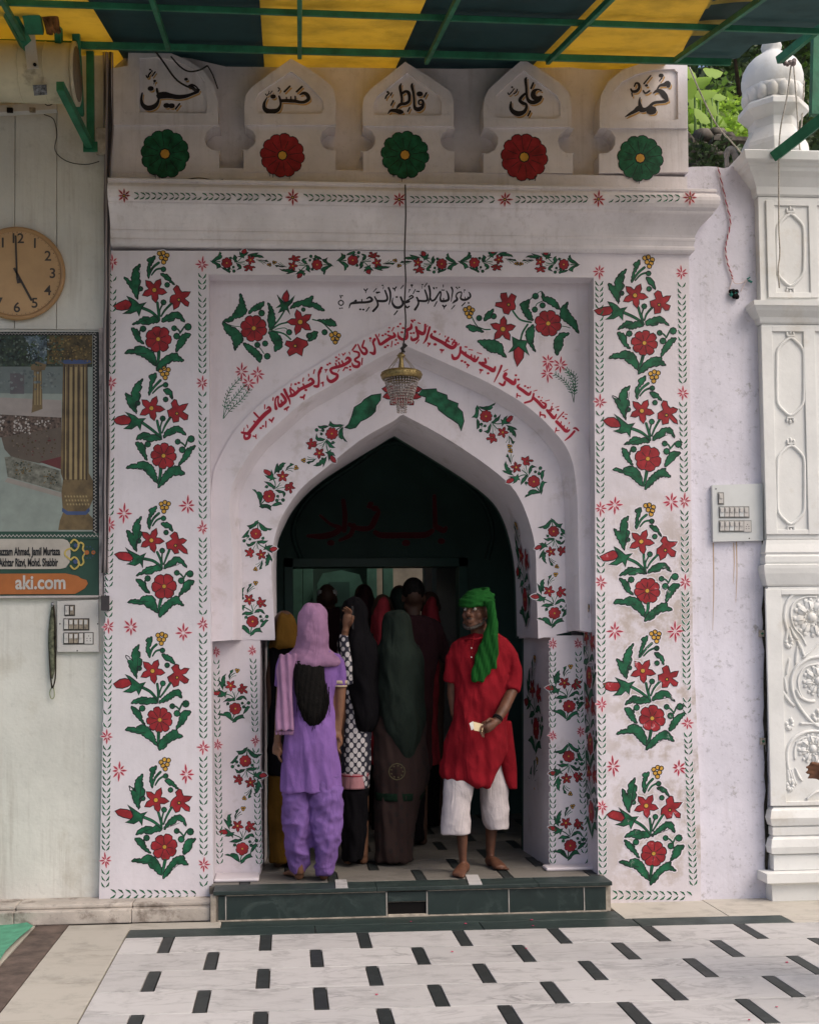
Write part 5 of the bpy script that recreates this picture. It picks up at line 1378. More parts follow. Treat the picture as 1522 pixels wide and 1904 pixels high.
# ================================================================= small fittings
M_pl = mat('grey_white_plastic', (.56,.54,.52), .45, .05, 8, grime=.3); M_bk = mat('dirty_switch', (.33,.28,.22), .5, .25, 60); M_hole = mat('hole_black', (.006,.005,.005), 1)
def board(name, q, Yb, rows, label, m):
    c = P(sum(a[0] for a in q)/4, sum(a[1] for a in q)/4, Yb); t = thing(name, c, label, 'switchboard'); mb = MB(); mb.plate(q, Yb-.028, Yb-.0005, m); mb.build('face_plate', t, bevel=.002)
    for yy in sorted({r_[1] for r_ in rows if r_[4] == 's'}):
        xs_ = [r_ for r_ in rows if r_[1] == yy and r_[4] != 'h']; a = P(min(r_[0] for r_ in xs_)-1.5, yy+xs_[0][3]+1.5, Yb-.028); b_ = P(max(r_[0]+r_[2] for r_ in xs_)+1.5, yy-1.5, Yb-.028); box_part('switch_bay', (a.x, Yb-.031, a.z), (b_.x, Yb-.0285, b_.z), mat('bay_shadow_grey', (.07,.065,.06), .8) if 'left' in label else mat('bay_pale_grey', (.22,.22,.21), .8), t, 0)
    for x, y, w_, h_, kind in rows:
        a = P(x, y+h_, Yb-.028); b_ = P(x+w_, y, Yb-.028); mb = MB()
        if kind == 's': mb.box((a.x, Yb-.037, a.z+.004), (b_.x-.0025, Yb-.0312, b_.z-.002), m if random.random() < .3 else (M_bk if 'left' in label or 'clock' in label else M_pl)); mb.box((a.x+.003, Yb-.042, (a.z+b_.z)/2), (b_.x-.0055, Yb-.0375, b_.z-.006), M_pl); mb.build('rocker_switch', t)
        elif kind == 'p':
            mb.box((a.x, Yb-.034, a.z), (b_.x, Yb-.0312, b_.z), M_pl); cx_, cz_ = (a.x+b_.x)/2, (a.z+b_.z)/2; r = (b_.x-a.x)/2
            for dx, dz in ((0,.6),(-.5,0),(.5,0),(-.5,-.6),(.5,-.6)): mb.tube([(cx_+dx*r*.8, Yb-.0345, cz_+dz*r), (cx_+dx*r*.8, Yb-.0335, cz_+dz*r)], .0028, M_hole, 6)
            mb.build('socket', t)
        else: mb.tube([(a.x, Yb-.0295, a.z), (a.x, Yb-.028, a.z)], .004, M_hole, 6); mb.build('screw_hole', t)
    return t
rows = [(122,1126,7.5,18,'s'),(131,1126,7.5,18,'s')] + [(120+9.2*k,1151,8.4,20,'s') for k in range(5)] + [(120+9.2*k,1177,8.4,20,'s') for k in range(4)] + [(158,1177,15,20,'p')] + [(112,1159,1,1,'h'),(182,1159,1,1,'h'),(144,1209,1,1,'h')]
board('switchboard', [(107,1118),(183,1115),(184,1212),(107,1212)], YL, rows, 'grey switchboard with stained switches fixed under the poster left of the gateway', M_pl)
rows = [(1335,917,8,20,'s')] + [(1337+9*k,943,8,19,'s') for k in range(6)] + [(1337+9*k,969,8,19,'s') for k in range(5)] + [(1382,969,12,20,'p')] + [(1330,908,1,1,'h'),(1392,1000,1,1,'h')]
board('switchboard', [(1323,902),(1417,899),(1418,1005),(1325,1007)], .03, rows, 'white switchboard on the pale plaster wall beside the marble pilaster', mat('pale_board', (.62,.64,.64), .4, .04))
# hanging cord under the poster
CO = thing('hanging_cord', P(97,1120,YL), 'dirty doubled cord hanging from a nail under the poster', 'cord'); mc = mat('grubby_cord', (.14,.15,.10), .95, .4, 40, .5, 80); mc2 = mat('dark_cord', (.045,.035,.025), .95, .4, 40)
mb = MB(); mb.tube([P(x, y, YL-.02) for x, y in smoothline([(98,1128),(97,1160),(96,1200),(98,1240),(97,1262)], 3)], [.006,.010,.014,.017,.019,.019,.019,.018,.016,.014,.012,.008,.005][:13], mc, 8); mb.build('cord_bundle', CO)
for pts in ([(100,1125),(103,1160),(104,1220),(103,1262),(98,1280)], [(95,1160),(92,1200),(94,1250),(97,1280)]):
    mb = MB(); mb.tube([P(x, y, YL-.03) for x, y in smoothline(pts, 3)], .0045, mc2, 6); mb.build('cord_strand', CO)
mb = MB(); mb.tube([P(x, y, YL-.02) for x, y in smoothline([(98,1276),(93,1288),(96,1299),(101,1296),(101,1284)], 3, True)], .0032, mat('pale_cord', (.30,.33,.20), .9), 6, closed=True); mb.build('cord_loop', CO)
mb = MB(); mb.tube([P(98,1122,YL), P(98,1124,YL-.05)], .009, mat('nail_grey', (.3,.3,.32), .4, metal=.6), 8); mb.build('nail', CO)
# cream drum under the canopy at the left, and the lamp batten beneath it
M_cr = mat('cream_sheet_metal', (.62,.57,.42), .45, .08, 4, .25, 30, stain=1, stain_c=(.16,.12,.08), stain_amt=.7, stain_scale=3, stain_lo=.6, grime=.25)
ya = -.42; pA = P(-120, 128, ya); pB = P(140, 138, ya); rD = (P(60,86,ya).z - P(60,190,ya).z)/2
DR = thing('metal_drum', pB, 'cream sheet metal drum lying under the canopy at the top of the cream wall', 'drum')
ax = (pB-pA).normalized(); mb = MB(); n = 12; pts = [pA.lerp(pB, i/n) for i in range(n+1)]; mb.tube(pts, rD, M_cr, 40); mb.build('barrel', DR)
mb = MB(); mb.tube([pB - ax*.002, pB + ax*.012], rD*1.06, M_cr, 40); mb.tube([pB + ax*.013, pB+ax*.016], rD*.9, mat('drum_inside', (.20,.16,.11), .8), 40); mb.build('end_flange', DR)
for k in (.30, .46, .62, .80): p = pA.lerp(pB, k); mb = MB(); mb.tube([p, p+ax*.006], rD*1.012, M_cr, 40); mb.build('seam', DR)
mb = MB(); mb.bar(P(50,24,ya-rD-.03), P(62,128,ya-rD-.02), .06, .006, M_pl, Vector((0,1,0))); mb.build('hanger_strap', DR)
mb = MB(); mb.tube([P(65,120,ya-rD-.026), P(65,120,ya-rD-.034)], .010, M_hole, 8); mb.build('strap_bolt', DR)
_a = P(62,160,ya-rD*.9); mb = MB(); vs = [P(62,160,ya-rD*.86), P(88,159,ya-rD*.86), P(89,178,ya-rD*.62), P(65,180,ya-rD*.62)]; mb.add([v + Vector((0,-.012,-.0)) for v in vs], [(0,1,2,3)], mat('sticker_grey', (.20,.21,.24), .5, .5, 50)); mb.build('maker_sticker', DR)
LB = thing('tube_lamp_batten', P(50,205,YL-.06), 'white tube lamp batten fixed to the cream wall under the metal drum', 'lamp batten')
mb = MB(); mb.bar(P(-90,211,YL-.06), P(106,200,YL-.06), .045, .05, M_pl, Vector((0,1,0))); mb.build('batten_body', LB, bevel=.003)
for x in (20, 62): mb = MB(); mb.box(tuple(P(x-7,208,YL-.10)), tuple(P(x+5,202,YL-.085)), M_hole if x == 20 else M_bk); mb.build('lamp_clip', LB)
for pts, lab in (([(82,213),(100,222),(106,250),(103,280),(125,300),(160,306),(185,300)], 'thin wire looping down from the tube lamp batten'), ([(76,184),(88,196),(100,192),(108,184)], 'short wire drooping under the metal drum')):
    mb = MB(); mb.tube([P(x, y, YL-.02 if len(pts) > 5 else YL-.15) for x, y in smoothline(pts, 5)], .0028, M_wire, 5); o = mb.build('loose_wire'); tag(o, lab, 'wire')
# vertical cables in the corner
random.seed(21)
CB = thing('cable_bundle', P(197,900,0), 'bundle of old cables running down the corner between cream wall and gateway', 'cables')
for k in range(7):
    x0_ = 194 + k*1.7; pts = [(x0_ + random.uniform(-1.6,1.6) + (0 if y > 300 else (k-3)*1.0), y) for y in range(90, 1140, 75)]; n = len(pts)
    mb = MB(); mb.tube([P(x - (y-500)*.006, y, -.012 - .006*(k % 3)) for x, y in smoothline(pts, 3)], random.choice([.004,.005,.007]), mat(*random.choice([('cable_grey', (.30,.26,.26), .7), ('cable_dark', (.05,.045,.05), .7), ('cable_pink', (.45,.38,.38), .7)])), 6); mb.build('cable', CB)
mb = MB(); mb.box(tuple(P(188,1135,-.04)), tuple(P(204,1108,.0)), mat('cable_dark', (0,0,0))); mb.build('cable_clamp', CB)
mb = MB(); p = P(189,250,-.01); mb.box((p.x-.03, -.03, p.z-.12), (p.x+.03, .0, p.z+.03), M_mortar); mb.build('junction_box', CB)
for pts, lab, r in (([(262,60),(300,110),(330,150),(365,168)], 'dark wire sagging across the leftmost merlon', .006), ([(318,105),(335,124),(352,133),(372,130),(386,122)], 'dark wire curling beside the leftmost merlon top', .005), ([(386,122),(396,140),(405,165)], 'short wire end hanging right of the leftmost merlon', .004), ([(345,334),(370,331),(400,335),(415,334)], 'thin wire lying along the cornice top', .003)):
    mb = MB(); mb.tube([P(x, y, -.05) for x, y in smoothline(pts, 5)], r, M_wire, 5); o = mb.build('loose_wire'); tag(o, lab, 'wire')
# red and white twisted flex on the right wall
FX = thing('twisted_flex', P(1350,400,0), 'red and white twisted flex hanging down the pale plaster wall', 'flex'); path = smoothline([(1334,311),(1341,340),(1350,380),(1357,412),(1352,440),(1348,462),(1352,490),(1359,510),(1361,520)], 8)
for ph, m in ((0, mat('flex_red', (.35,.06,.09), .6)), (math.pi, mat('flex_white', (.62,.52,.52), .6))):
    mb = MB(); mb.tube([P(x + .9*math.cos(i*1.5+ph), y, .018 + .003*math.sin(i*1.5+ph)) for i, (x, y) in enumerate(path)], .0036, m, 6); mb.build('flex_strand', FX)
for pts in ([(1361,520),(1357,532),(1354,545)], [(1361,520),(1366,527),(1378,526),(1388,519)], [(1376,542),(1382,530),(1387,522)]):
    mb = MB(); mb.tube([P(x, y, .015) for x, y in smoothline(pts, 4)], .0028, mat('flex_white', (0,0,0)), 6); mb.build('flex_tail', FX)
mb = MB(); random.seed(4)
for k in range(12): mb.ball(P(1361+random.uniform(-6,9), 548+random.uniform(-7,6), .012), random.uniform(.010,.018), [M_hole, mat('tape_green', (.01,.16,.13), .5)][k % 3 == 0], 6, 5)
mb.bar(P(1388,519,.012), P(1393,516,.012), .014, .008, mat('tape_green', (0,0,0))); mb.bar(P(1390,521,.012), P(1397,525,.012), .014, .008, mat('tape_green', (0,0,0))); mb.build('taped_joint', FX)
# ropes
M_rope = mat('pale_rope', (.50,.46,.40), .9, .2, 60)
for pts, lab, Y in (([(1281,125),(1300,170),(1330,230),(1360,265),(1390,300)], 'pale rope slanting from the gateway corner to the marble capital', -.05), ([(1470,118),(1462,180),(1450,240),(1447,300),(1447,420),(1449,470),(1446,500),(1448,535)], 'long pale rope hanging down over the marble pilaster', -.18), ([(1474,118),(1479,180),(1483,240),(1487,290)], 'short pale rope hanging beside the onion finial', -.1), ([(1494,150),(1490,220),(1484,290)], 'thin pale rope behind the right green bracket', .02)):
    mb = MB(); mb.tube([P(x, y, Y) for x, y in smoothline(pts, 6)], .0048, M_rope, 6); o = mb.build('rope'); tag(o, lab, 'rope')
mb = MB()
for k in range(7): mb.ball(P(1466+random.uniform(-8,9), 116+random.uniform(-5,6), -.2), random.uniform(.012,.020), mat('rope_knot', (.30,.24,.24), .95, .3, 40), 7, 5)
o = mb.build('rope_knot'); tag(o, 'knotted rope end tied to the green bracket arm by the finial', 'knot')
# pipe elbow above the right wall
mb = MB(); mb.tube([P(x, y, .2) for x, y in smoothline([(1351,312),(1350,296),(1351,284),(1357,277),(1364,284),(1368,300),(1369,314)], 4)], [.014]*6 + [.02]*19, mat('old_pipe', (.30,.28,.26), .5, .3, 10), 10); o = mb.build('pipe_elbow'); tag(o, 'grey pipe elbow standing on top of the pale plaster wall', 'pipe')

# ================================================================= rubble, bushes and trees behind
def leafmat(n, c, tr=.35):
    m = bpy.data.materials.new(n); m.use_nodes = True; t = m.node_tree; N = t.nodes; L = t.links; b = N['Principled BSDF']; oi = N.new('ShaderNodeNewGeometry')
    x = N.new('ShaderNodeMix'); x.data_type = 'RGBA'; L.new(oi.outputs['Random Per Island'], x.inputs[0]); x.inputs[6].default_value = (*[v*.5 for v in c], 1); x.inputs[7].default_value = (*[min(1, v*1.5) for v in c], 1)
    L.new(x.outputs[2], b.inputs['Base Color']); b.inputs['Roughness'].default_value = .5; tl = N.new('ShaderNodeBsdfTranslucent'); L.new(x.outputs[2], tl.inputs[0]); ms = N.new('ShaderNodeMixShader'); ms.inputs[0].default_value = tr
    L.new(b.outputs[0], ms.inputs[1]); L.new(tl.outputs[0], ms.inputs[2]); L.new(ms.outputs[0], N['Material Output'].inputs[0]); return m
L_b = leafmat('fresh_leaf', (.34,.52,.07), .55); L_m = leafmat('mid_leaf', (.13,.24,.045), .45); L_d = leafmat('dark_leaf', (.05,.085,.03), .35); M_bark = mat('bark', (.10,.07,.05), .95, .3, 8, .8, 20)
def leafblob(mb, c, rad, n, size, m):
    for _ in range(n):
        d = Vector((random.gauss(0,1), random.gauss(0,1), random.gauss(0,1))).normalized()*(random.random()**.4); p = Vector(c) + Vector((d.x*rad[0], d.y*rad[1], d.z*rad[2]))
        a = Vector((random.gauss(0,1), random.gauss(0,1), random.gauss(0,.7))).normalized(); b_ = a.orthogonal().normalized(); b_ = (b_*math.cos(random.random()*6) + a.cross(b_)*math.sin(random.random()*6)); s = size*random.uniform(.6,1.4)
        mb.add([p - a*s, p + b_*s*.42 - a*s*.1, p + a*s, p - b_*s*.42 - a*s*.1], [(0,1,2,3)], m)
def tree(name, base, h, crown, rad, n, size, mats, label, group=None):
    t = thing(name, base, label, 'tree', group); mb = MB(); b0 = Vector(base); top = Vector(crown)
    mb.tube([b0, b0.lerp(top, .35) + Vector((.06,0,0)), b0.lerp(top, .7), top], [.12,.10,.07,.03], M_bark, 9)
    for k in range(8):
        a = k*2.4; s = b0.lerp(top, .55+.05*k); e = top + Vector((math.cos(a)*rad[0]*.7, math.sin(a)*rad[1]*.6, random.uniform(-.6,.6)*rad[2])); mb.tube([s, s.lerp(e,.5)+Vector((0,0,.05)), e], [.035,.022,.008], M_bark, 6)
    mb.build('trunk', t); mb = MB()
    for k in range(26):
        d = Vector((random.uniform(-1,1), random.uniform(-1,1), random.uniform(-1,1))); c_ = top + Vector((d.x*rad[0], d.y*rad[1], d.z*rad[2])); leafblob(mb, c_, (rad[0]*.34, rad[1]*.34, rad[2]*.3), n//26, size, mats[k % len(mats)])
    mb.build('crown', t); return t
random.seed(31)
tree('tree', (3.9, 4.6, 0), 6, tuple(P(1400,170,4.6)), (1.5,1.2,1.3), 12000, .05, (L_m,L_d,L_m,L_d), 'dense green tree behind the marble finial')
tree('tree', (5.9, 6.0, 0), 6, tuple(P(1560,150,6.0)), (1.5,1.0,1.5), 4200, .06, (L_m,L_d,L_m), 'darker tree seen right of the marble finial beyond the green bracket')
tree('tree', (4.8, 9.0, 0), 6, tuple(P(1370,120,9.0)), (2.6,1.2,2.0), 11000, .09, (L_d,L_m,L_d), 'far dark tree filling the gap between parapet and finial')
tree('tree', (2.3, 7.0, 0), 6, tuple(P(1180,190,7.0)), (1.6,1.0,1.0), 2500, .06, (L_d,L_m), 'dark tree mostly hidden behind the parapet')
mb = MB()
big = [(1300,150,38,-12),(1282,135,30,60),(1325,132,34,-2),(1310,172,34,4),(1288,190,26,70),(1325,200,30,62),(1305,215,32,35),(1340,225,28,48),(1295,235,26,20),(1335,178,26,12),(1350,245,24,30),(1318,248,24,64),(1284,165,30,85)]
SH = thing('fig_shoots', P(1310,300,1.0), 'bright green large leaved shoots rising behind the plaster wall top', 'plant')
for x, y, l, a in big:
    mb = MB(); c_ = P(x, y, 1.0+random.uniform(-.2,.2)); l = l/215; d = Vector((math.cos(R(a)), random.uniform(-.3,.3), -math.sin(R(a)))); s_ = d.cross(Vector((0,-1,.35))).normalized(); up = Vector((0,-.35,1)); q = []
    for u, w_ in ((-.5,.02),(-.38,.26),(-.2,.36),(-.12,.30),(.05,.38),(.18,.30),(.32,.24),(.42,.10),(.5,.0)): q.append((u, w_))
    L1 = [c_ + d*u*l + s_*w_*l*.8 + up*(-.25*w_*l) for u, w_ in q]; L2 = [c_ + d*u*l for u, w_ in q]; L3 = [c_ + d*u*l - s_*w_*l*.8 + up*(-.25*w_*l) for u, w_ in q]; n = len(q)
    mb.add(L1+L2+L3, [(i,i+1,n+i+1,n+i) for i in range(n-1)] + [(n+i,n+i+1,2*n+i+1,2*n+i) for i in range(n-1)], L_b, True); mb.build('leaf', SH)
mb = MB()
for k in range(5): mb.tube([P(1290+k*12, 320, 1.0), P(1292+k*10, 230, 1.0), P(1290+k*11, 150+k*10, 1.0)], [.012,.01,.006], mat('green_stem', (.12,.2,.05), .7), 6)
leafblob(mb, P(1370,262,1.2), (.22,.25,.16), 420, .035, L_b); leafblob(mb, P(1330,222,1.4), (.26,.25,.22), 360, .04, L_b)
o = mb.build('small_foliage', SH); o['kind'] = 'stuff'
RB = MB(); random.seed(8)
for k in range(60):
    p = P(random.uniform(1270,1365), random.uniform(243,318), random.uniform(.7,1.3)); r = random.uniform(.02,.06); RB.ball(p, (r*1.3, r, r*.8), mat('rubble_stone', (.16,.14,.12), .95, .35, 12, .8, 30), 6, 4)
leafblob(RB, P(1320,290,.65), (.28,.1,.14), 300, .03, L_d)
RB.box(tuple(P(1262,330,1.4)), tuple(P(1420,262,.7)), mat('rubble_stone', (0,0,0)))
o = RB.build('rubble_heap'); tag(o, 'dark mossy rubble heap behind the top of the plaster wall', 'rubble', kind='stuff')
# petals on the floor
random.seed(14); mpt = mat('rose_petal', (.50,.05,.12), .7); k = -1
PL = ['on the dark floor border just below the drain hole','on the dark floor border right of the drain hole','on the dark border below the right end of the step','by the foot of the step face, right of the man','on the first pale slab row below the border','on the hall floor beside the right jamb','on a pale slab near the bottom right corner','at the right edge by the marble plinth','on the left end of the step by the jamb','on the second slab row near the middle','on the bottom slab row near the middle','at the very bottom right of the floor']
for x, y in ((764,1714),(865,1718),(990,1722),(988,1711),(978,1764),(1097,1560+0),(1443,1873),(1522-60,1790),(408,1632),(840,1770),(700,1850),(1392,1903-6)):
    z = .171 if y < 1660 else .001; p = PZ(x, y, z); s = random.uniform(.006,.011); a = random.random()*6; mb = MB()
    mb.add([p + Vector((s*math.cos(a+t)*(1 if t % 2 else .7), s*math.sin(a+t), .001 + .003*(int(t) % 2))) for t in (0,1,2,3,4,5)], [(0,1,2,3,4,5)], mpt); o = mb.build('petal'); k += 1; tag(o, 'rose petal ' + PL[k], 'petal', 'petals scattered on the floor')
# ================================================================= people
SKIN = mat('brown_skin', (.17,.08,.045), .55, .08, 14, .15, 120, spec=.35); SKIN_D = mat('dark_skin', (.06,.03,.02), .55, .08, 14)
def cl(n, c, **k):
    """woven cloth: soft creases and a fine weave in the relief, slight fading"""
    if n in _mats: return _mats[n]
    m = mat(n, c, .92, .14, 5, 0, 160, spec=.1); t = m.node_tree; N = t.nodes; L = t.links; b = N['Principled BSDF']; g = N.new('ShaderNodeNewGeometry')
    def cr(sx, sc_, dist, strength, prev=None):
        mp_ = N.new('ShaderNodeMapping'); mp_.inputs['Scale'].default_value = sx; L.new(g.outputs['Position'], mp_.inputs[0])
        n_ = N.new('ShaderNodeTexNoise'); n_.inputs['Scale'].default_value = sc_; n_.inputs['Detail'].default_value = 4; n_.inputs['Distortion'].default_value = 1.1; L.new(mp_.outputs[0], n_.inputs['Vector'])
        a = N.new('ShaderNodeMath'); a.operation = 'SUBTRACT'; a.inputs[1].default_value = .5; L.new(n_.outputs[0], a.inputs[0]); ab = N.new('ShaderNodeMath'); ab.operation = 'ABSOLUTE'; L.new(a.outputs[0], ab.inputs[0])
        bn = N.new('ShaderNodeBump'); bn.inputs['Strength'].default_value = strength; bn.inputs['Distance'].default_value = dist; L.new(ab.outputs[0], bn.inputs['Height'])
        if prev: L.new(prev, bn.inputs['Normal'])
        return bn.outputs[0]
    o = cr((1,1,.30), 7, .05, .5); o = cr((1,1,.8), 15, .012, .4, o); o = cr((1,1,1), 260, .002, .5, o); L.new(o, b.inputs['Normal']); return m
def sil(mb, rows, Y, dep, m, seg=22, sub=3, dy=0.0, wob=0.0):
    """loft built from left/right outlines measured in the photo, standing at depth Y; dep = half thickness in metres"""
    deps = dep if hasattr(dep, '__len__') else [dep]*len(rows)
    q = smoothline([(*r[:3], d, (r[3] if len(r) > 3 else 0.0)) for r, d in zip(rows, deps)], sub); vs = []; n = len(q)
    for y, xl, xr, d, oy in q:
        a = P(xl, y, Y); b_ = P(xr, y, Y); c_ = (a+b_)/2; rx = max(.003, (b_.x-a.x)/2)
        for k in range(seg):
            t = 2*math.pi*k/seg; vs.append(Vector((c_.x + rx*math.cos(t), c_.y + oy + d*math.sin(t), c_.z)))
    fs = [(i*seg+k, i*seg+(k+1) % seg, (i+1)*seg+(k+1) % seg, (i+1)*seg+k) for i in range(n-1) for k in range(seg)] + [tuple(range(seg-1,-1,-1)), tuple((n-1)*seg+k for k in range(seg))]
    mb.add(vs, fs, m, True)
def folds(amp, n, z0, z1, cx, cy, seed=0, fine=.0015):
    """drapery: ridges running down, stronger towards z0 (hem)"""
    def f(p, nr):
        th = math.atan2(p.y-cy, p.x-cx); u = 0 if z1 == z0 else min(1, max(0, (z1-p.z)/(z1-z0)))
        w_ = math.sin(th*n + 1.7*math.sin(p.z*5+seed) + seed) * .6 + math.sin(th*(n*2+1) + p.z*7 + seed*2)*.3
        return amp*(.25+.75*u)*w_ + fine*math.sin(p.z*38 + th*5 + seed + 2*math.sin(p.x*30))
    return f
def crumple(amp, seed=0):
    return lambda p, n: amp*(math.sin(p.z*42 + 9*p.x*math.sin(p.z*9+seed)*3 + seed)*.6 + math.sin(p.z*75 + p.x*55 + seed*3)*.25 + math.sin(p.x*90 + p.z*11)*.3)
from mathutils import noise as mnoise
def cloth(amp, s, seed=0.0, sh=0.0, base=None):
    """ridged drapery creases"""
    def f(p, n):
        q = Vector(((p.x + p.z*sh)*s[0]+seed, p.y*s[1]+seed*.7, (p.z - p.x*sh)*s[2]))
        v = .65 - abs(mnoise.noise(q))*2.3; v2 = .5 - abs(mnoise.noise(q*2.1 + Vector((5,3,1))))*2.0
        return amp*(v + .4*v2) + (base(p, n) if base else 0)
    return f
def hand(mb, wrist, d, side, m, s=1.0, curl=.5, thumb=1):
    """palm plus five unequal bent fingers; d = direction of fingers, side = towards the thumb"""
    d = Vector(d).normalized(); side = Vector(side); side = (side - d*side.dot(d)).normalized(); nrm = d.cross(side).normalized(); w_ = Vector(wrist)
    mb.tube([w_ - d*.03*s, w_, w_ + d*.035*s, w_ + d*.075*s, w_ + d*.092*s], [.024*s, .024*s, (.036*s), (.040*s), (.034*s)], m, 10)
    for i, (o, l) in enumerate(((.028,.072),(.010,.080),(-.009,.074),(-.027,.058))):
        b0 = w_ + d*(.085 - .004*abs(i-1))*s + side*o*s; a1, a2, a3 = curl*.5, curl*1.2, curl*1.7
        v = lambda a: d*math.cos(a) - nrm*math.sin(a) + side*(.07*(1.4-i))
        p1 = b0 + v(a1)*l*.45*s; p2 = p1 + v(a2)*l*.32*s; p3 = p2 + v(a3)*l*.26*s
        mb.tube([b0 - d*.02*s, b0, p1, p2, p3], [.0095*s, .0098*s, .0088*s, .0078*s, .006*s], m, 8)
    t0 = w_ + d*.025*s + side*.030*s; t1 = t0 + (d*.55 + side*.8 - nrm*.3).normalized()*.034*s; t2 = t1 + (d*.85 + side*.35 - nrm*.4).normalized()*.030*s; t3 = t2 + (d*.95 - nrm*.4).normalized()*.02*s
    mb.tube([t0 - side*.015*s, t0, t1, t2, t3], [.012*s,.0135*s,.0115*s,.010*s,.007*s], m, 8)
def foot(mb, x, y, ang, m, s=1.0, z=.17):
    d = Vector((math.sin(ang), -math.cos(ang), 0)); sd = Vector((d.y, -d.x, 0)); h = Vector((x, y, z))
    mb.ball(h + Vector((0,0,.035*s)), (.034*s,.036*s,.036*s), m); mb.tube([h - d*.02*s + Vector((0,0,.03*s)), h + d*.06*s + Vector((0,0,.038*s)), h + d*.12*s + Vector((0,0,.026*s)), h + d*.165*s + Vector((0,0,.018*s))], [(.030*s,.028*s),(.034*s,.030*s),(.042*s,.022*s),(.038*s,.014*s)], m, 12)
    for i in range(5): b_ = h + d*(.165-.010*abs(i-.5))*s + sd*(-.032+.016*i)*s + Vector((0,0,.012*s)); mb.tube([b_ - d*.015*s, b_ + d*(.032-.004*i)*s], [.0105*s-.0008*i, .0085*s-.0007*i], m, 7)
def head(mb, c, yaw, pitch, m, s=1.0):
    """face looks along -Y when yaw = 0"""
    Rm = Matrix.Rotation(yaw, 3, 'Z') @ Matrix.Rotation(pitch, 3, 'X'); c = Vector(c); T = lambda x, y, z: c + Rm @ (Vector((x, y, z))*s)
    def b(x, y, z, r): 
        t = MB(); t.ball((0,0,0), tuple(v*s for v in (r if hasattr(r, '__len__') else (r,r,r))), m, 14, 9); mb.add([T(x, y, z) + Rm @ v for v in t.v], t.f, m, True)
    b(0,.012,.02,(.076,.094,.096)); b(0,-.018,-.035,(.060,.064,.078)); b(0,-.058,-.098,(.026,.022,.020)); b(0,-.040,-.085,(.044,.040,.030))
    for q in (-1, 1):
        b(q*.040,-.052,-.030,(.024,.024,.026)); b(q*.079,.012,-.018,(.010,.022,.034)); mb.tube([T(q*.010,-.086,.026), T(q*.030,-.088,.032), T(q*.052,-.072,.022)], [.009*s,.010*s,.008*s], m, 8)
        b(q*.012,-.096,-.036,(.010,.011,.009)); b(q*.052,-.020,-.075,(.018,.034,.022))
    mb.tube([T(0,-.080,.022), T(0,-.095,-.005), T(0,-.112,-.030), T(0,-.104,-.040)], [.009*s,.010*s,.014*s,.010*s], m, 9)
    mb.tube([T(-.024,-.080,-.066), T(-.010,-.091,-.062), T(0,-.092,-.064), T(.010,-.091,-.062), T(.024,-.080,-.066)], [.004*s,.0065*s,.006*s,.0065*s,.004*s], m, 7)
    mb.tube([T(-.021,-.080,-.070), T(0,-.090,-.075), T(.021,-.080,-.070)], [.004*s,.0085*s,.004*s], m, 7)
    return T
ZF = .17
# ------------------------------------------------ girl in purple, seen from behind
YG = .02; gx = lambda x, y: P(x, y, YG)
G = thing('person', gx(578, 1632) * 1, 'girl in purple tunic and trousers with mauve head scarf, seen from behind in the doorway', 'person')
PUR = cl('purple_cotton', (.20,.105,.325)); PUR2 = cl('purple_trouser_cotton', (.18,.10,.30)); MAU = cl('mauve_scarf_cloth', (.30,.165,.28)); HAIR = mat('black_hair', (.005,.004,.0035), .7, .3, 40, .5, 260, spec=.12)
b = MB(); gc = gx(579, 1160); sk = SKIN
head(b, (gx(581,1160).x, YG-.0, gx(581,1160).z), math.pi, 0, sk, .92)
sil(b, [(1180,568,594),(1215,566,597),(1222,545,618),(1240,535,627),(1300,545,617),(1370,537,625),(1440,532,630)], YG, [.05,.05,.075,.09,.085,.10,.10], sk)
sil(b, [(1430,532,578),(1500,538,574),(1560,545,570),(1610,548,566),(1624,548,566)], YG, [.08,.065,.05,.038,.036], sk); sil(b, [(1430,578,630),(1500,586,625),(1560,592,618),(1610,592,612),(1624,592,612)], YG, [.08,.065,.05,.038,.036], sk)
b.tube([gx(628,1232), gx(633,1275), gx(631,1320), gx(628,1362)], [.044,.036,.029,.022], sk, 12); hand(b, gx(628,1362), (-.05,-.1,-1), (0,-1,0), sk, .85, .5)
b.tube([gx(531,1232), gx(524,1290), gx(519,1340), gx(516,1375)], [.042,.034,.026,.021], sk, 12); hand(b, gx(516,1378), (.02,-.1,-1), (0,-1,0), sk, .85, .5)
foot(b, gx(556,1630).x, YG+.03, math.pi+.35, sk, .95); foot(b, gx(602,1630).x, YG+.01, math.pi-.15, sk, .95)
fuse(b, 'body', sk, G, .009, 3)
b = MB(); sil(b, [(1206,560,600),(1216,534,626),(1228,527,634),(1260,533,628),(1300,540,620),(1340,533,624),(1400,526,630),(1440,522,634),(1471,520,634)], YG, [.06,.085,.10,.105,.10,.115,.125,.13,.13], PUR)
b.tube([gx(626,1226), gx(630,1248), gx(630,1274)], [.048,.050,.046], PUR, 14); b.tube([gx(533,1226), gx(527,1250), gx(525,1276)], [.046,.050,.046], PUR, 14)
fuse(b, 'tunic', PUR, G, .008, 3, cloth(.008, (13,9,2.6), 3, .12, folds(.006, 7, gx(0,1470).z, gx(0,1290).z, gc.x, YG, 2)))
b = MB(); b.tube([gx(630,1265), gx(630,1271)], .049, cl('cream_band', (.45,.36,.26)), 20); b.tube([gx(630,1274), gx(630,1277)], .0485, cl('cream_band', (0,0,0)), 20); b.build('sleeve_band', G)
b = MB(); sil(b, [(1440,530,580),(1480,526,578),(1540,528,578),(1590,533,577),(1612,540,572),(1625,545,568)], YG+.01, [.10,.10,.095,.08,.06,.05], PUR2)
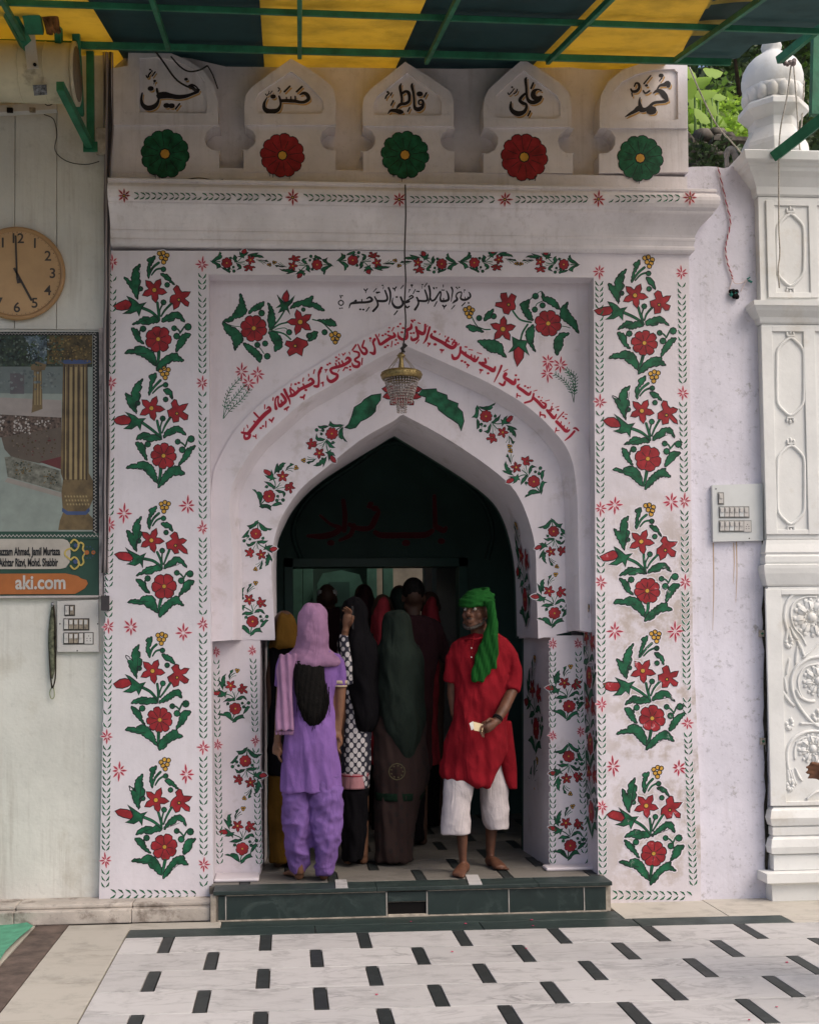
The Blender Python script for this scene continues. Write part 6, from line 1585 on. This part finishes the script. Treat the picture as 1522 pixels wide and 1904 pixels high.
sil(b, [(1440,574,632),(1490,573,637),(1540,577,634),(1590,583,628),(1612,586,621),(1625,588,614)], YG-.01, [.10,.105,.10,.085,.06,.05], PUR2)
fuse(b, 'trousers', PUR2, G, .0075, 2, cloth(.016, (8,7,9), 7, .45))
b = MB(); sil(b, [(1121,578,588),(1124,567,598),(1132,559,605),(1146,554,609),(1170,552,610),(1192,550,610),(1206,546,612),(1214,536,620),(1222,524,632),(1231,519,637),(1239,524,630)], YG, [.02,.06,.088,.104,.11,.105,.095,.105,.13,.146,.140], MAU)
fuse(b, 'head_scarf', MAU, G, .009, 3, cloth(.006, (9,6,9), 2, .6, lambda p, n: (.001*math.sin(p.z*40 + (p.x-gc.x)*34 + 2*math.sin(p.x*16)) if p.z < gx(0,1188).z else .0035*math.sin((p.x-gc.x)*55 + p.z*30)) + .001*math.sin(p.x*90 - p.z*45)))
b = MB(); sil(b, [(1216,522,552),(1240,513,548),(1280,515,546),(1320,514,546),(1350,511,547),(1358,512,545)], YG-.11, [.018,.022,.018,.020,.022,.02], MAU)
fuse(b, 'scarf_end', MAU, G, .006, 2, lambda p, n: .006*math.sin(p.x*150 + p.z*8))
b = MB(); random.seed(2)
for k in range(22): x = 512 + k*1.6; b.tube([gx(x, 1356) + Vector((0,-.11,0)), gx(x+random.uniform(-2,2), 1364) + Vector((0,-.112,0))], .0022, MAU, 4)
b.build('scarf_fringe', G, kind='stuff')
b = MB(); sil(b, [(1228,549,603),(1252,545,603),(1282,547,609),(1308,553,612),(1328,559,608),(1341,566,600),(1350,575,590)], YG-.112, [.026,.034,.032,.030,.024,.016,.006], HAIR)
fuse(b, 'long_hair', HAIR, G, .006, 2, lambda p, n: .0012*math.sin(p.x*210 + 5*math.sin(p.z*7)) + .001*math.sin(p.x*470+p.z*30))
b = MB()
for k in range(90):
    x = random.uniform(550, 611); y = 1338 + random.uniform(-26, 8) - abs(x-583)*.9; b.tube([gx(x, y-25) + Vector((0,-.135,0)), gx(x+random.uniform(-2,2), y) + Vector((0,-.135,0)), gx(x+random.uniform(-5,5), y+random.uniform(8,16)) + Vector((0,-.13,0))], [.002,.0016,.0006], HAIR, 4)
b.build('hair_tips', G, kind='stuff')

# ------------------------------------------------ man in the red kurta with a green turban
YMn = .14; mp = lambda x, y, o=0.0: P(x, y, YMn+o)
M_ = thing('person', mp(885, 1628), 'man in long red kurta, green turban and white cropped trousers standing in the doorway', 'person')
RED = cl('red_cotton', (.21,.008,.015)); GRN = cl('green_turban_cloth', (.010,.080,.014)); WHT = cl('white_cotton', (.52,.47,.48)); MSK = mat('weathered_skin', (.115,.05,.03), .5, .15, 20, .3, 90)
b = MB(); hc = mp(884, 1137); T = head(b, hc, R(-34), R(-6), MSK, 1.0)
b.tube([T(0,.02,-.06), mp(890,1170,.01), mp(893,1190,.02), mp(893,1205,.02)], [.052,.052,.058,.075], MSK, 14)
sil(b, [(1200,860,930),(1260,856,934),(1330,856,930),(1400,856,922)], YMn+.02, [.06,.08,.08,.06], MSK)
sil(b, [(1380,856,888),(1500,842,866),(1548,848,869),(1590,852,867),(1615,856,868)], YMn-.0, [.05,.048,.044,.035,.034], MSK)
sil(b, [(1380,892,920),(1500,902,926),(1540,902,924),(1580,903,919),(1606,905,917)], YMn+.20, [.05,.05,.044,.035,.034], MSK)
foot(b, mp(863,1620).x, YMn-.0, R(-22), MSK, 1.0); q = P(911,1610,YMn+.20); foot(b, q.x, YMn+.20, R(14), MSK, 1.0)
b.tube([mp(938,1216,.02), mp(950,1245,.02), mp(951,1285,-.02), mp(936,1318,-.12), mp(922,1340,-.17)], [.028,.032,.036,.034,.026], MSK, 12)
hand(b, mp(921,1342,-.175), (-.90,-.25,-.42), (-.2,-.6,.75), MSK, .95, .75)
b.tube([mp(852,1216,.03), mp(842,1250,.05), mp(841,1290,.06), mp(846,1330,.05)], [.028,.032,.033,.028], MSK, 12); hand(b, mp(848,1338,.05), (.1,-.1,-1), (0,-1,0), MSK, .95, .5)
body = fuse(b, 'body', MSK, M_, .0065, 2)
for q in (-1, 1):
    b = MB(); p = T(q*.031,-.0795,.006); b.ball(p, .0115, mat('eye_white', (.36,.33,.29), .25), 12, 9); b.build('eye', M_)
    b = MB(); p = T(q*.031-.003,-.0895,.008); b.ball(p, (.0052,.0035,.0052), M_hole, 8, 6); b.build('iris', M_)
    b = MB(); b.tube([T(q*.017,-.086,.013), T(q*.031,-.093,.018), T(q*.046,-.080,.011)], [.003,.004,.003], MSK, 6); b.build('eyelid', M_)
    b = MB(); b.tube([T(q*.014,-.094,.030), T(q*.032,-.097,.038), T(q*.053,-.080,.030)], [.003,.0045,.002], mat('grey_black_hair', (.05,.045,.042), .9, .4, 80), 6); b.build('eyebrow', M_)
BRD = mat('grizzled_beard', (.07,.06,.053), .95, .45, 70, .6, 150)
b = MB(); pts = [T(-.066,-.008,-.045), T(-.056,-.042,-.082), T(-.030,-.070,-.104), T(0,-.080,-.112), T(.030,-.070,-.104), T(.056,-.042,-.082), T(.066,-.008,-.045)]
b.tube(smoothline([tuple(v) for v in pts], 3), [.006]+[.0105]*17+[.006], BRD, 8); b.tube([T(-.026,-.088,-.056), T(0,-.100,-.052), T(.026,-.088,-.056)], [.003,.0055,.003], BRD, 6); fuse(b, 'beard', BRD, M_, .004, 2)
# kurta
b = MB(); sil(b, [(1176,874,912),(1184,858,932),(1194,845,945),(1210,839,952),(1225,838,954),(1270,844,946),(1330,840,943),(1380,828,944),(1415,822,936),(1440,817,924),(1452,836,918),(1461,862,912)], YMn+.02, [.05,.065,.08,.09,.10,.105,.115,.12,.125,.125,.12,.11], RED)
b.tube([mp(918,1198,.02), mp(936,1203,.02), mp(949,1222,.02), mp(953,1245,.01), mp(953,1265,0), mp(949,1283,-.02)], [.035,.043,.046,.047,.048,.051], RED, 16); b.tube([mp(868,1197,.03), mp(853,1204,.03), mp(843,1225,.04), mp(839,1268,.05)], [.034,.042,.045,.047], RED, 16)
rc = mp(890,1300)
fuse(b, 'kurta', RED, M_, .008, 3, cloth(.012, (9,8,3.4), 5, .25, folds(.008, 5, mp(0,1450).z, mp(0,1250).z, rc.x, YMn, 1)))
b = MB(); sil(b, [(1340,915,950),(1380,922,955),(1420,930,960),(1450,938,961),(1467,946,961)], YMn+.10, [.06,.05,.035,.026,.02], RED); fuse(b, 'kurta_back_hem', RED, M_, .008, 3)
b = MB(); b.tube([mp(880,1183,-.095), mp(877,1205,-.118), mp(876,1228,-.124)], [.0035,.004,.0035], cl('dark_red_placket', (.16,.004,.008)), 6); b.build('placket', M_)
for y in (1205, 1222): b = MB(); b.ball(mp(876,y,-.128), .0045, M_pl, 8, 5); b.build('button', M_)
b = MB(); b.tube(smoothline([tuple(mp(x, y, o)) for x, y, o in ((866,1190,-.04),(874,1188,-.085),(884,1189,-.10),(900,1184,-.085),(914,1182,-.03))], 3), .007, RED, 7); b.build('collar', M_)
# trousers
b = MB(); sil(b, [(1425,834,886),(1450,826,884),(1496,823,874),(1530,820,874),(1550,819,875)], YMn-.01, [.06,.072,.078,.08,.080], WHT); 
sil(b, [(1400,890,940),(1445,891,943),(1500,894,945),(1528,898,945),(1541,905,944)], YMn+.15, [.05,.07,.08,.08,.08], WHT)
fuse(b, 'trousers', WHT, M_, .0075, 2, cloth(.006, (8,7,6), 1, .5))
# turban and its long tail
b = MB(); sd = random.Random(3)
for k in range(8):
    zz_ = .052 + k*.0095; rr_ = .104 - max(0, k-3)*.011; ti = .014*math.sin(k*1.3); pts = []
    for i in range(22):
        a = 2*math.pi*i/22; pts.append(T(rr_*math.cos(a)*.90, rr_*math.sin(a)*1.06+.010, zz_ + .030*math.sin(a) + ti*math.cos(a+k)))
    b.tube(pts, .0125, GRN, 8, closed=True)
t = MB(); t.ball((0,0,0), (.084,.096,.062), GRN, 16, 10); Rm = T(0,0,1)-T(0,0,0); b.add([T(v.x, v.y+.012, v.z+.075) for v in t.v], t.f, GRN, True)
fuse(b, 'turban', GRN, M_, .0055, 1, lambda p, n: .0018*math.sin(p.z*190 + p.x*60))
b = MB(); rows = [(1118,900,920),(1140,905,923),(1165,903,926),(1190,895,926),(1215,884,925),(1240,878,918),(1262,874,902),(1268,877,900)]
sil(b, rows, YMn-.10, [.03,.035,.032,.030,.026,.022,.018,.014], GRN); sil(b, [(1180,905,926),(1215,908,926),(1244,914,922)], YMn-.11, [.025,.02,.012], GRN)
fuse(b, 'turban_tail', GRN, M_, .0055, 1, lambda p, n: .0035*math.sin(p.x*130 + p.z*22 + 2*math.sin(p.z*13)) + .0015*math.sin(p.x*330-p.z*60))
# paper and wrist thread
b = MB(); c1, c2, c3, c4 = mp(880,1342,-.24), mp(899,1347,-.22), mp(896,1361,-.235), mp(881,1358,-.25); b.add([c1,c2,c3,c4]+[v+Vector((0,.012,0)) for v in (c1,c2,c3,c4)], [(0,1,2,3),(7,6,5,4),(0,4,5,1),(1,5,6,2),(2,6,7,3),(3,7,4,0)], mat('cream_paper', (.66,.54,.34), .7)); b.add([mp(872,1345,-.25),mp(879,1341,-.245),mp(881,1355,-.25),mp(876,1358,-.25)], [(0,1,2,3)], mat('white_paper', (.7,.68,.64), .6)); o = b.build('folded_paper'); tag(o, 'folded pale paper held in the hand of the man in red', 'paper')
b = MB(); w0 = mp(925,1335,-.165); d_ = (mp(921,1342,-.175)-mp(936,1318,-.12)).normalized(); b.tube([w0-d_*.004, w0+d_*.004], .031, M_hole, 14); b.tube([w0+d_*.010, w0+d_*.014], .029, M_hole, 14); b.build('wrist_thread', M_)

# ------------------------------------------------ the people in the dark behind them
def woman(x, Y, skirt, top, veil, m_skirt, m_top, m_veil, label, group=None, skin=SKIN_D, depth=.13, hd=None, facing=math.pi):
    g0 = lambda a, y: P(a, y, Y); base = g0(x, 1500); base.z = ZF; W = thing('person', base, label, 'person', group); b = MB(); h = hd
    Th = head(b, g0(*h), facing, 0, skin, .95); c_ = g0(*h)
    b.tube([c_ + Vector((0,.01,-.06)), c_ + Vector((0,.01,-.20))], .05, skin, 12)
    b.tube([c_ + Vector((0,.01,-.17)), c_ + Vector((0,.01,-.30)), c_ + Vector((0,.01,-.55)), c_ + Vector((0,.01,-.75))], [(.10,.07),(.12,.08),(.11,.08),(.10,.08)], skin, 16)
    hgt = c_.z - .75
    for q in (-1, 1):
        b.tube([Vector((c_.x+q*.045, Y+.01, hgt+.05)), Vector((c_.x+q*.045, Y+.01, ZF+.42)), Vector((c_.x+q*.045, Y+.01, ZF+.06))], [.06,.042,.033], skin, 12)
        foot(b, c_.x+q*.05, Y+.02, facing + q*.15, skin, .92)
    fuse(b, 'body', skin, W, .011, 3)
    for nm, rows, m, am in (('skirt', skirt, m_skirt, .010), ('tunic', top, m_top, .007), ('head_scarf', veil, m_veil, .006)):
        if not rows: continue
        b = MB(); n = len(rows); 
        if nm == 'head_scarf': dp = [.03 + (depth+.01)*min(1, (r[2]-r[1])/ (max(q[2]-q[1] for q in rows)))**.6 for r in rows]
        else: dp = [depth-.02]*n
        sil(b, rows, Y, dp, m); fuse(b, nm, m, W, .010, 3, cloth(.011, (8,6,3), x*.37, .2, folds(am, 7, rows[-1] and g0(0, rows[-1][0]).z, g0(0, rows[0][0]).z, c_.x, Y, x*.1)))
    return W, g0
def printed(n, c1, c2, sc_, c3=None):
    m = bpy.data.materials.new(n); m.use_nodes = True; t = m.node_tree; N = t.nodes; L = t.links; b = N['Principled BSDF']; g = N.new('ShaderNodeNewGeometry')
    mp_ = N.new('ShaderNodeMapping'); mp_.inputs['Scale'].default_value = (sc_, sc_*.2, sc_*.8); mp_.inputs['Rotation'].default_value = (0, R(45), 0); L.new(g.outputs['Position'], mp_.inputs[0])
    v = N.new('ShaderNodeTexVoronoi'); v.inputs['Scale'].default_value = 1; v.inputs['Randomness'].default_value = .12; L.new(mp_.outputs[0], v.inputs['Vector'])
    r = N.new('ShaderNodeValToRGB'); r.color_ramp.interpolation = 'CONSTANT'; e = r.color_ramp.elements; e[0].color = (*c1, 1); e[1].position = .10; e[1].color = (*c2, 1); e2 = e.new(.46); e2.color = (*(c3 or c1), 1); L.new(v.outputs['Distance'], r.inputs[0])
    L.new(r.outputs[0], b.inputs['Base Color']); b.inputs['Roughness'].default_value = .9; return m
BLK = cl('black_cloth', (.005,.0045,.006)); DK = cl('charcoal_cloth', (.012,.011,.012)); PRN = printed('navy_white_print', (.05,.05,.08), (.50,.47,.48), 30, (.02,.02,.035)); 
Y2 = .48
W, g0 = woman(652, Y2, [(1466,632,684),(1520,634,682),(1590,636,676),(1598,640,672)], [(1190,628,694),(1230,630,696),(1300,638,690),(1345,634,688),(1400,632,687),(1440,633,685),(1464,633,683)], [(1112,650,662),(1118,640,672),(1135,634,681),(1160,633,683),(1178,633,688),(1196,629,699),(1225,632,704),(1280,642,706),(1335,648,704),(1358,655,690)], BLK, PRN, BLK, 'woman in black shawl over navy and white printed tunic, raising a phone', hd=(657,1148), facing=math.pi, skin=SKIN)
b = MB(); sil(b, [(1436,631.5,685.5),(1450,632,685),(1464,632,684)], Y2, [.117,.118,.118], cl('dusty_pink_border', (.46,.22,.24))); b.build('hem_border', W)
b = MB(); sil(b, [(1439,631,686),(1441,631,686)], Y2, [.12,.12], cl('red_edging', (.30,.03,.05))); b.build('hem_border', W)
b = MB(); b.tube([g0(646,1270)+Vector((0,-.10,0)), g0(643,1235)+Vector((0,-.14,0)), g0(638,1200)+Vector((0,-.16,0)), g0(636,1180)+Vector((0,-.17,0))], [.036,.034,.030,.028], PRN, 12); fuse(b, 'raised_sleeve', PRN, W, .008, 2)
b = MB(); b.tube([g0(637,1186)+Vector((0,-.17,0)), g0(641,1168)+Vector((0,-.18,0))], [.022,.021], SKIN, 10); hand(b, g0(641,1168)+Vector((0,-.18,0)), (.25,.05,1), (.6,-.8,0), SKIN, .9, .9); fuse(b, 'raised_hand', SKIN, W, .005, 2)
b = MB(); p = g0(652,1150)+Vector((0,-.17,0)); b.box((p.x-.006, p.y-.04, p.z-.07), (p.x+.006, p.y+.04, p.z+.07), mat('phone_black', (.02,.02,.022), .2)); o = b.build('mobile_phone', bevel=.003); tag(o, 'dark mobile phone held up by the woman in the printed tunic', 'phone')
GG = cl('grey_green_veil', (.017,.025,.020)); SKT = printed('maroon_print', (.030,.008,.006), (.012,.005,.004), 20, (.020,.007,.005))
W, g0 = woman(738, Y2, [(1330,694,790),(1400,694,796),(1460,697,796),(1490,698,780),(1540,698,770),(1600,697,764)], [(1200,706,780),(1280,706,780),(1360,704,784)], [(1136,728,746),(1142,717,757),(1156,710,763),(1176,708,765),(1194,706,770),(1210,699,781),(1232,696,787),(1290,696,788),(1345,706,790),(1385,724,782),(1424,744,766)], SKT, DK, GG, 'woman under a long grey green veil over a maroon patterned skirt', hd=(737,1170))
b = MB(); 
for k in range(9):
    a = k*.7; p = g0(733,1430) + Vector((.036*math.cos(a), -.165, .036*math.sin(a))); b.ball(p, .006, cl('pale_embroidery', (.07,.06,.035)), 6, 4)
b.tube([g0(733,1430) + Vector((.05*math.cos(k*.524), -.165, .05*math.sin(k*.524))) for k in range(12)], .004, cl('pale_embroidery', (0,0,0)), 5, closed=True); b.build('embroidery', W)
b = MB(); sil(b, [(1472,696,792),(1486,697,784)], Y2, [.118,.118], cl('bottle_green_border', (.006,.018,.010))); b.build('hem_border', W)
# tall man with raised arms
Yt = 1.15; MAR = cl('dark_maroon_shirt', (.030,.012,.014))
W, g0 = woman(770, Yt, [(1400,748,790),(1480,748,788),(1560,752,786)], [(1146,754,786),(1156,728,812),(1180,724,824),(1260,738,806),(1340,740,804),(1430,742,802)], [], BLK, MAR, MAR, 'tall short haired man in dark clothes filming with raised arms, facing into the hall', hd=(768,1108))
b = MB()
for q, x0_, x1_ in ((1, 812, 832), (-1, 734, 716)): b.tube([g0(x0_-q*6,1165), g0(x1_,1222)+Vector((0,.05,0)), g0(x1_-q*24,1190)+Vector((0,.28,0))], [.055,.05,.036], MAR, 12)
fuse(b, 'shirt_sleeves', MAR, W, .010, 3)
b = MB(); hb = g0(768,1103); b.ball(hb + Vector((0,-.01,.015)), (.080,.090,.095), HAIR, 16, 10); fuse(b, 'short_hair', HAIR, W, .007, 2)
OC = cl('ochre_scarf_cloth', (.10,.05,.008)); RDS = cl('coral_red_scarf_cloth', (.34,.035,.045)); WC = cl('white_cap_cloth', (.6,.6,.58))
woman(528, .42, [(1440,498,545),(1540,500,542),(1600,502,540)], [(1200,500,556),(1300,502,554),(1440,498,552)], [(1141,524,534),(1147,512,545),(1162,507,551),(1185,504,554),(1204,500,558)], OC, BLK, OC, 'person in ochre head scarf half hidden behind the left jamb', hd=(529,1168))
woman(709, 1.5, [(1420,688,734),(1540,690,732)], [(1180,690,732),(1300,688,734),(1420,688,734)], [(1112,707,716),(1118,700,722),(1136,695,727),(1165,690,732),(1240,688,735)], BLK, RDS, RDS, 'person in a coral red scarf behind the woman with the grey green veil', hd=(711,1133))
woman(800, 2.0, [(1420,778,816),(1530,780,814)], [(1160,780,816),(1300,778,816),(1420,778,816)], [(1110,795,802),(1115,790,808),(1130,786,811),(1160,780,818)], BLK, RDS, RDS, 'person in a red scarf seen over the shoulder of the tall man', hd=(799,1126))
W, g0 = woman(608, 2.3, [(1400,594,628),(1500,596,626)], [(1132,600,618),(1142,586,634),(1250,590,630),(1400,592,628)], [], BLK, MAR, BLK, 'person in a white cap deep inside the hall above the girl in purple', hd=(608,1112))
b = MB(); c_ = g0(608,1103); b.ball(c_, (.082,.092,.05), WC, 14, 8); b.build('white_cap', W)
woman(676, 2.1, [(1400,660,694),(1510,662,692)], [(1135,668,684),(1146,654,700),(1250,658,696),(1400,660,694)], [(1090,672,680),(1096,664,688),(1120,660,692),(1150,655,697)], BLK, MAR, MAR, 'shadowy person in maroon standing left of the coral red scarf', hd=(676,1112))
W, g0 = woman(742, 1.9, [(1400,724,760),(1520,726,758)], [(1135,732,752),(1148,722,764),(1250,724,760),(1400,724,760)], [(1092,736,744),(1098,728,754),(1118,724,758),(1145,722,760)], BLK, GG, GG, 'shadowy veiled person with pale blue mask beside the tall dark man', hd=(742,1115))
b = MB(); b.ball(g0(748,1121)+Vector((0,-.07,0)), (.036,.04,.042), cl('pale_blue_mask', (.20,.34,.38)), 10, 7); b.build('face_mask', W)

# ------------------------------------------------ passer-by at the right, only the fingers reach into the picture
Yr = -2.0; RX = P(1730, 1300, Yr).x; zr_ = 0.0; PB = thing('person', (RX, Yr, 0), 'passer by beyond the right edge, one dark hand reaching before the carved marble', 'person')
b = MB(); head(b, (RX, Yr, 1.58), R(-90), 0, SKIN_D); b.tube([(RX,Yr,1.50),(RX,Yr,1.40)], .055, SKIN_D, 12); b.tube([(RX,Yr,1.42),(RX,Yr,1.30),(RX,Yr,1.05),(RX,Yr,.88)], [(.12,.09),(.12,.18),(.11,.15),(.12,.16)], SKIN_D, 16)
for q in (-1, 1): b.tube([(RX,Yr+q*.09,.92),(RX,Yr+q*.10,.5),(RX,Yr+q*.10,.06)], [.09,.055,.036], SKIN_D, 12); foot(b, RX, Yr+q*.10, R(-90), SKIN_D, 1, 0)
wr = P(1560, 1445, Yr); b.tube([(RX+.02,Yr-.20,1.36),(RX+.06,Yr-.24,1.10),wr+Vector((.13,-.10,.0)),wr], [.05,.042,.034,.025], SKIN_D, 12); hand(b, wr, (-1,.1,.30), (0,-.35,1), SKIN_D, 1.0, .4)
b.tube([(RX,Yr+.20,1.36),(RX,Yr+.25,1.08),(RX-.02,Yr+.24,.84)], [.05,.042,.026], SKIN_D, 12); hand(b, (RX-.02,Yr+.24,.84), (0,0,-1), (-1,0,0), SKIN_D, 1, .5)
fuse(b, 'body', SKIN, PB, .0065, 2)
b = MB(); b.tube([(RX,Yr,1.44),(RX,Yr,1.38),(RX,Yr,1.1),(RX,Yr,.70)], [(.09,.10),(.15,.21),(.14,.19),(.17,.23)], DK, 18); b.tube([(RX+.01,Yr-.19,1.37),(RX+.05,Yr-.25,1.14)], .065, DK, 12); b.tube([(RX,Yr+.19,1.37),(RX,Yr+.26,1.14)], .065, DK, 12); fuse(b, 'shirt', DK, PB, .012, 3)
b = MB(); b.tube([(RX,Yr-.09,.85),(RX,Yr-.10,.09)], [.12,.08], BLK, 14); b.tube([(RX,Yr+.09,.85),(RX,Yr+.10,.09)], [.12,.08], BLK, 14); fuse(b, 'trousers', BLK, PB, .012, 3)
b = MB(); b.ball((RX+.015,Yr,1.615), (.10,.085,.09), HAIR, 16, 10); fuse(b, 'short_hair', HAIR, PB, .008, 2)
